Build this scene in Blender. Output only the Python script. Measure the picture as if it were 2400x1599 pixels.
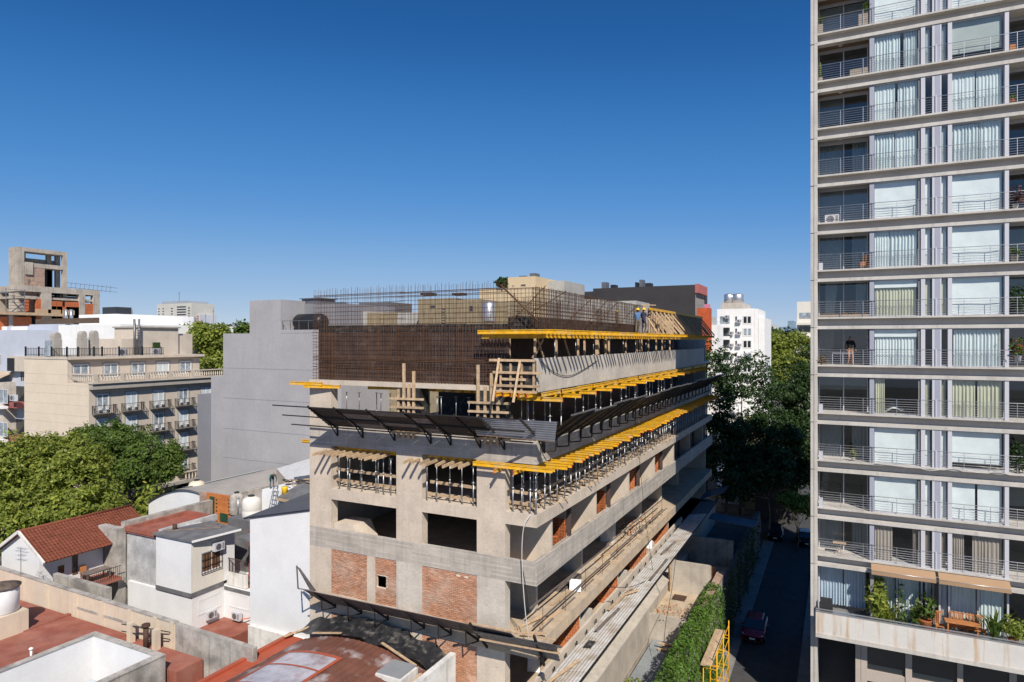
import bpy, math, random
import numpy as np
from mathutils import Vector, Matrix

SC = bpy.context.scene
for o in list(bpy.data.objects): bpy.data.objects.remove(o)
COL = SC.collection
R = math.radians
random.seed(7)

# ------------------------------------------------------------------ camera, sky, sun, exposure
HEAD = math.atan2(766, 1530)            # street grid is turned 26.6 deg from the view
EYE = 21.5                              # drone height above the floor datum
cam = bpy.data.cameras.new('camera')
cam.lens = 36 * 1530 / 2400; cam.sensor_width = 36; cam.clip_start = 0.5; cam.clip_end = 6000
cam_o = bpy.data.objects.new('camera', cam); COL.objects.link(cam_o)
cam_o.location = (0, 0, EYE); cam_o.rotation_euler = (R(90), 0, HEAD)
SC.camera = cam_o

SUN = Vector((0.66, -0.82, 1.0)).normalized()
world = bpy.data.worlds.new('World'); SC.world = world; world.use_nodes = True
wn = world.node_tree.nodes; wl = world.node_tree.links
bg = wn['Background']; sky = wn.new('ShaderNodeTexSky'); sky.sky_type = 'NISHITA'
sky.sun_disc = False; sky.sun_elevation = math.asin(SUN.z); sky.sun_rotation = math.atan2(SUN.x, SUN.y)
sky.altitude = 3000; sky.air_density = 1.0; sky.dust_density = 0.0; sky.ozone_density = 3.0
sep = wn.new('ShaderNodeSeparateColor'); comb = wn.new('ShaderNodeCombineColor'); wl.new(sky.outputs[0], sep.inputs[0])
SKYC = (((.0673, .0139), (.1071, .0393), (.1563, .077), (.295, .2), (.40, .266), (.7, .42), (1, .6)),
        ((.1213, .0845), (.1906, .162), (.273, .227), (.478, .351), (.61, .402), (.85, .5), (1, .6)),
        ((.2437, .266), (.3644, .416), (.4912, .504), (.72, .571), (.85, .59), (1, .62)))      # the whole sky graded alike
for i in range(3):
    a = wn.new('ShaderNodeMath'); a.operation = 'MULTIPLY'; a.inputs[1].default_value = .085; wl.new(sep.outputs[i], a.inputs[0])
    b = wn.new('ShaderNodeFloatCurve'); cv = b.mapping.curves[0]; cv.points[0].location = (0, 0); cv.points[1].location = SKYC[i][-1]
    for p in SKYC[i][:-1]: cv.points.new(*p)
    b.mapping.update(); wl.new(a.outputs[0], b.inputs['Value'])
    c = wn.new('ShaderNodeMath'); c.operation = 'MULTIPLY'; c.inputs[1].default_value = 1.10 / .085; wl.new(b.outputs[0], c.inputs[0]); wl.new(c.outputs[0], comb.inputs[i])
wl.new(comb.outputs[0], bg.inputs[0]); bg.inputs[1].default_value = 0.085
sl = bpy.data.lights.new('sun', 'SUN'); sl.energy = 5.0; sl.angle = R(0.53); sl.color = (1.0, 0.93, 0.835)
sun_o = bpy.data.objects.new('sun', sl); COL.objects.link(sun_o)
sun_o.rotation_euler = SUN.to_track_quat('Z', 'Y').to_euler(); sun_o.location = (40, -60, 90)
SC.view_settings.view_transform = 'Standard'; SC.view_settings.look = 'None'
SC.view_settings.exposure = 0.2; SC.view_settings.gamma = 1.0
SC.render.engine = 'CYCLES'
SC.cycles.max_bounces = 6; SC.cycles.diffuse_bounces = 2; SC.cycles.glossy_bounces = 3
SC.cycles.transparent_max_bounces = 12; SC.cycles.use_denoising = True

# ------------------------------------------------------------------ survey helpers: a sight line met with a real plane
CH, SH = math.cos(HEAD), math.sin(HEAD)
def ray(u, v):
    r = (u - 1200) / 1530; t = (799.5 - v) / 1530
    return Vector((r * CH - SH, r * SH + CH, t))
def at_y(u, v, y):
    d = ray(u, v); k = y / d.y; return Vector((d.x * k, y, EYE + d.z * k))
def at_x(u, v, x):
    d = ray(u, v); k = x / d.x; return Vector((x, d.y * k, EYE + d.z * k))
def at_z(u, v, z):
    d = ray(u, v); k = (z - EYE) / d.z; return Vector((d.x * k, d.y * k, z))
def at_d(u, v, dep):
    d = ray(u, v); return Vector((d.x * dep, d.y * dep, EYE + d.z * dep))

# ------------------------------------------------------------------ mesh builder and object helpers
class MB:
    def __init__(s): s.v = []; s.f = []; s.m = []; s.mi = 0; s.sm = []; s.smooth = False
    def face(s, idx): s.f.append(idx); s.m.append(s.mi); s.sm.append(s.smooth)
    def poly(s, pts):
        n = len(s.v); s.v += [tuple(p) for p in pts]; s.face(list(range(n, n + len(pts)))); return s
    def hexa(s, p):
        n = len(s.v); s.v += [tuple(q) for q in p]
        for a in ((0, 3, 2, 1), (4, 5, 6, 7), (0, 1, 5, 4), (1, 2, 6, 5), (2, 3, 7, 6), (3, 0, 4, 7)):
            s.face([n + i for i in a])
        return s
    def box(s, x0, x1, y0, y1, z0, z1):
        if x0 > x1: x0, x1 = x1, x0
        if y0 > y1: y0, y1 = y1, y0
        if z0 > z1: z0, z1 = z1, z0
        return s.hexa([(x0, y0, z0), (x1, y0, z0), (x1, y1, z0), (x0, y1, z0), (x0, y0, z1), (x1, y0, z1), (x1, y1, z1), (x0, y1, z1)])
    def bar(s, p, q, w, h, up=(0, 0, 1)):
        p = Vector(p); q = Vector(q); d = (q - p).normalized(); up = Vector(up)
        if abs(d.dot(up)) > .99: up = Vector((0, 1, 0))
        a = d.cross(up).normalized() * w / 2; b = a.cross(d).normalized() * h / 2
        return s.hexa([p - a - b, p + a - b, q + a - b, q - a - b, p - a + b, p + a + b, q + a + b, q - a + b])
    def tube(s, p, q, r, n=6, r2=None, caps=True):
        p = Vector(p); q = Vector(q); d = (q - p).normalized(); r2 = r if r2 is None else r2
        up = Vector((0, 0, 1)) if abs(d.z) < .9 else Vector((1, 0, 0))
        a = d.cross(up).normalized(); b = d.cross(a)
        k = len(s.v); sm = s.smooth; s.smooth = n > 5
        for c, rr in ((p, r), (q, r2)):
            for i in range(n):
                t = 2 * math.pi * i / n; s.v.append(tuple(c + (a * math.cos(t) + b * math.sin(t)) * rr))
        for i in range(n):
            j = (i + 1) % n; s.face([k + i, k + j, k + n + j, k + n + i])
        s.smooth = False
        if caps: s.face([k + i for i in range(n)][::-1]); s.face([k + n + i for i in range(n)])
        s.smooth = sm; return s
    def path(s, pts, r, n=5):
        for a, b in zip(pts[:-1], pts[1:]): s.tube(a, b, r, n, caps=False)
        return s
    def lathe(s, c, prof, n=16, axis='z'):
        k = len(s.v); sm = s.smooth; s.smooth = True
        for (r, h) in prof:
            for i in range(n):
                t = 2 * math.pi * i / n; x, y = r * math.cos(t), r * math.sin(t)
                s.v.append((c[0] + x, c[1] + y, c[2] + h) if axis == 'z' else ((c[0] + h, c[1] + x, c[2] + y) if axis == 'x' else (c[0] + x, c[1] + h, c[2] + y)))
        for j in range(len(prof) - 1):
            for i in range(n):
                i2 = (i + 1) % n; s.face([k + j * n + i, k + j * n + i2, k + (j + 1) * n + i2, k + (j + 1) * n + i])
        s.smooth = False
        s.face([k + i for i in range(n)][::-1]); s.face([k + (len(prof) - 1) * n + i for i in range(n)])
        s.smooth = sm; return s
    def prism(s, pts, ext):
        ext = Vector(ext); n = len(s.v); m = len(pts)
        s.v += [tuple(p) for p in pts] + [tuple(Vector(p) + ext) for p in pts]
        s.face(list(range(n, n + m))[::-1]); s.face(list(range(n + m, n + 2 * m)))
        for i in range(m):
            j = (i + 1) % m; s.face([n + i, n + j, n + m + j, n + m + i])
        return s
    def grid(s, fn, nu, nv, thick=None):
        k = len(s.v); sm = s.smooth
        for j in range(nv + 1):
            for i in range(nu + 1): s.v.append(tuple(fn(i / nu, j / nv)))
        for j in range(nv):
            for i in range(nu):
                a = k + j * (nu + 1) + i; s.face([a, a + 1, a + nu + 2, a + nu + 1])
        s.smooth = sm; return s
    def mesh(s, name, mats, org=(0, 0, 0)):
        me = bpy.data.meshes.new(name)
        v = np.array(s.v, dtype=float).reshape(-1, 3) - np.array(org, dtype=float)
        me.from_pydata(v.tolist(), [], s.f)
        for m in (mats if isinstance(mats, (list, tuple)) else [mats]): me.materials.append(m)
        if any(s.m): me.polygons.foreach_set('material_index', s.m)
        me.polygons.foreach_set('use_smooth', s.sm)
        me.update(); return me

ORG = {}
def setp(o, label=None, cat=None, group=None, kind=None):
    if label: o['label'] = label
    if cat: o['category'] = cat
    if group: o['group'] = group
    if kind: o['kind'] = kind
    return o
def thing(name, label, cat, loc=(0, 0, 0), group=None):
    o = bpy.data.objects.new(name, None); COL.objects.link(o); o.location = loc; o.empty_display_size = .3
    ORG[o.name] = Vector(loc); return setp(o, label, cat, group)
def part(mb, name, mats, parent, label=None, kind=None):
    org = ORG[parent.name]
    o = bpy.data.objects.new(name, mb.mesh(name, mats, org)); COL.objects.link(o); o.parent = parent
    ORG[o.name] = org; return setp(o, label, kind=kind)
def one(mb, name, mats, label, cat, group=None, kind=None):
    v = np.array(mb.v); org = Vector(((v[:, 0].min() + v[:, 0].max()) / 2, (v[:, 1].min() + v[:, 1].max()) / 2, v[:, 2].min()))
    o = bpy.data.objects.new(name, mb.mesh(name, mats, org)); COL.objects.link(o); o.location = org
    ORG[o.name] = org; return setp(o, label, cat, group, kind)
def struct(mb, name, mats, kind='structure'):
    o = bpy.data.objects.new(name, mb.mesh(name, mats)); COL.objects.link(o); ORG[o.name] = Vector((0, 0, 0))
    o['kind'] = kind; return o
def place(me, name, loc, rot=None, parent=None, label=None, cat=None, group=None, scale=None):
    o = bpy.data.objects.new(name, me); COL.objects.link(o); o.location = loc
    if parent is not None: o.parent = parent; o.location = Vector(loc) - ORG[parent.name]
    if rot is not None: o.rotation_euler = rot
    if scale is not None: o.scale = scale
    ORG[o.name] = Vector(loc); return setp(o, label, cat, group)
def copy_tree(o, loc, label=None, group=None, rotz=None):
    c = o.copy(); COL.objects.link(c); c.location = loc; ORG[c.name] = Vector(loc)
    if rotz is not None: c.rotation_euler = (0, 0, rotz)
    if label: c['label'] = label
    if group: c['group'] = group
    for ch in list(o.children):
        d = ch.copy(); COL.objects.link(d); d.parent = c
        for g in list(ch.children):
            e = g.copy(); COL.objects.link(e); e.parent = d
    return c

# ------------------------------------------------------------------ procedural materials
def M(name, col, rough=.85, var=.12, sc=1.2, col2=None, mix=.35, sc2=.5, th=.5, metal=0, spec=.3, bump=0, bsc=25, streak=None, samt=.5, boards=None, island=0):
    m = bpy.data.materials.new(name); m.use_nodes = True
    N = m.node_tree.nodes; L = m.node_tree.links; b = N['Principled BSDF']
    b.inputs['Roughness'].default_value = rough; b.inputs['Metallic'].default_value = metal
    b.inputs['Specular IOR Level'].default_value = spec
    g = N.new('ShaderNodeNewGeometry'); pos = g.outputs['Position']
    def noise(scale, detail=5, vec=None, ro=.55):
        n = N.new('ShaderNodeTexNoise'); n.inputs['Scale'].default_value = scale; n.inputs['Detail'].default_value = detail
        n.inputs['Roughness'].default_value = ro
        L.new(vec or pos, n.inputs['Vector']); return n.outputs['Fac']
    def rng(fac, a, c, lo, hi):
        r = N.new('ShaderNodeMapRange'); r.inputs[1].default_value = a; r.inputs[2].default_value = c
        r.inputs[3].default_value = lo; r.inputs[4].default_value = hi; L.new(fac, r.inputs[0]); return r.outputs[0]
    def mixc(fac, a, c2, blend='MIX'):
        x = N.new('ShaderNodeMix'); x.data_type = 'RGBA'; x.blend_type = blend
        if isinstance(fac, (int, float)): x.inputs[0].default_value = fac
        else: L.new(fac, x.inputs[0])
        for i, c in ((6, a), (7, c2)):
            if isinstance(c, tuple): x.inputs[i].default_value = (*c, 1)
            else: L.new(c, x.inputs[i])
        return x.outputs[2]
    def mapv(sx, sy, sz):
        mp = N.new('ShaderNodeMapping'); mp.inputs['Scale'].default_value = (sx, sy, sz); L.new(pos, mp.inputs[0]); return mp.outputs[0]
    c = tuple(col)
    if col2 is not None: c = mixc(rng(noise(sc2), th - .08, th + .12, 0, mix), c, tuple(col2))
    if streak is not None:
        c = mixc(rng(noise(1.0, 4, mapv(3.2, 3.2, .22)), .52, .72, 0, samt), c, tuple(streak))
    if boards is not None:
        bn = N.new('ShaderNodeTexBrick'); bn.inputs['Scale'].default_value = 1; bn.inputs['Mortar Size'].default_value = .006
        bn.inputs['Brick Width'].default_value = 2.4; bn.inputs['Row Height'].default_value = boards; bn.inputs['Bias'].default_value = 0
        bn.inputs['Color1'].default_value = (.78, .78, .78, 1); bn.inputs['Color2'].default_value = (1.12, 1.12, 1.12, 1); bn.inputs['Mortar'].default_value = (.62, .6, .58, 1)
        sp = N.new('ShaderNodeSeparateXYZ'); L.new(pos, sp.inputs[0]); ad = N.new('ShaderNodeMath'); ad.operation = 'ADD'
        L.new(sp.outputs[0], ad.inputs[0]); L.new(sp.outputs[1], ad.inputs[1]); cb = N.new('ShaderNodeCombineXYZ')
        L.new(ad.outputs[0], cb.inputs[0]); L.new(sp.outputs[2], cb.inputs[1]); L.new(cb.outputs[0], bn.inputs['Vector'])
        c = mixc(.75, c, bn.outputs['Color'], 'MULTIPLY')
    if var:
        v = rng(noise(sc, 7), .3, .7, 1 - var, 1 + var); c = mixc(1.0, c, v, 'MULTIPLY')
        v2 = rng(noise(sc * 9, 4), .3, .7, 1 - var * .6, 1 + var * .6); c = mixc(1.0, c, v2, 'MULTIPLY')
    if island:
        c = mixc(1.0, c, rng(g.outputs['Random Per Island'], 0, 1, 1 - island, 1 + island), 'MULTIPLY')
        oi = N.new('ShaderNodeObjectInfo'); c = mixc(1.0, c, rng(oi.outputs['Random'], 0, 1, 1 - island * .7, 1 + island * .7), 'MULTIPLY')
    if isinstance(c, tuple): b.inputs['Base Color'].default_value = (*c, 1)
    else: L.new(c, b.inputs['Base Color'])
    if bump:
        bp = N.new('ShaderNodeBump'); bp.inputs['Strength'].default_value = bump; bp.inputs['Distance'].default_value = .02
        L.new(noise(bsc, 6), bp.inputs['Height']); L.new(bp.outputs[0], b.inputs['Normal'])
    return m

CONC = M('formed_concrete', (.55, .465, .375), var=.13, sc=.9, col2=(.48, .42, .355), mix=.5, sc2=.35, streak=(.40, .35, .29), samt=.35, bump=.15, bsc=12)
CBOARD = M('board_marked_concrete', (.44, .40, .35), var=.16, sc=1.2, boards=.11, streak=(.22, .2, .18), samt=.4, bump=.2, bsc=14)
CGREY = M('pale_concrete', (.53, .48, .415), var=.14, sc=.8, col2=(.45, .41, .36), mix=.6, streak=(.3, .28, .26), samt=.4, bump=.2, bsc=10)
CFLOOR = M('dusty_slab', (.44, .36, .27), var=.2, sc=1.3, col2=(.5, .36, .22), mix=.5, sc2=.8, bump=.3, bsc=8)
CSHELL = M('weathered_concrete', (.40, .35, .29), var=.2, sc=.7, streak=(.2, .19, .17), samt=.6, bump=.2)
MORTAR = M('mortar', (.62, .53, .43), var=.25, sc=4)
BRICK = M('red_brick', (.40, .175, .09), var=.18, sc=2.5, col2=(.50, .37, .29), mix=.7, sc2=.55, th=.56, island=.17, bump=.2)
HOLLOW = M('hollow_clay_brick', (.46, .135, .042), var=.12, sc=3, island=.16)
HOLE = M('hole_dark', (.02, .012, .008), var=0)
YELLOW = M('yellow_formwork_beam', (.66, .355, .012), rough=.6, var=.2, sc=3, col2=(.52, .42, .24), mix=.75, sc2=1.4, th=.6, spec=.4, island=.07)
TIMBER = M('rough_timber', (.47, .33, .20), var=.25, sc=5, col2=(.36, .28, .2), mix=.5, sc2=2, island=.22)
REDTIP = M('red_beam_tip', (.55, .09, .03), var=.1)
PLY = M('brown_film_plywood', (.060, .040, .036), rough=.6, var=.3, sc=1.6, col2=(.13, .10, .085), mix=.6, sc2=1.8, th=.6)
PLYBLK = M('black_plywood', (.035, .033, .032), rough=.6, var=.4, sc=3, col2=(.14, .13, .12), mix=.6, sc2=3, th=.6)
RUST = M('rusty_rebar', (.10, .050, .026), var=.3, sc=3, rough=.8)
RUSTD = M('dark_rebar', (.075, .042, .028), var=.3, sc=3, rough=.75)
GALV = M('galvanised_steel', (.42, .43, .44), rough=.42, metal=.75, var=.18, sc=4)
GALVD = M('dull_steel', (.20, .20, .21), rough=.5, metal=.6, var=.25, sc=4)
BRKT = M('black_bracket_steel', (.022, .020, .020), rough=.55, var=.3, sc=6)
TIN = M('corrugated_tin', (.60, .585, .56), rough=.45, metal=.15, var=.14, sc=1.5, col2=(.40, .32, .24), mix=.8, sc2=.8, th=.54, streak=(.38, .34, .30), samt=.4)
TINW = M('pale_corrugated_tin', (.66, .65, .63), rough=.5, metal=.2, var=.1, sc=1.5)
TINB = M('black_corrugated_tin', (.035, .033, .032), rough=.5, metal=.2, var=.35, sc=2)
POSTB = M('brown_steel_post', (.085, .06, .055), rough=.6, var=.15)
WHITE = M('white_plaster', (.80, .79, .77), var=.05, sc=.8, streak=(.62, .6, .57), samt=.28)
WHITED = M('dirty_white_plaster', (.70, .68, .64), var=.1, sc=1, col2=(.32, .30, .28), mix=.5, sc2=.9, th=.56, streak=(.3, .28, .26), samt=.5)
FOAM = M('white_foam', (.86, .86, .86), var=.03)
HOSE = M('pale_hose', (.6, .58, .54), var=.05); CABLE = M('black_cable', (.02, .02, .02), var=0)
ORANGE = M('orange_vest', (.75, .10, .015), var=.1)
def glass_mat(name, tint=(.85, .9, .92), clear=.72, rough=.02):
    m = bpy.data.materials.new(name); m.use_nodes = True; N = m.node_tree.nodes; L = m.node_tree.links
    N.remove(N['Principled BSDF']); t = N.new('ShaderNodeBsdfTransparent'); t.inputs[0].default_value = (*tint, 1)
    g = N.new('ShaderNodeBsdfGlossy'); g.inputs['Roughness'].default_value = rough; g.inputs[0].default_value = (.9, .93, .95, 1)
    f = N.new('ShaderNodeLayerWeight'); f.inputs[0].default_value = .5; p = N.new('ShaderNodeMath'); p.operation = 'POWER'; p.inputs[1].default_value = 4
    L.new(f.outputs['Facing'], p.inputs[0]); a = N.new('ShaderNodeMath'); a.operation = 'MULTIPLY_ADD'
    L.new(p.outputs[0], a.inputs[0]); a.inputs[1].default_value = .7; a.inputs[2].default_value = 1 - clear
    x = N.new('ShaderNodeMixShader'); L.new(a.outputs[0], x.inputs[0]); L.new(t.outputs[0], x.inputs[1]); L.new(g.outputs[0], x.inputs[2])
    L.new(x.outputs[0], N['Material Output'].inputs[0]); return m
GLASS = glass_mat('window_glass', tint=(.96, .98, .985), clear=.93)
GLASSD = glass_mat('shaded_glass', tint=(.5, .53, .56), clear=.9)  # tinted dark so the recess panes carry the balcony shade in their colour
DGLASS = M('dark_window_glass', (.025, .032, .038), rough=.06, var=0, spec=.8)
def cloth(name, col, tr=.25):
    m = M(name, col, var=.05, sc=2); N = m.node_tree.nodes; L = m.node_tree.links; b = N['Principled BSDF']
    t = N.new('ShaderNodeBsdfTranslucent'); t.inputs[0].default_value = (*col, 1); x = N.new('ShaderNodeMixShader'); x.inputs[0].default_value = tr
    L.new(b.outputs[0], x.inputs[1]); L.new(t.outputs[0], x.inputs[2]); L.new(x.outputs[0], N['Material Output'].inputs[0]); return m
GROUND_Z = -2.4
# ------------------------------------------------------------------ foliage helpers
NR = np.random.default_rng(11)
def leaf_mat(name, col, col2, tr=.35):
    m = bpy.data.materials.new(name); m.use_nodes = True; N = m.node_tree.nodes; L = m.node_tree.links; b = N['Principled BSDF']
    g = N.new('ShaderNodeNewGeometry'); mx = N.new('ShaderNodeMix'); mx.data_type = 'RGBA'
    mx.inputs[6].default_value = (*col, 1); mx.inputs[7].default_value = (*col2, 1); L.new(g.outputs['Random Per Island'], mx.inputs[0])
    n = N.new('ShaderNodeTexNoise'); n.inputs['Scale'].default_value = .55; L.new(g.outputs['Position'], n.inputs['Vector'])
    r = N.new('ShaderNodeMapRange'); r.inputs[1].default_value = .3; r.inputs[2].default_value = .7; r.inputs[3].default_value = .7; r.inputs[4].default_value = 1.25; L.new(n.outputs['Fac'], r.inputs[0])
    m2 = N.new('ShaderNodeMix'); m2.data_type = 'RGBA'; m2.blend_type = 'MULTIPLY'; m2.inputs[0].default_value = 1; L.new(mx.outputs[2], m2.inputs[6]); L.new(r.outputs[0], m2.inputs[7])
    L.new(m2.outputs[2], b.inputs['Base Color']); b.inputs['Roughness'].default_value = .55; b.inputs['Specular IOR Level'].default_value = .35
    t = N.new('ShaderNodeBsdfTranslucent'); L.new(m2.outputs[2], t.inputs[0]); x = N.new('ShaderNodeMixShader'); x.inputs[0].default_value = tr
    L.new(b.outputs[0], x.inputs[1]); L.new(t.outputs[0], x.inputs[2]); L.new(x.outputs[0], N['Material Output'].inputs[0]); return m
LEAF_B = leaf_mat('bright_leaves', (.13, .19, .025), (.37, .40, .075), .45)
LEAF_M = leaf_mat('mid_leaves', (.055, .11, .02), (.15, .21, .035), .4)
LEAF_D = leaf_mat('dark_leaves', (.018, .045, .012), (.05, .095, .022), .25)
LEAF_I = leaf_mat('ivy_leaves', (.06, .14, .02), (.16, .26, .04), .4)
BARK = M('bark', (.14, .10, .07), var=.3, sc=4)
def leaf_obj_mesh(name, C, size, mat, nrm=None, flat=.5, asp=1.7):
    n = len(C); C = np.asarray(C); a = NR.normal(size=(n, 3))
    if nrm is not None: a = a * (1 - flat) + np.asarray(nrm) * flat * 1.6
    a /= np.linalg.norm(a, axis=1)[:, None] + 1e-9
    t = NR.normal(size=(n, 3)); t -= (t * a).sum(1)[:, None] * a; t /= np.linalg.norm(t, axis=1)[:, None] + 1e-9; b = np.cross(a, t)
    s = (size * NR.uniform(.6, 1.35, n))[:, None]; h = s * asp / 2; w = s / 2
    V = np.stack([C - t * h, C + b * w * .9 + t * h * .1, C + t * h, C - b * w * .9 + t * h * .1], 1).reshape(-1, 3)
    me = bpy.data.meshes.new(name); me.vertices.add(4 * n); me.vertices.foreach_set('co', V.astype(np.float32).ravel())
    me.loops.add(4 * n); me.loops.foreach_set('vertex_index', np.arange(4 * n, dtype=np.int32))
    me.polygons.add(n); me.polygons.foreach_set('loop_start', np.arange(0, 4 * n, 4, dtype=np.int32)); me.polygons.foreach_set('loop_total', np.full(n, 4, dtype=np.int32))
    me.materials.append(mat); me.update(calc_edges=True); return me
def crown_points(lobes, n):
    w = np.array([l[3] * l[4] * l[5] for l in lobes]) ** .75; w /= w.sum(); P_, Nn = [], []
    for l, k in zip(lobes, (w * n).astype(int)):
        d = NR.normal(size=(k, 3)); d /= np.linalg.norm(d, axis=1)[:, None]
        r = NR.uniform(.25, 1, k) ** .45 * (1 + .16 * np.sin(d[:, 0] * 7 + l[0]) * np.sin(d[:, 1] * 6 + l[1]) + .12 * np.sin(d[:, 2] * 9 + l[2]))
        P_.append(np.array(l[:3]) + d * r[:, None] * np.array(l[3:6])); Nn.append(d)
    return np.concatenate(P_), np.concatenate(Nn)
def tree(name, label, base, top, lobes, n, leaf, mat, group=None, tr=.22, limbs=True, cat='tree'):
    t = thing(name, label, cat, base, group); bz = Vector(base); tm = MB(); fork = bz.lerp(Vector(top), .75)
    tm.tube(bz, bz.lerp(fork, .5) + Vector((.15, .1, 0)), tr, 8, tr * .8); tm.tube(bz.lerp(fork, .5) + Vector((.15, .1, 0)), fork, tr * .8, 8, tr * .6)
    part(tm, 'trunk', BARK, t)
    if limbs:
        for l in lobes[:7]:
            lm = MB(); e = Vector(l[:3]); mid = fork.lerp(e, .5) + Vector((0, 0, -.3)); lm.tube(fork, mid, tr * .45, 6, tr * .3); lm.tube(mid, e, tr * .3, 5, tr * .08); part(lm, 'limb', BARK, t)
    sub = []
    rr = random.Random(hash(label) % 9999)
    for l in lobes:
        for k in range(5):
            a, b = rr.uniform(0, 6.28), rr.uniform(-.5, 1.2)
            sub.append((l[0] + math.cos(a) * math.cos(b) * l[3] * .75, l[1] + math.sin(a) * math.cos(b) * l[4] * .75, l[2] + math.sin(b) * l[5] * .75, l[3] * rr.uniform(.3, .5), l[4] * rr.uniform(.3, .5), l[5] * rr.uniform(.28, .45)))
    C1, N1 = crown_points(lobes, int(n * .4 / 16)); C2, N2 = crown_points(sub, int(n * .6 / 16)); C0 = np.concatenate([C1, C2]) - np.array(base); N0 = np.concatenate([N1, N2]) + np.array([0, 0, .5])
    C = np.repeat(C0, 16, 0) + NR.normal(size=(len(C0) * 16, 3)) * leaf * np.array([1.25, 1.25, .8]); Nn = np.repeat(N0, 16, 0)
    o = bpy.data.objects.new('crown', leaf_obj_mesh('crown', C, leaf, mat, Nn, .45)); COL.objects.link(o); o.parent = t; o['kind'] = 'stuff'; return t
def shrub(loc, h, w, n, leaf, mat, name, label, cat='plant', group=None, pot=None, potmat=None, stems=3):
    t = thing(name, label, cat, loc, group); L_ = Vector(loc); ph = 0
    if pot:
        ph = pot * .9; m = MB(); m.lathe(loc, [(pot * .38, 0), (pot * .5, ph * .95), (pot * .54, ph), (pot * .44, ph), (pot * .42, ph * .9)], 10); part(m, 'pot', potmat or M('terracotta', (.42, .14, .05), var=.1), t)
    rr = random.Random(int(abs(loc[0] * 977 + loc[1] * 131 + loc[2] * 71)))
    for k in range(stems): part(MB().tube(L_ + Vector((0, 0, ph * .8)), L_ + Vector((rr.uniform(-w, w) * .3, rr.uniform(-w, w) * .3, ph + h * .6)), .015, 4), 'stem', BARK, t)
    C, Nn = crown_points([(0, 0, ph + h * .55, w / 2, w / 2, h / 2), (w * .12, -w * .1, ph + h * .35, w * .4, w * .4, h * .3)], n)
    o = bpy.data.objects.new('foliage', leaf_obj_mesh('foliage', C, leaf, mat, Nn + np.array([0, 0, .3]), .35, 2.2)); COL.objects.link(o); o.parent = t; o['kind'] = 'stuff'; return t
def blades(loc, h, n, mat, name, label, spread=.5, wid=.05, pot=None, potmat=None, cat='plant', group=None):
    t = thing(name, label, cat, loc, group); ph = 0; L_ = Vector(loc)
    if pot:
        ph = pot * .9; m = MB(); m.lathe(loc, [(pot * .38, 0), (pot * .5, ph * .95), (pot * .54, ph), (pot * .44, ph), (pot * .42, ph * .9)], 10); part(m, 'pot', potmat, t)
    m = MB(); rr = random.Random(int(abs(loc[0] * 613 + loc[2] * 37) * 10))
    for i in range(n):
        a = rr.uniform(0, 6.28); d = Vector((math.cos(a), math.sin(a), 0)); s_ = Vector((-d.y, d.x, 0)) * wid * rr.uniform(.6, 1.2); hh = h * rr.uniform(.6, 1.1); sp = spread * rr.uniform(.3, 1.1)
        p0 = L_ + Vector((0, 0, ph * .85)); p1 = p0 + d * sp * .4 + Vector((0, 0, hh * .65)); p2 = p0 + d * sp + Vector((0, 0, hh * rr.uniform(.7, 1)))
        m.poly([p0 - s_ * .4, p0 + s_ * .4, p1 + s_, p1 - s_]); m.poly([p1 - s_, p1 + s_, p2])
    part(m, 'leaves', mat, t, kind='stuff'); return t
# ================================================================== THE BUILDING UNDER CONSTRUCTION
X0, X1, YF, YB = -27.62, -13.08, 28.79, 77.6
rnd = random.Random(3)
bld = thing('unfinished_building', 'long raw concrete building under construction, brick panels on its short front', 'building', (-20, 50, GROUND_Z))
def P(mb, name, mat, label=None, kind=None, parent=None): return part(mb, name, mat, parent or bld, label, kind)
# floor plates
for (za, zb, xe, m) in ((.6, 1.0, X1 - .3, CFLOOR), (2.9, 3.3, X1 - .02, CFLOOR), (6.05, 6.73, X1, CFLOOR), (9.61, 9.86, X1 - .17, CFLOOR), (12.44, 13.05, X1, CONC), (15.5, 16.05, X1 - .17, CFLOOR), (19.0, 19.25, X1 - .21, CONC)):
    P(MB().box(X0, xe, YF + (.17 if za in (9.61, 15.5) else 0), YB, za, zb), 'floor_slab', m)
P(MB().box(-26.9, -13.3, 29.6, 70, 22.04, 22.08), 'deck_plywood', PLY)
P(MB().box(-26.9, -14.9, 46.5, 76, 22.085, 22.25), 'floor_slab', CGREY)
# front columns, storey by storey
for (xa, xb) in ((X0, -26.0), (-21.42, -19.76), (-16.41, -14.8)):
    for (za, zb) in ((-2.4, .6), (1.0, 2.9), (3.3, 6.05), (6.73, 9.61), (9.86, 12.44), (13.05, 15.5)) + (((16.05, 19.0),) if xa < -27 else ()):
        P(MB().box(xa, xb, YF + .002, YF + .55, za, zb), 'column', CONC if (za != 6.73 or xa < -27) else CGREY)
# parapets and edge beams
par3 = MB().box(X0, X1, YF, YF + .16, 9.61, 10.75); P(par3, 'parapet', CBOARD, 'board marked grey parapet across the front')
P(MB().box(X1 - .16, X1, YF + .162, 59.2, 9.61, 10.75), 'parapet', CBOARD); P(MB().box(X1 - .16, X1, 59.21, 77.8, 9.61, 10.75), 'parapet', CBOARD)
P(MB().box(X1 - .62, X1 - .5, YF + .6, 55.4, 9.862, 10.52), 'planter_upstand', CBOARD)
P(MB().box(X1 - .62, X1 - .5, 55.8, 77, 9.862, 10.5), 'planter_upstand', CBOARD)
P(MB().box(X0, X1, YF, YF + .16, 15.5, 16.62), 'parapet', CBOARD); P(MB().box(X1 - .16, X1, YF + .162, 77.2, 15.5, 16.62), 'parapet', CBOARD)
P(MB().box(X1 - .2, X1, YF + .12, 51, 19.0, 20.66), 'parapet', CGREY, 'pale fresh concrete parapet band on the long side')
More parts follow.
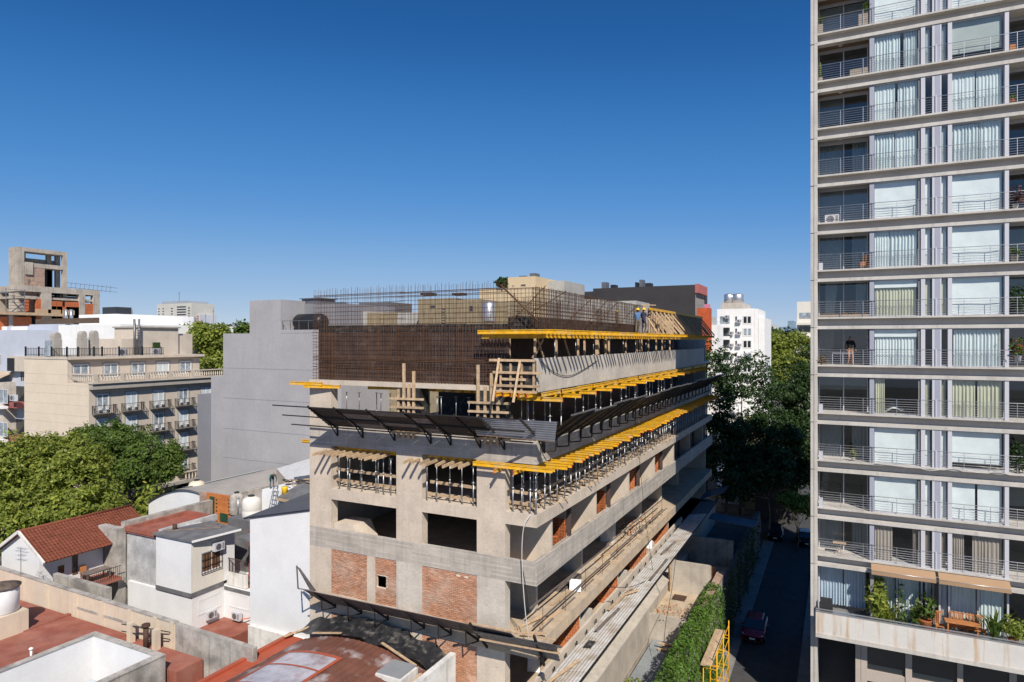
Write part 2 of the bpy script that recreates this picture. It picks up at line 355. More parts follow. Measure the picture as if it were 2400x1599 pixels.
P(MB().box(X1 - .2, X1, 51.006, 72.6, 19.0, 20.70), 'parapet', CGREY)
# party wall on the far side, added inner walls that block light to keep the inside dark
P(MB().box(X0 + .002, X0 + .3, YF + .56, YB, -2.4, 16.0), 'party_wall', CGREY)
for (za, zb) in ((3.3, 6.05), (6.73, 9.61), (9.86, 12.44), (13.05, 15.5), (16.05, 19.0), (19.25, 22.0)):
    P(MB().box(-17.1, -16.9, 31, YB - .3, za + .001, zb), 'light_block_wall', CGREY if za < 13 else PLY)
    P(MB().box(-26, -17.1, 40, 40.2, za + .001, zb), 'light_block_wall', CGREY if za < 16 else PLYBLK)
    P(MB().box(X0 + .31, X1 - .7, YB - .25, YB - .05, za + .001, zb), 'light_block_wall', CGREY)
# fin walls on the balconies of the long side
for i, y in enumerate((31.0, 37.9, 44.9, 52.1, 59.1, 66.0, 72.9)):
    P(MB().box(-16.85, X1 - .2, y, y + .22, 9.862, 12.44), 'fin_wall', CONC)
    P(MB().box(-16.85, -15.6, y + .1, y + .3, 13.052, 15.5), 'fin_wall', CONC)
for y in (32.3, 39.3, 46.3, 53.3, 60.3, 67.3):
    P(MB().box(-16.85, -14.72, y, y + .25, 6.732, 9.61), 'fin_wall', CGREY)
for y in (34.3, 41.4, 48.5, 55.7, 62.6, 69.5):
    P(MB().box(X1 - .66, X1 - .44, y, y + .2, 10.522, 12.44), 'steel_post', POSTB)
# small red bricks of the front panels
bk = MB().box(0, .218, 0, .02, 0, .062).mesh('brick', [BRICK])
n_single = 0
def brick_panel(xa, xb, za, zb, hole=None, single=False):
    global n_single
    pan = MB()
    if hole: hx0, hx1, hz0, hz1 = hole
    if hole:
        pan.box(xa, hx0, YF + .05, YF + .17, za, zb).box(hx1, xb, YF + .05, YF + .17, za, zb).box(hx0, hx1, YF + .05, YF + .17, za, hz0).box(hx0, hx1, YF + .05, YF + .17, hz1, zb)
    else: pan.box(xa, xb, YF + .05, YF + .17, za, zb)
    po = P(pan, 'brick_panel', MORTAR)
    rest = MB(); z = za + .004; row = 0
    while z + .07 < zb:
        x = xa + .004 - (.118 if row % 2 else 0)
        while x < xb - .02:
            l, r_ = max(x, xa + .004), min(x + .218, xb - .004)
            jit = rnd.uniform(-.006, .006)
            inh = hole and l < hx1 and r_ > hx0 and z + .05 > hz0 and z < hz1
            if inh and l < hx0 - .03: r_ = hx0; inh = False
            elif inh and r_ > hx1 + .04 + (row % 2) * .05: l = hx1 + (row % 2) * .04; inh = False
            gap = zb - z < .22 and rnd.random() < .05
            if r_ - l > .03 and not inh and not gap:
                if single and n_single < 300 and r_ - l > .2:
                    n_single += 1; place(bk, 'brick', (l, YF + .034 + jit, z + rnd.uniform(-.003, .003)), parent=po)
                else: rest.box(l, r_, YF + .034 + jit, YF + .0502, z, z + .062)
            x += .236
        z += .0895; row += 1
    part(rest, 'bricks', BRICK, po, kind='stuff')
brick_panel(-19.76, -16.41, 7.06, 9.61, single=True)
brick_panel(-26.0, -23.42, 7.06, 9.61); brick_panel(-22.86, -21.42, 7.06, 9.61, hole=(-22.78, -22.13, 7.95, 8.6))
P(MB().box(-23.42, -22.86, YF + .012, YF + .3, 6.73, 9.61), 'pilaster', CONC)
P(MB().box(-26.0, -21.42, YF + .004, YF + .3, 6.73, 7.06), 'sill_beam', CONC); P(MB().box(-19.76, -16.41, YF + .004, YF + .3, 6.73, 7.06), 'sill_beam', CONC)
brick_panel(-26.0, -21.42, 3.31, 6.05); brick_panel(-19.76, -16.41, 3.31, 6.05); brick_panel(-26, -21.42, 1.0, 2.9); brick_panel(-19.76, -16.41, 1.0, 2.9)
# low wall with bevelled end in the left opening, tie holes
P(MB().prism([(-25.95, YF + .2, 9.87), (-23.9, YF + .2, 9.87), (-24.6, YF + .2, 11.05), (-25.95, YF + .2, 11.05)], (0, 1.6, 0)), 'stair_upstand', CONC)
th = MB()
for (xa, xb) in ((X0, -26.0), (-21.42, -19.76), (-16.41, -14.8)):
    for z in (5.2, 7.4, 8.2, 9.2, 10.3, 11.0, 11.9, 13.5, 14.2, 14.9):
        if 9.6 < z < 10.8: continue
        for dx in (-.32, -.2, .2, .32): th.box((xa + xb) / 2 + dx - .014, (xa + xb) / 2 + dx + .014, YF - .002, YF + .01, z - .014, z + .014)
P(th, 'tie_holes', M('tie_hole', (.15, .12, .09)), kind='stuff')
# big hollow bricks as infill on the long side
hb = MB().box(0, .300, 0, .05, 0, .155).mesh('hollow_brick', [HOLLOW])
def hollow_panel(xa, xb, y, za, zb):
    po = P(MB().box(xa, xb, y + .015, y + .15, za, zb), 'brick_infill', MORTAR); z = za + .005; row = 0
    while z + .17 < zb + .06:
        x = xa + .004 - (.165 if row % 2 else 0)
        while x < xb - .06:
            l, r_ = max(x, xa + .004), min(x + .300, xb - .004); hgt = min(.155, zb - z - .004)
            if r_ - l > .05 and hgt > .05: place(hb, 'hollow_brick', (l, y - rnd.uniform(0, .008), z), parent=po, scale=((r_ - l) / .3, 1, hgt / .155))
            x += .33
        z += .185; row += 1
for y in (48.7, 55.9): hollow_panel(-15.3, X1 - .68, y, 9.9, 12.42)
for (y, xa, za, zb) in ((36.0, -15.9, 3.31, 6.04), (43.4, -15.9, 3.31, 6.04), (50.9, -15.7, 3.31, 6.04), (58.2, -15.5, 3.31, 6.04)): hollow_panel(xa, -13.6, y, za, zb)
for (y, w) in ((37.6, .12), (45.0, .12), (52.5, .12)):
    P(MB().box(-15.6, -13.45, y, y + .2, 3.302, 5.2), 'block_wall', CGREY)
P(MB().box(-13.32, -13.16, YF + .3, 62, 3.302, 4.98), 'edge_upstand', CONC)
P(MB().box(-15.7, -14.72, 45.9, 46.2, 6.74, 8.6), 'whitewashed_wall', WHITED)

# ---- loose hollow bricks stacked behind the balcony
hole_b = MB().box(0, .33, 0, .18, 0, .18); hole_b.mi = 1
for i in range(3):
    for j in range(3): hole_b.box(.03 + i * .098, .03 + i * .098 + .07, -.002, .01, .02 + j * .052, .02 + j * .052 + .036)
for i in range(3):
    for j in range(3): hole_b.box(.322, .332, .02 + i * .052, .02 + i * .052 + .036, .02 + j * .052, .02 + j * .052 + .036)
hole_me = hole_b.mesh('hollow_brick', [HOLLOW, HOLE])
for k, (x, y, nx, ny, nz, lab) in enumerate(((-14.45, 33.0, 2, 2, 5, 'low stack of orange hollow bricks behind the parapet, nearest the building corner'), (-14.35, 33.9, 2, 1, 9, 'tall stack of orange hollow bricks beside the first brown steel post'),
        (-14.45, 39.9, 2, 2, 6, 'low stack of orange hollow bricks behind the second fin wall'), (-14.35, 40.9, 2, 1, 10, 'tall stack of orange hollow bricks beside the second brown steel post'))):
    t = thing('brick_stack', lab, 'brick stack', (x, y, 9.86), 'stacks of hollow bricks')
    for a in range(nx):
        for b in range(ny):
            for c in range(nz - (b * 2 if k % 2 == 0 else 0)):
                place(hole_me, 'hollow_brick', (x + a * .34 + rnd.uniform(-.02, .02), y + b * .2 + rnd.uniform(-.01, .01), 9.862 + c * .183), parent=t)

# ---- steel props
def prop_mesh(h):
    m = MB(); m.box(-.07, .07, -.07, .07, 0, .012); m.tube((0, 0, .012), (0, 0, h * .58), .034, 7); m.tube((0, 0, h * .58), (0, 0, h - .012), .026, 7)
    m.tube((0, 0, h * .55), (0, 0, h * .61), .05, 7); m.bar((-.13, 0, h * .585), (.13, 0, h * .585), .018, .018); m.box(-.08, .08, -.08, .08, h - .012, h)
    return m.mesh('steel_prop', [GALV])
pm = {h: prop_mesh(h) for h in (2.0, 2.34, 2.52)}
def props(pts, z, h, label, group):
    for (x, y) in pts:
        o = place(pm[h], 'steel_prop', (x, y, z), (rnd.uniform(-.012, .012), rnd.uniform(-.012, .012), rnd.uniform(0, 3)), label=label, cat='prop', group=group)
pts = []
y = 29.1
while y < 76:
    pts.append((X1 - .12 + rnd.uniform(-.05, .03), y)); y += rnd.uniform(.55, 1.05)
props(pts, 13.052, 2.0, 'grey steel prop on the bare slab edge under the yellow joists of the long side', 'props along the slab edge of the long side')
pts = [(-14.3 + rnd.uniform(-.2, .2), 29.6 + i * 1.15) for i in range(36)]
props(pts, 13.052, 2.0, 'grey steel prop in the second row behind the slab edge of the long side', 'props behind the slab edge')
props([(x, YF + rnd.uniform(.1, .35)) for x in (-25.55, -24.75, -23.95, -23.0, -22.9, -22.4, -21.95, -25.0)], 13.052, 2.0, 'steel prop in the left prop-filled opening of the front, above the slab', 'props in the left front opening')
props([(x + .2, YF + 1.5) for x in (-25.3, -24.2, -23.2, -22.4)], 13.052, 2.0, 'steel prop set further back in the left prop-filled opening of the front', 'props further back in the left front opening')
props([(x, YF + rnd.uniform(.1, .3)) for x in (-19.55, -18.9, -18.2, -17.45, -16.75)], 13.052, 2.0, 'steel prop in the middle prop-filled opening of the front, above the slab', 'props in the middle front opening')
props([(x, YF + rnd.uniform(.1, .4)) for x in (-14.45, -13.95, -13.5, -13.2)], 13.052, 2.0, 'steel prop at the open corner of the prop-filled floor', 'props at the slab corner')
props([(X1 - .45 + rnd.uniform(-.3, .15), 30 + i * 1.7) for i in range(25)], 16.052, 2.52, 'tall steel prop under the fresh concrete band of the long side', 'tall props of the upper floor')
props([(-14.4, 30.5 + i * 2.3) for i in range(17)], 16.052, 2.52, 'tall steel prop further in under the fresh concrete band', 'tall props set further in on the upper floor')
props([(x, YF + rnd.uniform(.25, .9)) for x in (-25.3, -24.4, -23.4, -22.9, -22.3, -19.0, -18.7, -18.0, -17.2, -16.8, -14.2, -13.9)], 16.052, 2.52, 'steel prop on the front of the upper floor behind the black catch platform', 'props on the front of the upper floor')
props([(x, 32 + rnd.uniform(0, 4)) for x in (-25.5, -25.0, -24.2, -23.7, -23, -22.5, -19.3, -18.4, -17.6)], 16.052, 2.52, 'steel prop deep inside the front of the upper floor', 'props deep inside the upper floor')
props([(X1 - .6, 32.5 + i * 3.1) for i in range(13)], 19.252, 2.34, 'steel prop behind the fresh concrete band under the top deck', 'props under the top deck')

# ---- yellow formwork beams
def beam_mesh(L, tip=True):
    m = MB(); m.box(0, L, -.04, .04, 0, .04); m.box(0, L, -.04, .04, .16, .2); m.box(0, L, -.015, .015, .04, .16)
    if tip:
        m.mi = 1; m.box(L - .012, L + .004, -.042, .042, -.002, .042); m.box(L - .012, L + .004, -.042, .042, .158, .202); m.box(L - .012, L + .004, -.017, .017, .042, .158)
    return m.mesh('formwork_joist', [YELLOW, REDTIP])
bm = {L: beam_mesh(L, L < 3) for L in (2.45, 3.3, 1.5, 4.3)}
def beam(L, loc, rz, label, group, rx=0): return place(bm[L], 'formwork_joist', loc, (rx, 0, rz), label=label, cat='beam', group=group)
y = 29.25
while y < 75:
    beam(2.45, (-14.22 + rnd.uniform(-.14, .28) - (.1 if y > 50 else 0), y, 15.292), rnd.uniform(-.02, .02), 'yellow joist sticking out under the dark parapet of the long side', 'joists under the dark parapet of the long side'); y += rnd.uniform(.55, .85) if y < 62 else .9
for y, w in ((28.3, 'nearer'), (28.62, 'further')): beam(4.3, (-16.35, y, 15.285), 0, f'{w} of two yellow beams crossing the open corner under the dark parapet', 'beams at the corner under the dark parapet')
for x in (-15.0, -13.95): beam(1.5, (x, 29.5, 15.07), R(-90), f'{"left" if x < -14.5 else "right"} short yellow beam end poking out below the corner of the dark parapet', 'beam ends below the corner')
for x in (-12.75, -14.2):
    for k in range(10): beam(4.3, (x, 29.3 + k * 4.35, 15.082), R(90), 'yellow primary beam carried by the slab edge props', 'primary beams above the slab edge props')
beam(4.3, (-25.95, YF + .45, 15.21), 0, 'yellow beam under the lintel of the left prop-filled opening', 'beams under the front lintels'); beam(3.3, (-19.7, YF + .45, 15.21), 0, 'yellow beam under the lintel of the middle prop-filled opening', 'beams under the front lintels')
for k in range(17): beam(2.45, (-14.3 + rnd.uniform(-.05, .1), 29.15 + k * 2.5, 18.572), rnd.uniform(-.03, .03), 'yellow joist end jutting out beneath the fresh concrete band', 'joists beneath the fresh concrete band')
for k in range(18): beam(2.45, (X1 + .18 + (.1 if k % 2 else 0), 29.0 + k * 2.42, 18.785), R(90) + rnd.uniform(-.03, .03), 'yellow edge beam along the foot of the fresh concrete band', 'edge beams along the fresh concrete band')
for k in range(5): beam(1.5, (-14.95 + k * .42, 29.6, 18.79), R(-90), 'yellow beam end under the timber corner form', 'beam ends under the timber corner form')
for (x, y, r_, lab) in ((-28.9, 28.55, 0, 'yellow beam lying over the left end of the white upper slab'), (-27.7, 28.4, R(8), 'yellow beam just under the left end of the white upper slab'), (-23.6, 29.1, R(14), 'yellow beam slanting under the white upper slab near the left column')): beam(2.45, (x, y, 18.80 if x > -28 else 18.93), r_, lab, 'loose beams at the upper left')
beam(3.3, (-19.75, 29.5, 18.79), 0, 'yellow beam under the white upper slab above the middle opening', 'beams above the middle opening'); 
for k in range(6): beam(1.5, (-19.4 + k * .58, 30.9, 18.795), R(-90), 'yellow joist end above the middle opening of the upper floor', 'joist ends above the middle opening')
y = 28.25
while y < 71.5:
    beam(4.3, (-16.0 + rnd.uniform(-.06, .05), y, 21.842), rnd.uniform(-.01, .01), 'yellow joist carrying the top deck, its end over the concrete band', 'joists carrying the top deck'); y += .5 + (.25 if rnd.random() < .25 else 0)
for k in range(10): beam(4.3, (-12.5, 28.2 + k * 4.34, 21.64), R(90), 'yellow primary beam under the joists of the top deck', 'primary beams of the top deck')
beam(3.3, (-15.9, 28.4, 21.625), 0, 'lowest yellow beam at the front corner of the top deck', 'front beams of the top deck'); beam(3.3, (-15.2, 28.05, 21.845), 0, 'foremost yellow beam on the front edge of the top deck', 'front beams of the top deck')
beam(2.45, (-28.6, 29.2, 15.45), 0, 'yellow beam stub jutting left beside the dark parapet end', 'loose beams at the upper left')

# ---- timbers
def stick(p, q, w, h, label, group, cat='timber', mat=None, name='timber'):
    return one(MB().bar(p, q, w, h), name, mat or TIMBER, label, cat, group)
for i in range(10): 
    x = -26.35 + i * .46; stick((x, 27.75 + rnd.uniform(-.1, .15), 15.16 + rnd.uniform(-.03, .05)), (x + rnd.uniform(-.1, .1), 29.9, 15.3), .075, .15, 'short timber joist poking out of the left prop-filled opening', 'timber joists of the left front opening')
for i in range(8):
    x = -20.35 + i * .5; stick((x, 27.85 + rnd.uniform(-.1, .15), 15.16 + rnd.uniform(-.03, .05)), (x + rnd.uniform(-.1, .1), 29.9, 15.3), .075, .15, 'short timber joist poking out of the middle prop-filled opening', 'timber joists of the middle front opening')
for (xa, xb, z, lab) in ((-26.0, -21.42, 14.1, 'upper guard plank across the left prop-filled opening'), (-26.0, -21.42, 13.5, 'lower guard plank across the left prop-filled opening'), (-19.5, -16.42, 14.0, 'upper guard plank across the middle prop-filled opening'), (-19.75, -16.42, 13.35, 'lower guard plank across the middle prop-filled opening'), (-14.8, -13.3, 14.0, 'upper guard plank at the open slab corner'), (-14.8, -13.2, 13.45, 'lower guard plank at the open slab corner')):
    stick((xa, YF + .42, z), (xb, YF + .42, z - .05), .04, .16, lab, 'guard planks of the prop-filled floor')
for i in range(22):
    y = 30 + i * 1.35; stick((-14.9 + rnd.uniform(-.3, .3), y, 13.09), (X1 - .35, y + rnd.uniform(-.5, .5), 13.1), .12, .05, 'pale plank lying on the bare slab among the props of the long side', 'planks lying among the props')
stick((X1 - .5, 29.4, 13.85), (X1 - .6, 45, 13.9), .05, .16, 'long guard plank running along the props of the long side', 'long guard planks'); stick((X1 - .5, 45.2, 13.85), (X1 - .6, 60, 13.9), .05, .16, 'far long guard plank running along the props of the long side', 'long guard planks')
debris = MB()
for i in range(420):
    y = rnd.uniform(29.2, 62); x = rnd.uniform(-15.2, X1 - .1); a = rnd.uniform(0, 3.14); l = rnd.uniform(.15, .7)
    debris.bar((x, y, 13.075), (x + math.cos(a) * l, y + math.sin(a) * l, 13.075 + rnd.uniform(0, .05)), .07, .03)
struct(debris, 'timber_offcuts', TIMBER, 'stuff')
# posts between the concrete band and the top deck
for i, u in enumerate((1254, 1304, 1355, 1370, 1400, 1420, 1427, 1467, 1493, 1502, 1520, 1538, 1552, 1570, 1192)):
    x = X1 - (.3 if u != 1192 else 1.9); y = at_x(u, 800, x).y; w = .2 if u in (1400, 1502) else .1
    stick((x, y, 19.8 if u == 1192 else 20.3), (x, y, 21.63), w, w, 'timber post standing between the concrete band and the top deck', 'timber posts under the top deck')
for i, (ya, yb, z) in enumerate(((29.4, 31.6, 19.6), (33.0, 30.9, 19.4), (36.5, 34.6, 19.8), (43, 41.5, 19.6), (52, 50.5, 19.5))):
    stick((X1 - 1.1, ya, z), (X1 - .9, yb, 21.6), .06, .14, 'slanting timber brace in the dark under the top deck', 'timber braces under the top deck')

# ---- timber form at the corner end of the concrete band
t = thing('corner_form', 'timber-studded black plywood form closing the corner end of the concrete band', 'formwork', (-14.2, 28.7, 18.98), None)
part(MB().box(-15.1, X1 - .02, 28.78, 28.80, 19.0, 20.55), 'form_panel', PLYBLK, t)
for x in (-15.0, -14.45, -13.85, -13.2): part(MB().box(x - .05, x + .05, 28.68, 28.779, 19.0, 20.6 if x > -13.4 else 20.4), 'stud', TIMBER, t)
for (z, xa, xb) in ((20.55, -15.6, -13.1), (19.95, -15.4, -12.75), (19.62, -14.9, -13.6), (19.3, -15.5, -12.85), (19.02, -15.2, -13.0)): part(MB().box(xa, xb, 28.6, 28.679, z - .06, z + .06), 'waler', TIMBER, t)
stick((-14.85, 27.6, 18.6), (-15.0, 28.55, 20.65), .11, .06, 'left leaning plank propped against the timber corner form', 'leaning planks of the corner form'); stick((-13.75, 27.6, 18.6), (-13.85, 28.55, 20.55), .11, .06, 'right leaning plank propped against the timber corner form', 'leaning planks of the corner form')
# ---- column forms on the upper floor
for (x, w, lab) in ((-20.6, .75, 'left column form of black plywood and upright planks on the upper floor'), (-15.6, .85, 'right column form of black plywood and upright planks near the corner')):
    t = thing('column_form', lab, 'formwork', (x, 28.9, 16.06), 'column forms of the upper floor')
    part(MB().box(x - w, x + w, 28.73, 29.6, 16.63, 18.98), 'form_panel', PLYBLK, t)
    for k, dx in enumerate((-.78, -.3, .12, .55)): part(MB().box(x + dx * w - .07, x + dx * w + .07, 28.62, 28.72, 16.3, (18.9, 20.3, 19.2, 19.9)[(k + (x > -18)) % 4]), 'stud', TIMBER, t)
    for z in (16.6, 17.3, 17.95, 18.4): part(MB().bar((x - w - .35, 28.57, z), (x + w + .35, 28.57, z + .03), .08, .11), 'clamp_plank', TIMBER, t)
P(MB().box(X0, -16.4, YF - .06, YF, 19.0, 19.26), 'slab_edge', CONC)

# ---- rebar cages
def cage(name, label, mats, fn, org):
    t = thing(name, label, 'rebar', org); m = MB(); fn(m); part(m, 'bars', mats, t, kind='stuff'); return t
def front_cage(m):
    r_ = random.Random(5)
    for lay, (yy, st) in enumerate(((28.88, .2), (29.1, .21))):
        x = -27.42
        while x < -14.8:
            jx = r_.uniform(-.03, .03); m.mi = 0
            m.tube((x + jx, yy, 19.2), (x + jx + r_.uniform(-.05, .05), yy + r_.uniform(-.04, .04), 24.42 + lay * .12 + r_.uniform(-.06, .08)), .0095, 4); x += st + r_.uniform(-.02, .02)
        z = 19.35
        while z < 24.2:
            m.tube((-27.45, yy, z + r_.uniform(-.04, .04)), (-21, yy, z + r_.uniform(-.04, .04)), .0078, 4); m.tube((-21.4, yy, z + r_.uniform(-.04, .04)), (-14.75, yy, z + r_.uniform(-.04, .04)), .0078, 4)
            z += .26 if z < 22.4 else .24
    for k in range(26): m.tube((r_.uniform(-27.3, -15), 28.86, 19.2), (r_.uniform(-.03, .03) + r_.uniform(-27.3, -15), 28.86, 19.2 + 1e-3), .001, 3)
    for k in range(14): x = -27.2 + k * .11; m.tube((x, 29.05, 19.3), (x, 29.05, 22.0), .013, 4)
    for k in range(16): x = -23.5 + k * .17; m.tube((x, 29.05, 19.3), (x, 29.05, 22.4), .012, 4)
    for z in (20.45, 20.52, 20.6, 20.0): m.tube((-27.4, 28.85, z), (-15, 28.85, z - .06), .014, 4)
    for z in (24.08, 24.14, 23.95): m.tube((-27.4, 28.9, z - .03), (-14.8, 28.9, z), .016, 4)
    for z in np.arange(19.3, 23, .18): m.tube((-27.5, 28.85, z), (-27.3, 29.1, z), .012, 4)
cage('rebar_cage', 'tall rusty rebar cage across the short front, open sky behind its top', [RUST], front_cage, (-21, 29, 19.26))
def corner_cage(m):
    r_ = random.Random(6)
    x = -14.75
    while x < -13.15: m.tube((x, 28.92, 22.05), (x + r_.uniform(-.03, .03), 28.92, 24.12), .012, 4); x += .2
    for xx, n in ((-13.2, 19.4), (-13.42, 19.0)):
        y = 28.95
        while y < 28.95 + n: m.tube((xx, y, 22.05), (xx + r_.uniform(-.03, .03), y + r_.uniform(-.04, .04), 24.15 + r_.uniform(-.03, .08)), .0125, 4); y += .22
        for z in np.arange(22.25, 24.2, .2): m.tube((xx, 28.95, z), (xx, 28.95 + n, z + r_.uniform(-.03, .03)), .010, 4)
    for z in np.arange(22.25, 24.2, .2): m.tube((-14.8, 28.92, z), (-13.15, 28.92, z), .010, 4)
    for yy in (24.12,): m.tube((-13.2, 28.92, yy), (-13.2, 48.3, yy), .017, 4)
    for z in (24.1,): m.tube((-14.8, 28.92, z), (-13.2, 28.92, z), .017, 4)
cage('rebar_cage', 'rusty rebar cage turning the corner above the yellow top deck', [RUSTD], corner_cage, (-13.3, 38, 22.06))
def inner_cage(m):
    r_ = random.Random(8)
    for xx in (-14.9, -15.1):
        for y in np.arange(30, 48, .26): m.tube((xx, y, 22.1), (xx, y + r_.uniform(-.05, .05), r_.uniform(23.6, 24.0)), .011, 4)
        for z in np.arange(22.3, 23.8, .25): m.tube((xx, 30, z), (xx, 48, z), .009, 4)
    for x in np.arange(-26, -16, .33): m.tube((x, 33.2, 22.1), (x + r_.uniform(-.1, .1), 33.2, r_.uniform(23.0, 23.7)), .011, 4)
    for z in np.arange(22.3, 23.2, .28): m.tube((-26, 33.2, z), (-16, 33.2, z), .009, 4)
cage('rebar_cage', 'thin rebar mesh standing further back on the top deck', [RUSTD], inner_cage, (-17, 38, 22.1))
t = thing('wall_form', 'long brown and black plywood wall form standing behind the rebar on the short front', 'formwork', (-21, 29.3, 19.26))
for i in range(10):
    xa = -27.35 + i * 1.255; part(MB().box(xa, xa + 1.245, 29.25 + rnd.uniform(0, .012), 29.3, 19.27, 21.98), 'form_panel', PLY, t)
for i in range(5): xa = -27.35 + i * 2.51; part(MB().box(xa, xa + 2.5, 29.22 + rnd.uniform(0, .02), 29.3, 21.985, 22.4 + rnd.uniform(-.03, .02)), 'top_board', PLYBLK, t)
for i in range(12): x = -27.3 + i * 1.13; part(MB().box(x, x + .08, 29.301, 29.4, 19.3, 22.4), 'rear_stud', TIMBER, t)
t = thing('low_form', 'low black plywood form behind the rebar on the long edge of the top deck', 'formwork', (-13.7, 38, 22.09))
for i in range(8): part(MB().box(-13.62, -13.58, 29.0 + i * 2.41, 31.4 + i * 2.41, 22.09, 22.72), 'form_panel', PLYBLK, t)
part(MB().box(-14.8, -13.63, 29.12, 29.16, 22.09, 22.72), 'form_panel', PLYBLK, t)
for (ua, va, ub, vb, y1_, y2_, lab) in ((1173, 668, 1264, 755, 28.6, 28.6, 'thick rusty bar crossing steeply in front of the rebar corner'), (1195, 757, 1279, 670, 28.7, 31, 'thin rusty bar leaning right against the rebar corner'), (1238, 737, 1327, 683, 30, 34, 'rusty bar leaning on the long rebar side, nearest the corner'), (1322, 760, 1391, 697, 33, 38, 'second rusty bar leaning on the long rebar side'), (1374, 760, 1424, 704, 36, 40.5, 'third rusty bar leaning on the long rebar side'), (1390, 762, 1448, 709, 37, 42.5, 'fourth rusty bar leaning on the long rebar side'), (1452, 757, 1490, 719, 42, 46.5, 'last rusty bar leaning on the far end of the rebar side')):
    one(MB().tube(at_y(ua, va, y1_), at_y(ub, vb, y2_), .045 if ua == 1173 else .025, 6), 'leaning_bar', RUST, lab, 'steel bar', 'bars leaning on the rebar')

# ---- timber-braced wall form at the far end of the deck
t = thing('braced_form', 'dark wall form with many slanting pale timber braces at the far deck edge', 'formwork', (-13.0, 60, 22.08))
for i in range(9): part(MB().box(-13.35, -13.3, 50.3 + i * 2.42, 52.7 + i * 2.42, 22.1, 24.05 - i * .01), 'form_panel', PLYBLK, t)
for i in range(30): y = 50.4 + i * .74; part(MB().box(-13.3, -13.18, y, y + .1, 22.1, 24.0), 'stud', TIMBER, t)
for i in range(16): y = 50.6 + i * 1.38; part(MB().bar((-13.17, y, 23.9), (-11.75, y + rnd.uniform(-.1, .25), 22.08), .06, .12), 'brace', TIMBER, t)
for i in range(10): y = 50.9 + i * 2.2; part(MB().bar((-13.17, y, 23.2), (-12.2, y + .1, 22.08), .05, .1), 'brace', TIMBER, t)
part(MB().box(-13.17, -13.09, 50.2, 72, 23.9, 24.1), 'waler', YELLOW, t)
stick((-13.6, 49.4, 24.3), (-12.6, 49.9, 24.25), .1, .07, 'stubby plank laid over the top of the braced wall form', 'planks at the braced form'); 
for (u, lab) in ((1509, 'tall timber post standing on the deck by the two workers'), (1517, 'thin timber post just right of the two workers')):
    p = at_x(u, 770, -12.6); stick((-12.6, p.y, 22.05), (-12.6, p.y, 24.2), .11 if u < 1512 else .05, .08, lab, 'posts by the workers')
stick((-12.55, at_x(1510, 770, -12.6).y, 23.5), (-11.8, at_x(1540, 770, -11.8).y, 22.1), .06, .1, 'slanting timber from the tall deck post down to the deck edge', 'posts by the workers')

# ---- catch platforms
def corr(p00, p10, p01, p11, n, amp, nrm):
    p00, p10, p01, p11, nrm = map(Vector, (p00, p10, p01, p11, nrm)); m = MB(); m.smooth = False; seq = (0, .5, 1, .5); N_ = n * 4
    def fn(a, b): return (p00.lerp(p10, a)).lerp(p01.lerp(p11, a), b) + nrm * amp * (seq[int(round(b * N_)) % 4] - .5)
    m.grid(fn, 1, N_); m.grid(lambda a, b: fn(a, b) - nrm * .012, 1, N_); return m
up_n = Vector((0, 1.37, 1.97)).normalized()
t = thing('catch_platform', 'black slatted catch platform tilted out along the front under the upper floor', 'catch platform', (-20, 28, 16.6))
bx = [at_y(u, 960, 26.8).x for u in (722, 782, 858, 945, 993, 1064, 1122)]
for x in bx + [-13.0]:
    part(MB().bar((x + .35, 28.74, 16.55), (x, 26.75, 17.95), .07, .11), 'bracket_arm', BRKT, t)
    part(MB().bar((x + .35, 28.75, 16.1), (x + .35, 28.75, 17.0), .07, .07).bar((x + .35, 28.72, 16.12), (x + .18, 28.0, 17.2), .05, .05), 'bracket_leg', BRKT, t)
ends = [bx[0] - .15] + bx[1:] + [-12.4]
for i in range(len(ends) - 1):
    xa, xb = ends[i], ends[i + 1] - .03; mat = TIN if i == 6 else (TINB if i not in (2,) else GALVD)
    lo, hi = .12, .95 if i != 4 else .8
    if i == 6:
        xa, xb = at_y(1112, 1000, 27.8).x, at_y(1308, 1000, 27.8).x; part(corr((xa, 28.05, 16.85), (xb - .25, 28.0, 16.8), (xa - .1, 27.7, 17.75), (xb, 27.7, 17.8), 9, .05, (0, -.93, .36)), 'sheet', M('bright_tin', (.42, .43, .45), rough=.3, metal=.75, var=.12, sc=2), t)
    else:
        for k in range(4):
            f0, f1 = .1 + k * .225, .1 + k * .225 + .219 + rnd.uniform(0, .005)
            A = lambda f, x: (x, 28.74 - 1.97 * f, 16.58 + 1.37 * f)
            part(corr(A(f0, xa), A(f0, xb), A(f1, xa), A(f1, xb), 2, .03, up_n), 'slat_sheet', (TINB, GALVD, BRKT, GALVD)[(i + k * 3) % 4] if i in (1, 2, 3) else mat, t)
for f in (.02, .5, .98): part(MB().bar((-28.9 + f * .5, 28.72 - 1.97 * f - .05, 16.56 + 1.37 * f), (-13.2, 28.72 - 1.97 * f - .05, 16.56 + 1.37 * f), .06, .06), 'rail', BRKT, t)
t = thing('catch_platform', 'black catch platform tilted out along the long side above the dense yellow joists', 'catch platform', (-12.4, 45, 16.6))
ys = [29.2 + i * 1.75 for i in range(26)]
for y in ys:
    part(MB().bar((X1 + .04, y + .2, 16.5), (-11.3, y + 1.0, 17.9 + rnd.uniform(-.05, .05)), .08, .11), 'bracket_arm', BRKT, t)
    part(MB().bar((X1 + .06, y + .2, 16.05), (X1 + .06, y + .2, 16.9), .08, .08).bar((X1 + .08, y + .2, 16.05), (X1 + .65, y + .4, 16.1), .06, .06).bar((X1 + .65, y + .4, 16.1), (X1 + .65, y + .55, 17.05), .06, .06), 'bracket_leg', BRKT, t)
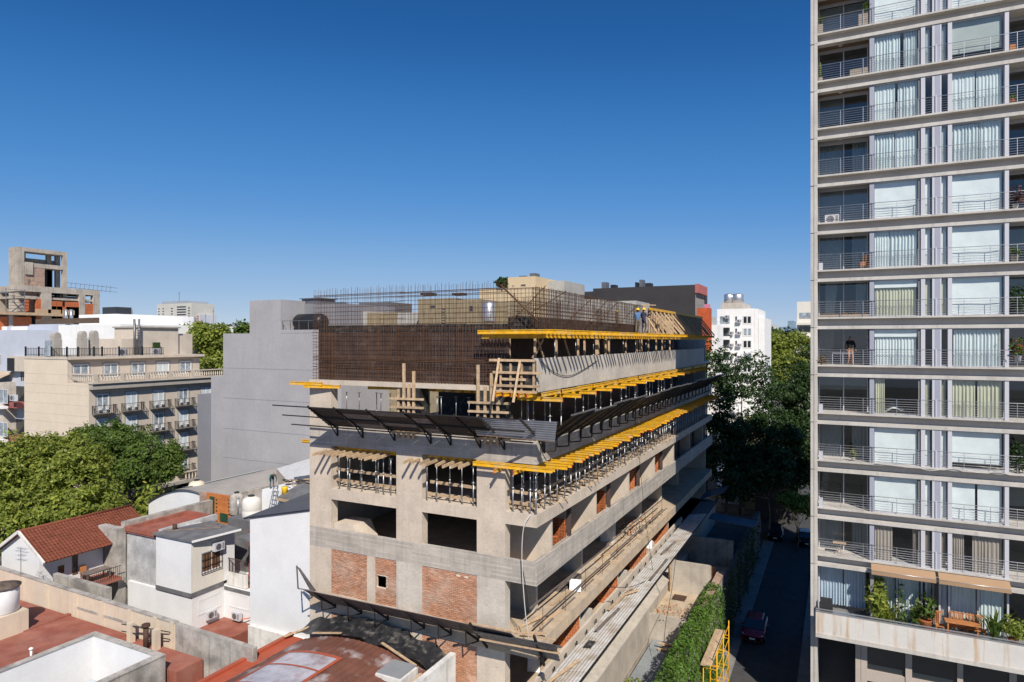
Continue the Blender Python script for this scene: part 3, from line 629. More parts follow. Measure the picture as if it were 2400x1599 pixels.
for i in range(14):
    ya, yb = 28.9 + i * 3.3, 32.19 + i * 3.3; w = rnd.uniform(-.08, .08)
    for k in range(3):
        f0, f1 = k / 3, k / 3 + .325; B = lambda f, y: (X1 + .06 + 1.75 * f, y, 16.6 + 1.3 * f + w * f)
        part(corr(B(f0, ya), B(f0, yb), B(f1, ya), B(f1, yb), 3, .04, (-.66, 0, .75)), 'slat_sheet', TINB, t)
    part(MB().bar(B(1.02, ya - .2), B(1.02, yb + .1), .07, .07), 'edge_pipe', GALVD, t)
t = thing('catch_platform', 'lower catch platform of planks and tin across the brick front above the curved red roof', 'catch platform', (-20, 28, 6.4))
for u in (735, 797, 860, 946, 1010, 1075):
    x = at_y(u, 1400, 27.35).x
    part(MB().bar((x + .3, 28.73, 6.4), (x, 27.3, 7.6), .07, .1).bar((x + .3, 28.75, 6.3), (x + .3, 28.75, 6.75), .07, .07).bar((x + .28, 28.72, 6.32), (x + .1, 27.9, 6.45), .05, .05).bar((x + .1, 27.9, 6.4), (x + .1, 27.85, 7.1), .05, .05), 'bracket_arm', BRKT, t)
GPL = M('grey_plank', (.16, .13, .115), var=.25, sc=2, island=.15)
for i in range(7):
    xa, xb = -26.75 + i * 1.86, -24.92 + i * 1.86
    for k in range(4):
        f0, f1 = k / 4 + .01, k / 4 + .235; C_ = lambda f, x: (x, 28.72 - 1.42 * f, 6.5 + 1.15 * f + (x + 28) * .012)
        m = MB(); a, b, c, d = C_(f0, xa), C_(f0, xb), C_(f1, xb), C_(f1, xa); n_ = Vector((0, .63, .77)) * .03
        m.hexa([a, b, c, d] + [tuple(Vector(q) + n_) for q in (a, b, c, d)]); part(m, 'plank', GPL, t)
part(corr((-26.2, 28.1, 7.3), (-23.2, 28.1, 7.35), (-26.2, 28.6, 6.95), (-23.2, 28.6, 7.0), 3, .04, (0, .5, .85)), 'loose_tin', TINW, t)
for (xa, xb, z) in ((-16.2, -11.6, 7.55), (-15.8, -11.3, 7.3), (-15.6, -11.4, 7.0)):
    part(MB().bar((xa, 27.9 - (7.5 - z) * .4, z), (xb, 27.6, z + .25), .14, .05), 'loose_plank', TIMBER if z != 7.3 else GALVD, t)
part(MB().bar((-15.7, 28.6, 6.2), (-15.9, 27.2, 7.9), .09, .12).bar((-12.6, 28.6, 6.0), (-12.5, 27.2, 8.0), .09, .12), 'bracket_arm', BRKT, t)
part(corr((-15.8, 28.6, 6.45), (-11.7, 28.4, 6.5), (-15.9, 27.4, 7.5), (-11.4, 27.2, 7.8), 6, .05, (0, .6, .8)), 'sheet', GALVD, t)
t = thing('tilted_screen', 'steel framed screen standing tilted at the left end of the lower catch platform', 'screen', (-27.2, 28, 7.05))
part(MB().bar((-27.35, 27.6, 7.5), (-27.4, 27.55, 8.8), .06, .06).bar((-27.35, 27.6, 7.5), (-27.0, 28.3, 7.2), .05, .05), 'frame', GALVD, t)
m = MB(); a, b, c, d = [Vector(q) for q in ((-27.4, 27.55, 8.75), (-27.35, 27.75, 8.6), (-26.95, 28.6, 7.1), (-27.15, 28.4, 7.05))]; m.hexa([a, b, c, d] + [q + Vector((.03, -.02, .02)) for q in (a, b, c, d)]); part(m, 'sheet', GALVD, t)
# ---- grey corrugated canopy along the long side
t = thing('tin_canopy', 'pale corrugated tin canopy running along the long side above the yard', 'canopy', (-12, 45, 4.6))
for i in range(14):
    ya, yb = 27.4 + i * 3.0, 30.5 + i * 3.0; z0 = 4.85 + rnd.uniform(-.02, .02); dz = .012 * (i % 2)
    part(corr((-12.85, ya, z0 + dz), (-12.85, yb, z0 + dz), (-11.15, ya, z0 + .32 + dz), (-11.15, yb, z0 + .32 + dz), 9, .035, (-.18, 0, .98)), 'sheet', TIN if i < 12 else GALVD, t)
for i in range(28): y = 27.6 + i * 1.6; part(MB().bar((-13.0, y, 4.0), (-11.1, y, 5.1), .07, .08).bar((-13.0, y, 4.0), (-13.0, y, 4.85), .07, .07), 'bracket', BRKT, t)
part(MB().bar((-11.12, 27.3, 5.12), (-11.12, 69.5, 5.12), .06, .08).bar((-11.3, 27.3, 5.0), (-11.3, 69.5, 5.0), .05, .05), 'edge_pipe', BRKT, t)
one(MB().bar((-14.4, 26.9, 4.9), (-10.9, 28.6, 5.45), .12, .2).bar((-14.3, 26.8, 4.7), (-10.95, 28.4, 5.2), .08, .08), 'folded_tarp', BRKT, 'black rolled sheet at the near end of the tin canopy', 'sheet')
one(MB().box(-12.3, -11.9, 33.1, 34.0, 5.02, 5.06), 'hatch_board', PLYBLK, 'small dark board lying on the tin canopy', 'board')
# ---- things on the balcony floor above the canopy
for i, (xa, ya, xb, yb, z, lab) in enumerate(((-14.1, 30.2, -13.75, 42, 7.85, 'upper guard rail timber over the dusty balcony of the long side'), (-13.6, 29.5, -13.35, 41.5, 7.3, 'lower guard rail timber over the dusty balcony of the long side'), (-13.9, 42, -13.6, 56.5, 7.85, 'far upper guard rail timber over the dusty balcony'), (-13.5, 41.6, -13.3, 55, 7.3, 'far lower guard rail timber over the dusty balcony'))):
    stick((xa, ya, z), (xb, yb, z), .05, .09, lab, 'guard rails of the dusty balcony', mat=GPL)
for i in range(9): y = 30.2 + i * 3.1; one(MB().tube((X1 - .3, y, 6.73), (X1 - .3, y, 8.1), .014, 5).tube((X1 - .3, y, 7.4), (X1 - .6, y + .3, 6.75), .01, 4), 'starter_bar', RUST, 'thin rusty bar standing up from the edge of the dusty balcony', 'steel bar', 'bars standing on the dusty balcony')
for i, (xa, ya, xb, yb) in enumerate(((-14.3, 33.5, -13.9, 38.5), (-14.5, 41.5, -14.1, 45.6), (-13.8, 44.2, -13.6, 48.8), (-14.2, 52.4, -13.7, 57.5), (-14.0, 30.4, -13.6, 33.2), (-13.75, 38, -13.7, 42))): stick((xa, ya, 6.77), (xb, yb, 6.78), .2, .05, 'dusty plank lying lengthwise on the floor of the dusty balcony', 'planks on the dusty balcony')
for i in range(9): y = 29.6 + i * 3.2; stick((X1 - .55, y, 6.75), (X1 - .5, y + 2.4, 6.76), .1, .03, 'dark lath lying along the edge of the dusty balcony', 'laths on the dusty balcony', mat=GPL)
pls = (('grey plank lying lengthwise near the small dark board on the tin canopy', -12.3, 35.2, -12.0, 38.6), ('short pale plank across the middle of the tin canopy', -12.5, 41.0, -11.7, 41.9), ('long thin timber on the canopy by the curved cable', -12.6, 38.4, -12.3, 42.6), ('pale warped plank at the near end of the tin canopy', -12.6, 28.6, -11.9, 31.4), ('grey board far along the tin canopy', -12.2, 50.2, -11.9, 53.5), ('dark batten along the outer edge of the tin canopy', -11.5, 44, -11.4, 48.6))
for (lab, xa, ya, xb, yb) in pls: stick((xa, ya, 5.0 + (xa + 12.85) * .19), (xb, yb, 5.0 + (xb + 12.85) * .19), .16, .05, lab, 'planks on the tin canopy', mat=GPL if 'grey' in lab or 'dark' in lab else TIMBER)
for (x, y, r_, s_, lab, z) in ((-13.9, at_x(1348, 1366, -13.9).y, .2, .95, 'white foam block standing on the dusty balcony by the fin wall', 6.74), (-13.7, 51.6, -.1, .9, 'white foam block by the brick infill further along', 4.9), (-15.0, 32.6, .3, .9, 'white foam block under the near end of the lower platform', 3.32)):
    o = place(MB().box(-.45, .45, -.06, .06, 0, .85).mesh('foam_block', [FOAM]), 'foam_block', (x, y, z), (R(-14), 0, r_), label=lab, cat='foam block', scale=(.75, .75, .8))
m = MB()
for i in range(420):
    a, q = rnd.uniform(0, 6.28), abs(rnd.gauss(0, 1)); x = -14.6 + math.cos(a) * q * .6; y = 50 + math.sin(a) * q * 2.2; s_ = rnd.uniform(.05, .14); z = 6.73 + max(0, .5 - q * .25) * rnd.random()
    m.mi = 1 if rnd.random() < .16 else 0; m.bar((x, y, z), (x + s_ * rnd.uniform(.5, 1.5), y + s_ * rnd.uniform(-1, 1), z + s_ * rnd.uniform(0, .8)), s_, s_ * .7)
struct(m, 'rubble', [CFLOOR, HOLLOW], 'stuff')
t = thing('tin_stack', 'pile of old grey tin sheets lying on the dusty balcony', 'sheets', (-14.6, 37, 6.74))
for k in range(5): part(corr((-15.1, 35.6 + k * .1, 6.78 + k * .05), (-14.5 - k * .05, 35.6 + k * .12, 6.78 + k * .05), (-14.9, 38.4, 6.8 + k * .05), (-14.3, 38.3, 6.8 + k * .05), 3, .03, (0, 0, 1)), 'sheet', GPL, t)
for i, (x, y, a, l) in enumerate(((-14.8, 29.9, 1.2, 2.4), (-14.6, 29.5, .2, 1.5), (-14.2, 29.3, .3, 1.3))): stick((x, y, 6.78 + i * .05), (x + math.cos(a) * l, y + math.sin(a) * l, 6.9 + i * .05), .16, .05, 'loose plank on the near corner of the dusty balcony', 'loose planks of the balcony corner')
# hose and cables hanging off the building
def rope(pts, r_, name, mat, lab, cat='cable', group=None):
    pts = [Vector(p) for p in pts]; q = []
    for i in range(len(pts) - 1):
        p0 = pts[max(i - 1, 0)]; p1 = pts[i]; p2 = pts[i + 1]; p3 = pts[min(i + 2, len(pts) - 1)]
        for k in range(6):
            t_ = k / 6; q.append(.5 * ((2 * p1) + (p2 - p0) * t_ + (2 * p0 - 5 * p1 + 4 * p2 - p3) * t_ ** 2 + (3 * p1 - p0 - 3 * p2 + p3) * t_ ** 3))
    q.append(pts[-1]); m = MB(); m.path(q, r_, 5); return one(m, name, mat, lab, cat, group)
rope([(-13.35, 28.75, 13.1), (-13.6, 28.5, 12.6), (-13.75, 28.55, 11.6), (-13.75, 28.6, 10.2), (-13.6, 28.6, 8.4), (-13.45, 28.7, 7)], .022, 'hose', HOSE, 'pale hose hanging down the front corner of the slab', 'hose')
rope([(-13.9, 28.78, 10.72), (-13.7, 28.6, 10.2), (-13.5, 28.55, 9.3), (-13.4, 28.6, 8.4)], .025, 'hose', CABLE, 'short black cable hanging over the board marked parapet', 'cable')
rope([(X1 + .03, 29.3, 20.5), (X1 + .05, 30.8, 19.9), (X1 + .06, 32.8, 19.62), (X1 + .06, 35, 19.85), (X1 + .04, 37.5, 20.3)], .018, 'cable', CABLE, 'black cable sagging across the fresh concrete band')
rope([at_x(1489, 990, X1 + .3), at_x(1497, 1060, X1 + .3), at_x(1512, 1210, X1 + .5), at_x(1532, 1350, X1 + 1.2)], .016, 'cable', CABLE, 'long thin cable hanging down the long side to the canopy')
rope([at_x(1585, 1300, -11.0), at_x(1575, 1380, -10.9), at_x(1562, 1450, -10.7), at_x(1556, 1505, -10.5)], .018, 'cable', CABLE, 'black cable dropping from the canopy edge into the yard')
rope([at_x(1425, 1375, -12.3), at_x(1480, 1375, -12.0), at_x(1530, 1350, -11.8), at_x(1560, 1310, -11.6)], .02, 'cable', CABLE, 'black cable lying in a curve over the tin canopy')
# ================================================================== APARTMENT TOWER ON THE RIGHT
TY, TX = 44.6, -1.57
TW = M('tower_white_concrete', (.52, .49, .45), var=.1, sc=.8, col2=(.44, .41, .37), mix=.5, sc2=.6, streak=(.33, .30, .27), samt=.5)
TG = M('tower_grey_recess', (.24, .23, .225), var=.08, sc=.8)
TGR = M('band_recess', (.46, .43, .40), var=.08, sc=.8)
TLIL = M('lavender_panel', (.33, .345, .41), rough=.5, var=.04); TALU = M('white_aluminium', (.52, .52, .56), rough=.4, var=.03)
WOODC = M('wood_soffit', (.17, .115, .08), var=.15, sc=3); DARK = M('dark_interior', (.05, .05, .055), var=.1)  # the dark interior colour holds the gloom of rooms and openings
RAIL = M('rail_steel', (.58, .59, .61), rough=.4, metal=.8, var=.05); WARM = M('warm_room_wall', (.25, .2, .16), var=.1)
C_W = cloth('white_curtain', (.79, .87, .86)); C_O = cloth('olive_curtain', (.66, .66, .50)); C_B = cloth('taupe_curtain', (.47, .41, .35)); C_S = cloth('roller_blind', (.82, .87, .86), .15); C_G = cloth('sage_blind', (.50, .55, .51), .2); C_Y = cloth('sky_curtain', (.55, .66, .76))
tower = thing('apartment_tower', 'tall white apartment tower with curtained windows and railed balconies', 'building', (5, 52, GROUND_Z))
def T(mb, name, mat, parent=None, label=None, kind=None): return part(mb, name, mat, parent or tower, label, kind)
ux = lambda u, y=TY: at_y(u, 800, y).x
XE = 20.0
zk = [8.33 + 2.926 * k for k in range(14)]
T(MB().box(TX, TX + .19, TY, 58, GROUND_Z, 49), 'blade_wall', TW); T(MB().box(TX + .2, TX + .39, TY - .03, 58, GROUND_Z, 49), 'blade_wall', TW)
jm = MB()
for z in zk: jm.box(TX - .005, TX + .393, TY - .034, TY + .3, z - .62, z - .6)
T(jm, 'joint_grooves', TG, kind='stuff')
for z in zk:
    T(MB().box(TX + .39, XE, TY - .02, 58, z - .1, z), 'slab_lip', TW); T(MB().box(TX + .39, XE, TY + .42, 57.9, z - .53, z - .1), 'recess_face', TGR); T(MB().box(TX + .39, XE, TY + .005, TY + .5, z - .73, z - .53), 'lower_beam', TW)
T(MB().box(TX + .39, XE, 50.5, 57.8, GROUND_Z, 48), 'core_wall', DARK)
def curtain(xa, xb, z0, z1, y, mat, parent, seed, amp=.06, taper=0, name='curtain'):
    rr = random.Random(seed); n = max(5, int(abs(xb - xa) / .16)); ph = [rr.uniform(-.5, .5) for _ in range(n + 2)]; am = [rr.uniform(.5, 1.3) for _ in range(n + 2)]; m = MB(); m.smooth = True
    def fn(a, b):
        s_ = a * n; i = int(min(s_, n - 1)); f = s_ - i; k = math.sin((s_ + (ph[i] * (1 - f) + ph[i + 1] * f) * .5) * 2 * math.pi) * amp * (am[i] * (1 - f) + am[i + 1] * f) * (.55 + .45 * (1 - b))
        w = 1 - taper * (1 - b) if taper > 0 else 1
        return (xa + (xb - xa) * (a * w), y + k, z0 + (z1 - z0) * b)
    m.grid(fn, n * 8, 5); return T(m, name, mat, parent)
def blind(xa, xb, z0, z1, y, mat, parent, sag=.02):
    m = MB(); m.smooth = True; m.grid(lambda a, b: (xa + (xb - xa) * a, y + sag * math.sin(a * 3.14) * (1 - b) * 1.5 + sag * .6 * math.sin(a * 9 + b * 5) * (1 - b), z0 + (z1 - z0) * b), 14, 6); return T(m, 'blind', mat, parent)
uA0, uA1, uN10, uN11, uN20, uN21, uB0, uB1, uR = 2049, 2158, 2168, 2183, 2206, 2221, 2231, 2354, 2364
GY = TY + .15
A0, A1, N10, N11, N20, N21, B0, B1, RX = [ux(u, GY) for u in (uA0, uA1, uN10, uN11, uN20, uN21, uB0, uB1, uR)]
L0, L1 = TX + .4, ux(2038, GY)
style = {11: ('S', 'S', 's', 'S'), 10: ('W', 'Gg', 'w', 'D'), 9: ('W', 'W2', 'd', 'H'), 8: ('W', 'W', 'w', 'c'), 7: ('S', 'S', 's', 'S'), 6: ('W', 'S', 's', 'c'), 5: ('SO', 'S', 'so', 'p'), 4: ('SW', 'Wt', 'd', 'd'), 3: ('Oo', 'O', 'o', 'H'), 2: ('S', 'Sg', 's', 'c'), 1: ('S', 'S2', 's', 'D'), 0: ('Bo', 'Bo', 'b', 'c'), 12: ('W', 'W', 'w', 'D')}
for k in range(13):
    z0, z1 = zk[k], zk[k + 1] - .73; sA, sB, sn, sl_ = style[k]
    # window wall frames
    wv = T(MB().box(L1, A0, TY + .1, GY + .12, z0, z1), 'corner_panel', TLIL)
    for (xa, xb, mt) in ((A1, N10, TALU), (N11 + .03, (N11 + N20) / 2 - .09, TALU), ((N11 + N20) / 2 - .085, (N11 + N20) / 2 + .16, TLIL), ((N11 + N20) / 2 + .165, N20, TALU), (N21, B0, TALU), (B1, RX, TALU)):
        T(MB().box(xa, xb, GY - .1, GY + .12, z0, z1), 'mullion', mt)
    T(MB().box(A0, B1, GY + .0, GY + .1, z1 - .06, z1 - .001), 'head_frame', TALU); T(MB().box(A0, B1, GY + .0, GY + .1, z0 + .001, z0 + .05), 'sill_frame', TALU)
    for (xa, xb) in ((A0, A1), (N10, N11), (N20, N21), (B0, B1)): T(MB().poly([(xa, GY + .02, z0 + .05), (xb, GY + .02, z0 + .05), (xb, GY + .02, z1 - .06), (xa, GY + .02, z1 - .06)]), 'window_pane', GLASS)
    T(MB().box(A1 - .12, A1 - .05, GY - .02, GY + .03, z0 + .05, z1 - .06), 'sash_stile', M('grey_sash', (.2, .21, .23)) if k == 12 else bpy.data.materials['grey_sash'] if 'grey_sash' in bpy.data.materials else TG)
    for zone, (xa, xb), s_ in (('A', (A0, A1 - .15), sA), ('B', (B0, B1 - .1), sB)):
        cy = GY + .15; sd = k * 17 + ord(zone)
        if s_[0] == 'W' and s_ != 'Wt':
            mid = xa + (xb - xa) * (.62 if k == 10 else (.48, .55, .36, .5)[(k * 3 + (zone == 'B')) % 4]); curtain(xa + .03, mid - .03, z0 + .04, z1 - .05 - .03 * (k % 3), cy, C_W, wv, sd, .045 + .02 * (k % 3)); curtain(mid + (.16 if k == 10 else (.02, .12, .0, .05)[(k + (zone == 'B') * 2) % 4]), xb - (.25 if k == 12 else 0), z0 + .04, z1 - .05, cy + .03, C_W, wv, sd + 1, .05 + .018 * (sd % 3))
        elif s_ == 'Wt': curtain(xa + .1, xb - .05, z0 + .04, z1 - .08, cy, C_W, wv, sd, .07)
        elif s_[0] == 'O' and s_ != 'Oo': curtain(xa + .05, (xa + xb) / 2 - .05, z0 + .06, z1 - .06, cy, C_O, wv, sd, .06); curtain((xa + xb) / 2 + .06, xb, z0 + .06, z1 - .06, cy, C_O, wv, sd + 3, .06)
        elif s_ == 'Oo': curtain(xa + .04, xa + .55, z0 + .04, z1 - .06, cy, C_O, wv, sd, .05)
        elif s_ in ('S', 'S2'):
            if s_ == 'S2': blind(xa, (xa + xb) / 2 - .06, z0 + .05, z1 - .03, cy, C_S, wv); blind((xa + xb) / 2 + .06, xb, z0 + .05, z1 - .03, cy, C_S, wv)
            else: blind(xa + .02, xb, z0 + .05, z1 - .03, cy, C_S, wv, .035)
        elif s_ in ('Gg', 'Sg'): blind(xa + .02, xb, z0 + .38, z1 - .03, cy, C_G if s_ == 'Gg' else C_S, wv)
        elif s_ in ('SO', 'SW'): blind(xa + .02, xb, z1 - .48, z1 - .03, cy - .06, C_S, wv, .01); curtain(xa + .05, xb - .06, z0 + .04, z1 - .4, cy + .08, C_O if s_ == 'SO' else C_W, wv, sd)
        elif s_ == 'Bo': curtain(xa + .04, xa + .95 - (.35 if zone == 'B' else 0), z0 + .04, z1 - .06, cy, C_B, wv, sd, .05); curtain(xb - (.25 if zone == 'A' else 1.35), xb, z0 + .04, z1 - .06, cy, C_B, wv, sd + 5, .05)
    for (xa, xb) in ((N10, N11), (N20, N21)):
        if sn in 'wob': curtain(xa + .02, xb - .08, z0 + .05, z1 - .08, GY + .16, {'w': C_W, 'o': C_O, 'b': C_B}[sn], wv, k * 5 + int(xa * 7), .03)
        elif sn in ('s', 'so'): blind(xa, xb - .05, z0 + .05, z1 - .05, GY + .16, C_S if sn == 's' else C_O, wv)
    # recessed balconies, left and right
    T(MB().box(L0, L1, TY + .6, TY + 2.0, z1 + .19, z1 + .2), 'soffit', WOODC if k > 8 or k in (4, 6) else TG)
    by = TY + 1.55
    for (xa, xb) in ((L0, L1), (RX, XE)):
        f = T(MB().box(xa, xb, by, by + .06, z1 - .02, z1 + .19), 'window_frame', TALU)
        for xm in ((xa + .02, (xa + xb) / 2, xb - .08) if xb < 3 else (xa + .02, xa + 1.6)): part(MB().box(xm, xm + .06, by - .01, by + .07, z0, z1 - .021), 'stile', TALU, f)
        part(MB().poly([(xa, by + .02, z0), (xb, by + .02, z0), (xb, by + .02, z1 - .021), (xa, by + .02, z1 - .021)]), 'pane', GLASSD, f)
        if xb < 3:
            if sl_ == 'c': curtain(xa + .1, (xa + xb) / 2 - .05, z0, z1, by + .25, C_W, f, k + 90, .04); curtain((xa + xb) / 2 + .5, xb - .05, z0, z1, by + .25, C_W, f, k + 91, .04)
            elif sl_ == 'S': blind(xa, xb, z0 + .03, z1, by + .2, C_S, f)
            elif sl_ == 'H': blind(xa, (xa + xb) / 2, z0 + (1.3 if k == 3 else .7), z1, by + .2, C_G, f); k == 3 and blind((xa + xb) / 2, xb - .1, z0 + 1.35, z1, by + .2, C_G, f)
            elif sl_ == 'p': curtain(xa + .4, xa + 1.1, z0, z1, by + .25, C_W, f, k + 95, .04, .3); curtain(xb - .7, xb - .1, z0, z1, by + .25, C_W, f, k + 96, .04, .4)
            elif sl_ == 'd': curtain(xa + .02, xa + .9, z0, z1, by + .25, C_B, f, k + 97, .04)
        elif k in (6, 5, 1): blind(xa + .1, xb, z0 + .8, z1, by + .2, C_G, f)
    # railings
    rl = T(MB().tube((L0, TY + .06, z0 + .95), (XE, TY + .06, z0 + .95), .02, 6), 'railing', RAIL)
    for j in range(6): part(MB().tube((L0, TY + .06, z0 + .12 + j * .135), (XE, TY + .06, z0 + .12 + j * .135), .0095, 4), 'rail_wire', RAIL, rl)
    for u in (1970, 2023, 2045, 2102, 2152, 2260, 2322, 2385): part(MB().box(ux(u) - .012, ux(u) + .012, TY + .045, TY + .075, z0, z0 + .95), 'post', RAIL, rl)
    part(MB().box(ux(2194) - .035, ux(2194) + .035, TY - .01, TY + .1, z0, z0 + 1.0), 'divider_post', TALU, rl); part(MB().prism([(ux(2194), TY + .1, z0), (ux(2194), TY + .4, z0), (ux(2194), TY + .4, z0 + .5), (ux(2194), TY + .1, z0 + 1.0)], (.02, 0, 0)), 'divider_fin', TALU, rl)
    T(MB().lathe((ux(1970, 45.3), TY + 1.0, z1 + .12), [(.11, 0), (.13, .03), (.1, .065)], 10), 'ceiling_lamp', TALU)
# first floor terrace
RSTW = M('rust_streaked_parapet', (.60, .57, .53), var=.06, sc=.8, streak=(.42, .22, .05), samt=.75)
PX0 = ux(1912, 44.0)
T(MB().box(PX0, XE, 43.85, 44.05, 3.75, 5.03), 'terrace_parapet', RSTW, label='rust streaked terrace parapet'); T(MB().box(PX0, XE, 43.8, 46.5, 3.5, 3.745), 'terrace_slab', TW)
T(MB().box(PX0, XE, 43.83, 44.07, 5.032, 5.08), 'parapet_flashing', RAIL); T(MB().bar((PX0, 43.9, 5.2), (XE, 43.9, 5.2), .06, .05), 'handrail', RAIL)
T(MB().box(TX + .4, XE, 44.06, 46.4, 4.0, 4.72), 'terrace_floor', TG)
zt0, zt1 = 4.72, zk[0] - .73; wy = 45.4
tw_ = T(MB().box(ux(2038, wy), ux(2046, wy), 44.3, 45.5, zt0, zt1), 'terrace_screen', TG)
for u in (1918, 2100, 2158, 2168, 2185, 2200, 2222, 2290, 2360): x = ux(u, wy); T(MB().box(x, x + .09, wy - .05, wy + .08, zt0, zt1), 'mullion', TALU if u != 2185 else TG)
T(MB().poly([(TX + .4, wy, zt0), (XE, wy, zt0), (XE, wy, zt1), (TX + .4, wy, zt1)]), 'window_pane', GLASS)
curtain(ux(1920, wy), ux(1975, wy), zt0 + .3, zt1, wy + .2, C_Y, tw_, 501); curtain(ux(1978, wy), ux(2030, wy), zt0 + .3, zt1, wy + .2, C_Y, tw_, 502)
for a, b in ((2048, 2098), (2103, 2155), (2170, 2183), (2204, 2220), (2226, 2288), (2295, 2355)): curtain(ux(a, wy), ux(b, wy), zt0 + .05, zt1 - .1, wy + .22, C_W, tw_, a)
TAN = cloth('tan_awning', (.50, .33, .20), .3)
for (ua, ub, lab) in ((2043, 2196, 'tan fabric awning over the terrace plants, left of the pair'), (2203, 2374, 'tan fabric awning over the terrace table, right of the pair')):
    xa, xb = ux(ua, 43.7), ux(ub, 43.7); t = thing('awning', lab, 'awning', ((xa + xb) / 2, 44.2, 7.0), 'terrace awnings')
    m = MB(); m.hexa([(xa, 44.0, 7.93), (xb, 44.0, 7.93), (xb, 44.5, 8.2), (xa, 44.5, 8.2), (xa, 44.0, 7.95), (xb, 44.0, 7.95), (xb, 44.5, 8.22), (xa, 44.5, 8.22)]); part(m, 'canopy', TAN, t)
    m = MB(); m.box(xa, xb, 43.98, 43.995, 7.72, 7.93); part(m, 'valance', TAN, t); part(MB().tube((xa, 43.99, 7.94), (xb, 43.99, 7.94), .018, 6), 'front_bar', RAIL, t)
    for x in (xa + .05, xb - .05): part(MB().bar((x, 44.0, 7.9), (x, 44.5, 7.95), .03, .03), 'arm', RAIL, t)
# ground floor
BEI = M('beige_frame', (.42, .36, .31), var=.08)
for u in (2005, 2018, 2122, 2243, 2365): x = ux(u, 45.0); T(MB().box(x, x + (.28 if u in (2005, 2243) else .33), 44.9, 45.3, GROUND_Z, 3.5), 'ground_pillar', BEI)
T(MB().box(ux(2018, 45), XE, 44.95, 45.25, .95, 1.6), 'spandrel', BEI); T(MB().box(ux(2018, 45), XE, 44.98, 45.25, 3.2, 3.49), 'lintel', BEI); T(MB().box(ux(2018, 45), XE, 45.1, 45.13, GROUND_Z, 3.2), 'shop_glass', DGLASS)
T(MB().box(ux(1920, 47), ux(2004, 47), 47.5, 47.6, GROUND_Z, 3.4), 'entrance_door', DARK)
# ---- terrace furniture and balcony things
TEAK = M('teak', (.42, .17, .06), var=.2, sc=5, island=.1)
fx = ux(2265, 44.6)
t = thing('terrace_table', 'long reddish wooden table on the terrace behind the rusty parapet', 'table', (fx, 44.5, 4.72)); xa, xb = ux(2215, 44.4), ux(2300, 44.4)
for j in range(5): part(MB().box(xa, xb, 44.25 + j * .13, 44.36 + j * .13, 5.5, 5.54), 'slat', TEAK, t)
for x in (xa + .1, xb - .2):
    for y in (44.3, 44.8): part(MB().box(x, x + .07, y, y + .07, 4.72, 5.499), 'leg', TEAK, t)
def bench(xa, xb, y, lab, name='terrace_bench', rz=0):
    t = thing(name, lab, 'bench', ((xa + xb) / 2, y, 4.72), 'wooden terrace seats'); part(MB().box(xa, xb, y - .25, y + .2, 5.1, 5.14), 'seat', TEAK, t)
    part(MB().box(xa, xb, y + .2, y + .24, 5.78, 5.86), 'top_rail', TEAK, t); n = int((xb - xa) / .09)
    for i in range(n): part(MB().box(xa + i * .09, xa + i * .09 + .05, y + .205, y + .23, 5.14, 5.78), 'slat', TEAK, t)
    for x in (xa, xb - .05):
        for yy in (y - .25, y + .17): part(MB().box(x, x + .05, yy, yy + .05, 4.72, 5.1), 'leg', TEAK, t)
bench(ux(2225, 45), ux(2262, 45), 44.98, 'left slatted wooden chair back behind the terrace table'); bench(ux(2265, 45), ux(2310, 45), 44.98, 'right slatted wooden bench back behind the terrace table'); bench(ux(2192, 44.7), ux(2212, 44.7), 44.7, 'small wooden chair at the left end of the terrace table')
TERR = M('terracotta', (.42, .14, .05), var=.1); WPOT = M('white_pot', (.6, .58, .55), var=.05); WBOX = M('weathered_planter', (.33, .28, .23), var=.15, sc=4)
shrub((ux(2055, 44.6), 44.6, 4.72), 2.6, 1.2, 700, .16, LEAF_B, 'leafy_plant', 'tall leafy plant left on the terrace under the first awning'); blades((ux(2062, 44.4), 44.4, 4.72), 1.5, 90, LEAF_B, 'spiky_plant', 'spiky light green plant below the tall leafy plant', .7, .06); blades((ux(2085, 44.4), 44.4, 4.72), 1.1, 60, LEAF_B, 'spiky_plant', 'lower spiky plant right of the tall leafy plant', .6, .05)
shrub((ux(2110, 44.5), 44.5, 4.72), 2.3, .7, 120, .14, LEAF_M, 'slender_plant', 'slender plant with a bare red stem on the terrace'); shrub((ux(2167, 44.5), 44.5, 4.72), 1.5, 1.1, 120, .2, LEAF_M, 'potted_plant', 'plant in a round terracotta pot by the parapet', pot=.75, potmat=TERR); shrub((ux(2144, 44.4), 44.4, 4.72), .9, .4, 30, .25, LEAF_M, 'potted_plant', 'plant with one broad leaf in a pale pot', pot=.4, potmat=WPOT)
blades((ux(2330, 44.5), 44.5, 4.72), 2.0, 30, LEAF_M, 'palm_plant', 'small palm with drooping leaves right of the terrace table', 1.0, .09); shrub((ux(2375, 44.4), 44.4, 4.72), 1.1, 1.2, 260, .13, LEAF_B, 'leafy_plant', 'bushy plant at the right edge of the terrace', pot=.5, potmat=TERR)
o = one(MB().box(ux(1920, 44.3), ux(1952, 44.3), 44.2, 44.6, 4.72, 5.4).box(ux(1923, 44.3), ux(1950, 44.3), 44.25, 44.5, 5.4, 5.75), 'covered_grill', M('black_cover', (.03, .03, .032), var=.2), 'black covered grill at the left end of the terrace', 'grill')
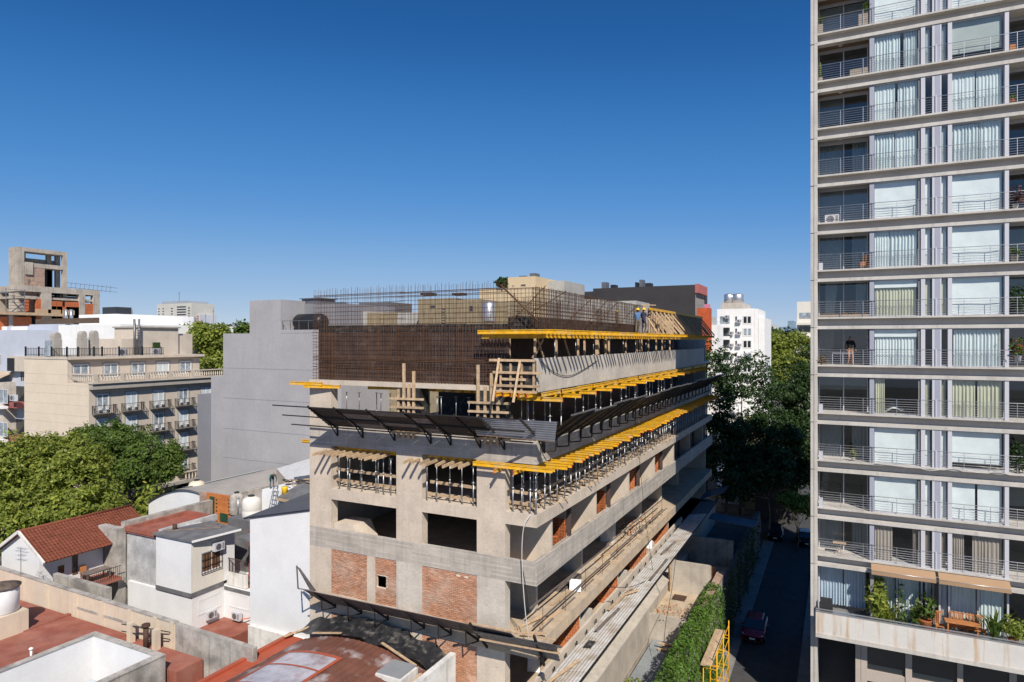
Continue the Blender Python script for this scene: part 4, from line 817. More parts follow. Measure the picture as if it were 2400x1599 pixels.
def ac(loc, lab, rz=0, group='outdoor air conditioning units', s=1.0):
    t = thing('air_conditioner', lab, 'air conditioner', loc, group); t.rotation_euler = (0, 0, rz); t.scale = (s, s, s); L_ = Vector(loc)
    part(MB().box(L_.x - .4, L_.x + .4, L_.y - .14, L_.y + .14, L_.z, L_.z + .56), 'casing', TALU, t)
    m = MB(); m.lathe((L_.x - .1, L_.y - .15, L_.z + .28), [(.22, 0), (.22, .012), (.05, .012)], 14, 'y'); part(m, 'fan_grille', GALVD, t)
    part(MB().box(L_.x + .2, L_.x + .34, L_.y - .148, L_.y - .139, L_.z + .08, L_.z + .48), 'vent_panel', TG, t); return t
ac((ux(1950, 45.4), 45.4, zk[7]), 'air conditioner on the tower balcony with pale blinds, seventh from the terrace'); 
for k, fl in ((6, 'balcony holding the wicker chair'), (3, 'balcony above the small green potted plant'), (2, 'balcony with the small green potted plant'), (1, 'balcony just above the cafe table')): ac((ux(1924, 45), 44.95, zk[k]), f'white air conditioner on the tower {fl}', R(90), s=.8)
t = thing('planter', 'grey planter boxes at the left end of the top tower balcony', 'planter', (ux(1925, 44.9), 44.9, zk[11])); part(MB().box(ux(1918, 44.9), ux(1929, 44.9), 44.7, 45.0, zk[11], zk[11] + .6), 'box', WBOX, t)
blades((ux(1925, 44.9), 44.9, zk[11] + .55), .7, 30, LEAF_M, 'spiky_plant', 'spiky plant in the left planter of the top tower balcony', .35, .04); blades((ux(2030, 44.9), 44.9, zk[11] + .75), .8, 30, LEAF_M, 'spiky_plant', 'spiky plant in the right planter of the top tower balcony', .4, .04)
one(MB().box(ux(2012, 44.9), ux(2034, 44.9), 44.7, 45.05, zk[11], zk[11] + .75), 'planter', WBOX, 'tall grey planter box at the right end of the top tower balcony', 'planter'); one(MB().box(ux(1992, 44.9), ux(2034, 44.9), 44.7, 45.05, zk[10], zk[10] + .42), 'planter', WBOX, 'long grey planter box on the second tower balcony from the top', 'planter')
t = thing('cactus', 'tall cactus at the left corner of a high tower balcony', 'cactus', (ux(1922, 44.9), 44.9, zk[10])); part(MB().lathe((ux(1922, 44.9), 44.9, zk[10] + .2), [(.05, 0), (.09, .3), (.09, .8), (.04, 1.05)], 8), 'stem', LEAF_M, t); part(MB().box(ux(1919, 44.9), ux(1928, 44.9), 44.75, 45.05, zk[10], zk[10] + .25), 'box', WBOX, t)
t = thing('wicker_chair', 'brown wicker chair on a middle tower balcony', 'chair', (ux(2025, 45.2), 45.2, zk[6])); part(MB().box(ux(2016, 45), ux(2036, 45), 44.95, 45.45, zk[6] + .2, zk[6] + .42), 'seat', TEAK, t); part(MB().box(ux(2018, 45), ux(2036, 45), 45.4, 45.5, zk[6] + .42, zk[6] + .9), 'backrest', TEAK, t)
for u in (2017, 2034): part(MB().box(ux(u, 45), ux(u, 45) + .06, 44.95, 45.01, zk[6], zk[6] + .2), 'leg', TEAK, t)
t = thing('flower_trough', 'long trough of dry flowers on a tower balcony', 'planter', (ux(1980, 44.9), 44.85, zk[5])); part(MB().box(ux(1920, 44.9), ux(2040, 44.9), 44.72, 44.92, zk[5], zk[5] + .16), 'box', WBOX, t)
C = NR.uniform((ux(1920, 44.9), 44.72, zk[5] + .15), (ux(2040, 44.9), 44.92, zk[5] + .26), (160, 3)) - np.array(t.location); o = bpy.data.objects.new('flowers', leaf_obj_mesh('flowers', C, .07, leaf_mat('dry_flowers', (.2, .08, .04), (.3, .2, .08)))); COL.objects.link(o); o.parent = t; o['kind'] = 'stuff'
shrub((ux(1925, 44.9), 44.85, zk[4]), .55, .75, 260, .06, leaf_mat('dried_plant', (.16, .12, .08), (.3, .24, .17)), 'dried_plant', 'clump of dried plant at the left end of the tower balcony where a person stands'); shrub((ux(2000, 45), 44.9, zk[2]), .5, .4, 70, .1, LEAF_B, 'potted_plant', 'small green potted plant on a lower tower balcony', pot=.25, potmat=WPOT)
RED = leaf_mat('red_flowers', (.5, .03, .015), (.45, .12, .02)); shrub((ux(2385, 44.8), 44.75, zk[4] + .3), 1.0, 1.0, 170, .1, LEAF_M, 'flowering_plant', 'leafy plant with red flowers at the right edge of the tower', pot=.35, potmat=WPOT); 
o = bpy.data.objects.new('blossoms', leaf_obj_mesh('blossoms', NR.normal((0, -.1, .75), (.3, .2, .25), (40, 3)), .1, RED)); COL.objects.link(o); o.parent = bpy.data.objects['flowering_plant']; o['kind'] = 'stuff'
shrub((ux(2378, 44.9), 44.9, zk[6]), .45, .6, 110, .1, LEAF_M, 'potted_plant', 'plant in a box on the right tower balcony, sixth above the terrace', pot=.4, potmat=WBOX); shrub((ux(2385, 45), 45.1, zk[5]), 1.6, 1.0, 420, .1, LEAF_D, 'balcony_bush', 'dark bushy plant filling a right tower balcony'); shrub((ux(2390, 44.9), 44.9, zk[2]), 1.7, 1.2, 320, .1, LEAF_D, 'balcony_tree', 'small bare stemmed tree on a low right tower balcony'); shrub((ux(2380, 44.9), 44.9, zk[7]), 1.0, .8, 120, .12, leaf_mat('purple_leaves', (.08, .03, .03), (.14, .06, .05)), 'purple_plant', 'purple leaved plant on a right tower balcony', pot=.3, potmat=WPOT); shrub((ux(2372, 44.9), 44.9, zk[9]), .35, .4, 60, .1, LEAF_M, 'potted_plant', 'plant in an orange pot on a high right tower balcony', pot=.3, potmat=TERR)
one(MB().box(ux(2365, 44.9), ux(2380, 44.9), 44.7, 44.95, zk[10], zk[10] + .35), 'planter', TEAK, 'red wooden planter box on a high right tower balcony', 'planter')
t = thing('cafe_table', 'small folding wooden table on the lowest railed tower balcony', 'table', (ux(1965, 45.1), 45.1, zk[0])); part(MB().box(ux(1952, 45.1), ux(1983, 45.1), 44.9, 45.4, zk[0] + .66, zk[0] + .7), 'top', TIMBER, t)
for s_ in (-1, 1): part(MB().bar((ux(1967, 45.1) - .3 * s_, 45.1, zk[0]), (ux(1967, 45.1) + .3 * s_, 45.1 + .03 * s_, zk[0] + .66), .04, .04), 'leg', TIMBER, t)
t = thing('clothes_rack', 'white folding clothes rack on the tower balcony where a person stands', 'clothes rack', (ux(1975, 44.9), 44.9, zk[4])); xa, xb = ux(1951, 44.9), ux(2000, 44.9)
for x in (xa, (xa + xb) / 2, xb): part(MB().tube((x, 44.9, zk[4]), (x, 44.9, zk[4] + .72), .018, 5), 'leg', TALU, t)
part(MB().tube((xa, 44.9, zk[4] + .72), (xb, 44.9, zk[4] + .72), .018, 5), 'top_bar', TALU, t)
bed = MB(); bed.smooth = True; bed.grid(lambda a, b: (ux(2075, 45.6) + 1.0 * a, 45.6 + b * 2, zk[3] + .05 + .45 * math.sin(min(1, a * 1.2) * 2.6) * (.6 + .4 * b)), 10, 6); one(bed, 'bed_cover', C_S, 'pale bed seen through the open olive curtain', 'bed')
rope([at_y(2050, 1085, 44.5), at_y(2130, 1090, 44.4), at_y(2180, 1103, 44.4), at_y(2240, 1096, 44.45), at_y(2290, 1108, 44.4), at_y(2345, 1104, 44.45), at_y(2400, 1116, 44.4)], .018, 'facade_cable', HOSE, 'grey cable looping along a lower slab of the tower')
# ================================================================== GROUND AND THE BLOCK ON THE LEFT
ASPH = M('asphalt', (.055, .055, .057), var=.2, sc=2, col2=(.075, .072, .07), mix=.6, sc2=.3, bump=.2)
PAVE = M('pavement', (.22, .21, .2), var=.2, sc=1.5)
struct(MB().box(-1800, 1800, -300, 3500, GROUND_Z - .5, GROUND_Z), 'ground', M('city_ground', (.12, .115, .10), var=.3, sc=.2))
struct(MB().box(-6.9, -2.6, -40, 400, GROUND_Z, GROUND_Z + .004), 'street', ASPH); struct(MB().box(-80, -64, -60, 400, GROUND_Z, GROUND_Z + .004), 'side_street', ASPH); struct(MB().box(-400, 300, 84, 95, GROUND_Z + .004, GROUND_Z + .008), 'cross_street', ASPH)
for i, (xa, xb) in enumerate(((-8.0, -6.9), (-2.6, -1.6))): struct(MB().box(xa, xb, -40, 83, GROUND_Z, GROUND_Z + .13), 'pavement', PAVE)
GREYP = M('grey_render', (.345, .335, .345), var=.07, sc=.35, col2=(.375, .365, .375), mix=.5, sc2=.15, streak=(.31, .30, .31), samt=.45); GREYD = M('dark_grey_render', (.21, .21, .23), var=.06, sc=.5)
SKYB = M('pale_blue_render', (.46, .49, .56), var=.05, sc=.5); BEIGE = M('beige_render', (.66, .56, .44), var=.05, sc=.4, streak=(.58, .49, .38), samt=.35, boards=None); STONE = M('hotel_stone', (.54, .47, .39), var=.08, sc=.8, streak=(.36, .32, .28), samt=.3)
STOND = M('hotel_stone_trim', (.36, .33, .29), var=.1, sc=1); IRON = M('black_iron', (.025, .025, .027), rough=.5, var=.1); CREAM = M('cream_render', (.62, .52, .40), var=.06, sc=.6, col2=(.50, .42, .33), mix=.4, streak=(.45, .38, .3), samt=.4)
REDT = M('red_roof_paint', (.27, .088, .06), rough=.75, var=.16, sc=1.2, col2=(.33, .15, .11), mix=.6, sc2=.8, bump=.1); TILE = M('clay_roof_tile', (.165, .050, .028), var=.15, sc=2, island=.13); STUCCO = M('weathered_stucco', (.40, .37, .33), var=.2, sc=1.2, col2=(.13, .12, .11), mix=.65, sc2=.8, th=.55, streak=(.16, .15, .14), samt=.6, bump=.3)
GSTUC = M('grey_stucco', (.36, .36, .36), var=.22, sc=1.0, col2=(.55, .54, .53), mix=.6, sc2=.8, streak=(.2, .2, .2), samt=.3); WALLW = M('whitewashed_wall', (.70, .70, .70), var=.05, sc=.7); CREAMW = M('cream_wall_paint', (.68, .64, .56), var=.05, sc=.7, streak=(.55, .52, .46), samt=.3)
MEMB = M('roof_membrane', (.13, .13, .135), rough=.6, var=.2, sc=1.5, col2=(.19, .19, .19), mix=.5, sc2=1); MEMBD = M('blue_black_membrane', (.022, .030, .048), rough=.35, var=.3, sc=1.5, spec=.5); VAULT = M('grey_vault_sheet', (.31, .29, .27), rough=.6, var=.12, sc=.8)
FRAMEW = M('white_window_frame', (.74, .74, .73), var=.03); WOODB = M('brown_door_wood', (.16, .075, .035), var=.2, sc=4); TANKC = M('cream_plastic_tank', (.62, .56, .43), var=.06, rough=.5); TANKW = M('white_plastic_tank', (.66, .63, .58), var=.05, rough=.5)
RBRICK = M('orange_block_wall', (.45, .13, .05), var=.15, sc=3, boards=.19); WBRICK = M('pale_brick_wall', (.36, .25, .19), var=.25, sc=2, boards=.13)

# ---- grey party wall building
gy = 52.0; t = thing('grey_building', 'tall blank grey rendered building behind the site, stepped at its top', 'building', (-56, 60, GROUND_Z))
gx = lambda u: at_y(u, 800, gy).x
part(MB().box(gx(523), gx(800), gy, 74, GROUND_Z, 22.35), 'wall', GREYP, t); part(MB().box(gx(493), gx(523), gy + .1, 70, GROUND_Z, at_y(508, 883, gy).z), 'side_wing', GREYP, t); part(MB().box(gx(462), gx(493), gy + .05, 68, GROUND_Z, at_y(477, 925, gy).z), 'side_wing', GREYD, t, 'darker grey lower wing')
part(MB().box(gx(585), gx(658), gy + .003, 66, 22.35, 26.0), 'roof_block', GREYP, t); part(MB().box(gx(658.2), gx(735), gy + 3.5, 66, 22.36, 25.7), 'roof_block', GREYD, t); part(MB().box(gx(658), gx(735), gy - .02, gy + 3.4, 22.35, 22.7), 'balcony_kerb', GREYP, t)
m = MB()
for v in (863, 933, 1004, 1072): z = at_y(523, v, gy).z; m.box(gx(523), gx(760), gy - .006, gy + .01, z, z + .05)
part(m, 'joint_grooves', GREYD, t, kind='stuff'); part(MB().box(gx(650), gx(694), gy + 3.6, gy + 6, 25.71, 26.25).box(gx(647), gx(697), gy + 3.4, gy + 6.2, 26.25, 26.33), 'roof_vent', GALVD, t)
for x in (gx(662), gx(680), gx(700), gx(722)): part(MB().box(x, x + .05, gy, gy + .05, 22.7, 23.7), 'railing_post', GALVD, t)
part(MB().box(gx(660), gx(735), gy + .01, gy + .04, 23.65, 23.7), 'railing', GALVD, t)
m = MB(); a = at_y(692, 762, gy + 1.6); m.lathe((a.x, gy + 1.8, 23.55), [(.2, 0), (.75, .12), (.92, .45), (.92, 3.6), (.75, 3.95), (.2, 4.1)], 16, 'x'); one(m, 'water_tank', M('black_plastic', (.02, .02, .022), rough=.4, var=.1), 'black lying water tank on the grey building terrace', 'water tank')

# ---- windows helper: wd = along-axis x or y
def win(parent, axis, c, a0, a1, z0, z1, out=-1, frame=FRAMEW, glass=DGLASS, cur=None, mull=2, fw=.07, trim=None):
    # axis 'x': window on a plane x=c spanning y; axis 'y': on plane y=c spanning x; out = sign of outward normal
    def bxx(m, p0, p1, q0, q1, r0, r1):
        return m.box(min(q0, q1), max(q0, q1), p0, p1, r0, r1) if axis == 'x' else m.box(p0, p1, min(q0, q1), max(q0, q1), r0, r1)
    a0, a1 = min(a0, a1), max(a0, a1); f = MB(); o = c + out * .03
    if trim is not None:
        tm = MB(); tw = .18
        for (p0, p1, r0, r1) in ((a0 - tw, a0 - .001, z0, z1 + tw), (a1 + .001, a1 + tw, z0, z1 + tw), (a0, a1, z1 + .001, z1 + tw)): bxx(tm, p0, p1, c + out * .002, c + out * .06, r0, r1)
        part(tm, 'window_surround', trim, parent)
    bxx(f, a0, a1, c + out * .005, o, z0, z0 + fw); bxx(f, a0, a1, c + out * .005, o, z1 - fw, z1)
    for i in range(mull + 1): p = a0 + (a1 - a0 - fw) * i / mull; bxx(f, p, p + fw, c + out * .005, o + out * .002, z0 + fw, z1 - fw)
    fo = part(f, 'window', frame, parent); g = MB(); bxx(g, a0, a1, c + out * .002, c + out * .012, z0, z1); part(g, 'pane', cur or glass, fo); return fo
CURT = M('pale_net_curtain', (.55, .60, .62), rough=.25, var=.12, sc=1.2, spec=.6)  # pale pane colour standing for net curtain behind the glass
CURT2 = M('half_dark_window', (.28, .32, .35), rough=.15, var=.5, sc=1.5, spec=.6)

# ---- hotel
HX, HX2, HY = -81.0, -85.4, 47.6
t = thing('beige_hotel', 'beige hotel with a blank side wall, balustraded cornice and small iron balconies', 'building', (-88, 58, GROUND_Z)); hotel = t
ysx = lambda u, x: at_x(u, 800, x).y
hl = at_y(57, 800, HY).x; yE = ysx(520, HX)
part(MB().box(hl, HX, HY, yE, GROUND_Z, 16.35), 'wall', BEIGE, t); part(MB().box(hl, HX2, HY + .001, ysx(467, HX2), 16.35, 19.2), 'upper_wall', BEIGE, t)
part(MB().box(HX + .002, HX + .04, HY + .02, yE, GROUND_Z, 15.6), 'stone_facing', STONE, t); part(MB().box(HX2 + .002, HX2 + .04, HY + .02, ysx(467, HX2), 16.4, 19.0), 'stone_facing', STONE, t)
part(MB().box(hl, HX2 + .7, HY - .06, ysx(467, HX2) + .4, 19.202, 19.55), 'cornice', STONE, t); part(MB().box(HX + .05, HX + .75, HY, yE + .5, 15.62, 16.3), 'cornice', STOND, t); part(MB().box(HX + .05, HX + .95, HY - .1, yE + .5, 16.3, 16.55), 'cornice_slab', STONE, t)
bal = part(MB().box(HX - 3.9, HX + .9, HY + .01, HY + .3, 17.35, 17.5).box(HX + .62, HX + .9, HY + .3, yE + .4, 17.35, 17.5), 'balustrade', STONE, t)
bme = MB().lathe((0, 0, 0), [(.09, 0), (.06, .12), (.12, .35), (.05, .65), (.09, .8)], 6).mesh('baluster', [STONE])
for i in range(int((yE - HY) / .36)): place(bme, 'baluster', (HX + .76, HY + .4 + i * .36, 16.55), parent=bal)
for i in range(11): place(bme, 'baluster', (HX + .6 - i * .4, HY + .15, 16.55), parent=bal)
for i in range(5): part(MB().box(HX + .6, HX + .92, HY + .05 + i * 3.3, HY + .55 + i * 3.3, 16.55, 17.349), 'balustrade_pier', STONE, t)
for i, u in enumerate((189, 259, 323, 381, 434)):
    y = ysx(u, HX2); win(t, 'x', HX2 + .04, y - .95, y + .95, 16.75, 18.55, 1, cur=CURT if i in (3,) else CURT2, trim=STOND, fw=.12)
for j, zf in enumerate((12.65, 9.6, 6.55, 3.5)):
    for i, u in enumerate((240, 307, 371, 429, 482)):
        y = ysx(u, HX)
        if i == 4: (j == 0) and win(t, 'x', HX + .04, y - .8, y + .8, 13.3, 14.9, 1, cur=CURT, trim=STOND, fw=.12); continue
        win(t, 'x', HX + .04, y - .75, y + .75, zf + .1, zf + 2.35, 1, cur=CURT if (i + j) % 3 else CURT2, trim=STOND, fw=.12)
        b = part(MB().hexa([(HX + .041, y - 1.2, zf - .25), (HX + .5, y - .9, zf - .25), (HX + .5, y + .9, zf - .25), (HX + .041, y + 1.2, zf - .25), (HX + .041, y - 1.35, zf), (HX + .95, y - 1.35, zf), (HX + .95, y + 1.35, zf), (HX + .041, y + 1.35, zf)]), 'balcony', STOND, t)
        m = MB(); m.box(HX + .88, HX + .92, y - 1.3, y + 1.3, zf + .95, zf + 1.0); m.box(HX + .05, HX + .88, y - 1.32, y - 1.28, zf + .95, zf + 1.0).box(HX + .05, HX + .88, y + 1.28, y + 1.32, zf + .95, zf + 1.0)
        for q in np.arange(-1.3, 1.31, .17): m.box(HX + .885, HX + .915, y + q - .015, y + q + .015, zf, zf + .95)
        for q in np.arange(.1, .85, .18): m.box(HX + q, HX + q + .03, y - 1.315, y - 1.285, zf, zf + .95).box(HX + q, HX + q + .03, y + 1.285, y + 1.315, zf, zf + .95)
        part(m, 'railing', IRON, b)
        if j < 3:
            s_ = MB()
            for q in (-.5, .4): s_.box(HX + .3, HX + .7, y + q - .2, y + q + .2, zf + .42, zf + .46).box(HX + .3, HX + .34, y + q - .2, y + q + .2, zf + .46, zf + .9).box(HX + .32, HX + .36, y + q - .2, y + q - .16, zf, zf + .42).box(HX + .64, HX + .68, y + q + .16, y + q + .2, zf, zf + .42)
            part(s_, 'balcony_chairs', FRAMEW, t, kind='stuff')
part(MB().box(HX + .05, HX + 1.6, ysx(300, HX), yE, 2.2, 2.6), 'lower_cornice', STOND, t); m = MB()
for k in range(10): part(MB().lathe((HX + 1.4, ysx(420, HX) + k * .5, 2.6), [(.1, 0), (.06, .15), (.13, .4), (.06, .75), (.1, .95)], 6), 'lower_baluster', STONE, t)
part(MB().box(HX + 1.25, HX + 1.55, ysx(400, HX), yE, 3.56, 3.7), 'lower_handrail', STONE, t)
m = MB(); yc = ysx(430, HX); pts = [(HX + .06, yc - 1.6, GROUND_Z)] + [(HX + .06, yc - 1.6 * math.cos(a_), .2 + 1.6 * math.sin(a_)) for a_ in np.linspace(0, math.pi, 13)] + [(HX + .06, yc + 1.6, GROUND_Z)]; m.prism(pts, (.05, 0, 0)); part(m, 'arched_door', DGLASS, t)
m = MB()
for v0, v1 in ((974, 986), (866, 872)): pass
for z in (17.3, 16.0, 14.9, 13.6, 12.3, 11.3, 9.9, 8.6): m.box(hl, HX - .1, HY - .004, HY + .01, z, z + .025)
part(m, 'wall_grooves', STOND, t, kind='stuff')
# penthouse
PXx = -88.5
y0_, y1_ = ysx(288, PXx), ysx(455, PXx); yc0 = ysx(330, PXx)
part(MB().box(PXx - 6, PXx, yc0, ysx(418, PXx), 19.56, 23.4), 'penthouse', STONE, t); part(MB().box(PXx - 6, PXx - .3, y0_, yc0 - .01, 19.56, 21.8), 'penthouse', STONE, t); part(MB().box(PXx - 6, PXx - .4, ysx(418, PXx) + .01, y1_, 19.56, 22.6), 'penthouse', STONE, t); part(MB().box(PXx - 6.2, PXx + .3, yc0 - .2, ysx(418, PXx) + .2, 23.4, 23.6), 'penthouse_coping', STOND, t)
for (u, dx, w, z1_) in ((136, 2.5, 1.0, 22.6), (198, 2.5, .85, 22.8), (225, 2.5, .85, 22.9)):
    q = at_x(u, 800, PXx); m = MB(); m.box(PXx - 1, PXx, q.y - w / 2, q.y + w / 2, 19.56, z1_ - .9); m.prism([(PXx, q.y - w * .42, z1_ - .89)] + [(PXx, q.y - w * .42 * math.cos(a_), z1_ - .5 + .5 * math.sin(a_)) for a_ in np.linspace(0, math.pi, 7)] + [(PXx, q.y + w * .42, z1_ - .89)], (-1, 0, 0)); part(m, 'chimney', STOND, t)
m = MB(); rx = HX2 + .5
for u in np.linspace(60, 383, 90): p = at_y(u, 800, HY) if u < 154 else at_x(u, 800, rx); m.box(p.x - .02, p.x + .02, p.y - .02, p.y + .02, 19.56, 20.6)
rp = part(m, 'railing', IRON, t, kind='stuff')
a, b, c = at_y(60, 800, HY), Vector((rx, HY, 0)), at_x(383, 800, rx)
for z in (20.58, 19.75): part(MB().bar((a.x, a.y, z), (b.x, b.y, z), .05, .05).bar((b.x, b.y, z), (c.x, c.y, z), .05, .05), 'railing_rail', IRON, t)
for u in (60, 91, 120, 157): p = at_y(u, 800, HY); part(MB().box(p.x - .08, p.x + .08, HY - .08, HY + .08, 19.56, 20.8), 'railing_post', IRON, t)
for u in (183, 220, 239, 279, 333): p = at_x(u, 800, rx); part(MB().box(rx - .08, rx + .08, p.y - .08, p.y + .08, 19.56, 20.8), 'railing_post', IRON, t)
for (u, w) in ((315, .12), (326, .12)): p = at_x(u, 800, PXx + .4); one(MB().tube((p.x, p.y, 19.6), (p.x, p.y, at_x(u, 748, PXx + .4).z), .14, 10), 'flue_pipe', GALVD, ('left' if u < 320 else 'right') + ' of two dark flue pipes on the hotel roof', 'flue', 'hotel flue pipes')
m = MB(); p = at_x(322, 800, PXx + .7)
for s_ in (-.3, .3): m.box(p.x, p.x + .06, p.y + s_, p.y + s_ + .06, 19.6, 24)
for z in np.arange(19.8, 24, .35): m.box(p.x, p.x + .05, p.y - .3, p.y + .36, z, z + .06)
one(m, 'roof_ladder', GALVD, 'steel ladder on the hotel penthouse wall', 'ladder'); p = at_x(365, 800, PXx + .3); one(MB().box(p.x, p.x + .3, p.y - .5, p.y + .5, 19.6, 21.3), 'hedge_panel', LEAF_D, 'narrow green hedge screen on the hotel roof', 'hedge')
for u, lab in ((286, 'left'), (365, 'right')): p = at_x(u, 800, HX2 - .5); ac((p.x, p.y, 19.58), f'{lab} of two air conditioners on the hotel roof terrace', R(90), s=1.6)
one(MB().box(-90, -88.8, at_x(105, 800, -90).y, at_x(125, 800, -90).y, 19.58, 21.6), 'glass_kiosk', CURT2, 'small glazed kiosk on the hotel roof terrace', 'kiosk')

# ---- apartment building at the far left edge, balconies with red fronts
AY = 62.0; t = thing('balcony_building', 'pale blue grey apartment building at the left edge with red balconies', 'building', (-125, 66, GROUND_Z)); axx = lambda u, y=AY: at_y(u, 800, y).x
part(MB().box(axx(-60), axx(62), AY, 80, GROUND_Z, 23.4), 'wall', SKYB, t); part(MB().box(axx(-60), axx(38), AY - 2, AY - .01, GROUND_Z, 14.5), 'bay_wall', CGREY, t); RBAL = M('red_balcony', (.30, .10, .085), var=.06)
for zt, i in ((11.2, 0), (5.6, 1), (-.2, 2)):
    part(MB().box(axx(17, AY - 1), axx(64), AY - 1.6, AY - .01, zt - .95, zt - .01), 'balcony', RBAL, t); part(MB().box(axx(24, AY - 1), axx(64), AY - 1.5, AY - 1.45, zt, zt + 1.1), 'balcony_glass', GLASS, t); part(MB().box(axx(26), axx(64), AY - .006, AY, zt, zt + 2.6), 'balcony_door', DGLASS, t)
    win(t, 'y', AY - 2, axx(-2, AY - 2), axx(18, AY - 2), zt - .2, zt + 2.2, -1, cur=CURT2); part(MB().box(axx(-10, AY - 2), axx(20, AY - 2), AY - 3, AY - 2.05, zt - 1.0, zt - .6), 'bay_balcony', FRAMEW, t)
win(t, 'y', AY, axx(48), axx(57), 11.6 + 3, 14.6 + 3, -1); win(t, 'y', AY, axx(0), axx(4), 20.2 - 3, 22.2 - 3, -1); part(MB().box(axx(32), axx(72), AY - .9, AY - .01, 16.4, 18.9), 'terrace_hut', STONE, t); part(MB().box(axx(32), axx(48), AY - 1.0, AY - .905, 16.4, 18.6), 'hut_door', IRON, t)
part(MB().hexa([(axx(-5), AY - 2.6, 14.9), (axx(32), AY - 2.6, 14.9), (axx(34), AY - .05, 16.1), (axx(-5), AY - .05, 16.1), (axx(-5), AY - 2.6, 15.0), (axx(32), AY - 2.6, 15.0), (axx(34), AY - .05, 16.2), (axx(-5), AY - .05, 16.2)]), 'awning', CFLOOR, t)
ac((axx(34, AY - 2.2), AY - 2.3, 11.6), 'air conditioner above the upper red balcony at the left edge', s=1.8)
# ---- white building behind the hotel
WY = 66.0; wx = lambda u, y=WY: at_y(u, 800, y).x; wz = lambda u, v, y=WY: at_y(u, v, y).z
t = thing('white_building', 'plain white building behind the hotel roof with a brown timber fence on top', 'building', (-112, 75, GROUND_Z))
part(MB().box(wx(69), wx(137), WY, 88, GROUND_Z, wz(69, 761)), 'wall', SKYB, t); part(MB().box(wx(137), wx(282), WY + .01, 88, GROUND_Z, wz(150, 762)), 'wall', WHITE, t); part(MB().box(wx(69), wx(216), WY + 1, WY + 1.2, wz(69, 760), wz(69, 748)), 'timber_fence', M('brown_fence', (.10, .07, .05), var=.3, sc=3, boards=.25), t)
part(MB().box(wx(185, 74), wx(272, 74), 74, 90, 20, at_y(230, 737, 74).z), 'roof_block', WHITE, t); part(MB().box(wx(275, 80), wx(302, 80), 80, 95, GROUND_Z, at_y(290, 738, 80).z), 'roof_block', GREYP, t); part(MB().box(wx(240, 76), wx(272, 76), 76, 79, at_y(255, 737, 76).z, at_y(255, 720, 76).z), 'black_cabinet', M('black_box', (.03, .035, .045), var=.1), t); part(MB().box(wx(0), wx(19), WY - .3, WY - .01, wz(10, 777), wz(10, 766)), 'white_panel', WHITE, t); part(MB().box(wx(30), wx(68), WY - .3, WY - .01, wz(50, 778), wz(50, 766)), 'white_panel', WHITE, t)
part(MB().box(wx(-60), wx(69), WY - .25, 80, GROUND_Z, wz(30, 765)), 'side_wall', SKYB, t)
for u in (155, 167): q = at_y(u, 745, 70); one(MB().tube((q.x, 70, q.z - 1.2), (q.x, 70, q.z + 1.5), .3, 9), 'flue_pipe', GALV, ('left' if u < 160 else 'right') + ' of two bright flue pipes before the unfinished tower', 'flue', 'bright flue pipes')
# ---- unfinished concrete tower far left
UX = -140.6; t = thing('unfinished_tower', 'bare concrete tower shell with open top storey on the skyline at the left', 'building', (-142, 75, 18)); uy = lambda u, x=UX: at_x(u, 800, x).y; uz = lambda u, v, x=UX: at_x(u, v, x).z
y0, y1 = uy(42), uy(158); D_ = UX - at_y(20, 600, y0).x
part(MB().box(UX - D_, UX, y0, y1, 38.85, 39.6), 'roof_slab', CSHELL, t); part(MB().box(UX - D_, UX - .01, y0 + .02, y0 + .9, 18, 38.85), 'shear_wall', CSHELL, t); part(MB().box(UX - 1, UX - .02, y0 + .9, y0 + 1.1, 18, 38.85), 'shear_wall', CSHELL, t)
for (yy, xx) in ((y1 - .8, UX - .01), (y1 - .8, UX - D_ + .8), (y0 + 1.8, UX - D_ + .8), (y0 + 6.5, UX - D_ + .8)): part(MB().box(xx - .7, xx, yy, yy + .78, 26, 38.85), 'column', CSHELL, t)
part(MB().box(UX - D_, UX, y0 + .9, y1, 35.9, 36.7), 'floor_slab', CSHELL, t); part(MB().box(UX - D_, UX - D_ + .3, y0 + .9, y1, 36.7, 37.9), 'parapet', CSHELL, t)
part(MB().box(UX - D_ + .1, UX - .05, y0 + .95, uy(105), 27, 35.9), 'brick_shaft', WBRICK, t); part(MB().box(UX - D_ + .5, UX - D_ + .8, uy(105), y1 - 1.5, 27, 35.9), 'shade_back_wall', DARK, t); part(MB().box(UX + .01, UX + .25, y0 + 1.2, uy(76), 34.4, 36.8), 'upstand', CSHELL, t)  # wall inside the opening coloured dark to stand for its shade
UX2 = UX + 1.2; y2 = uy(234, UX2); ya = uy(48, UX2)
zz = lambda v, u=130: at_x(u, v, UX2).z
part(MB().box(UX2 - 8, UX2, ya, y2, zz(687), zz(674)), 'lower_beam', CSHELL, t); part(MB().box(UX2 - 8, UX2 - .3, ya, y2, zz(703), zz(698)), 'floor_slab', CSHELL, t); part(MB().box(UX2 - 8, UX2 - 7.5, ya, y2, 20, zz(688)), 'back_wall', CSHELL, t)
for (ua, ub) in ((97, 121), (186, 200), (219, 234)): part(MB().box(UX2 - 1, UX2 - .01, uy(ua, UX2), uy(ub, UX2), 20, zz(687)), 'column', CSHELL, t)
for (ua, ub, vt) in ((60, 71, 703), (86, 97, 703), (121, 133, 706), (134, 147, 706), (156, 186, 706), (200, 219, 708), (121, 186, 718)): part(MB().box(UX2 - .6, UX2 - .1, uy(ua, UX2), uy(ub, UX2), 20, zz(vt)), 'brick_infill', RBRICK, t)
part(MB().box(UX2 - 6, UX2 - .05, uy(60, UX2), uy(86, UX2), zz(704), zz(697)), 'lintel', CSHELL, t); part(MB().box(UX2 - 9, UX2 + 2.5, uy(-20, UX2), uy(140, UX2), zz(742), zz(736)), 'deck', TIMBER, t)
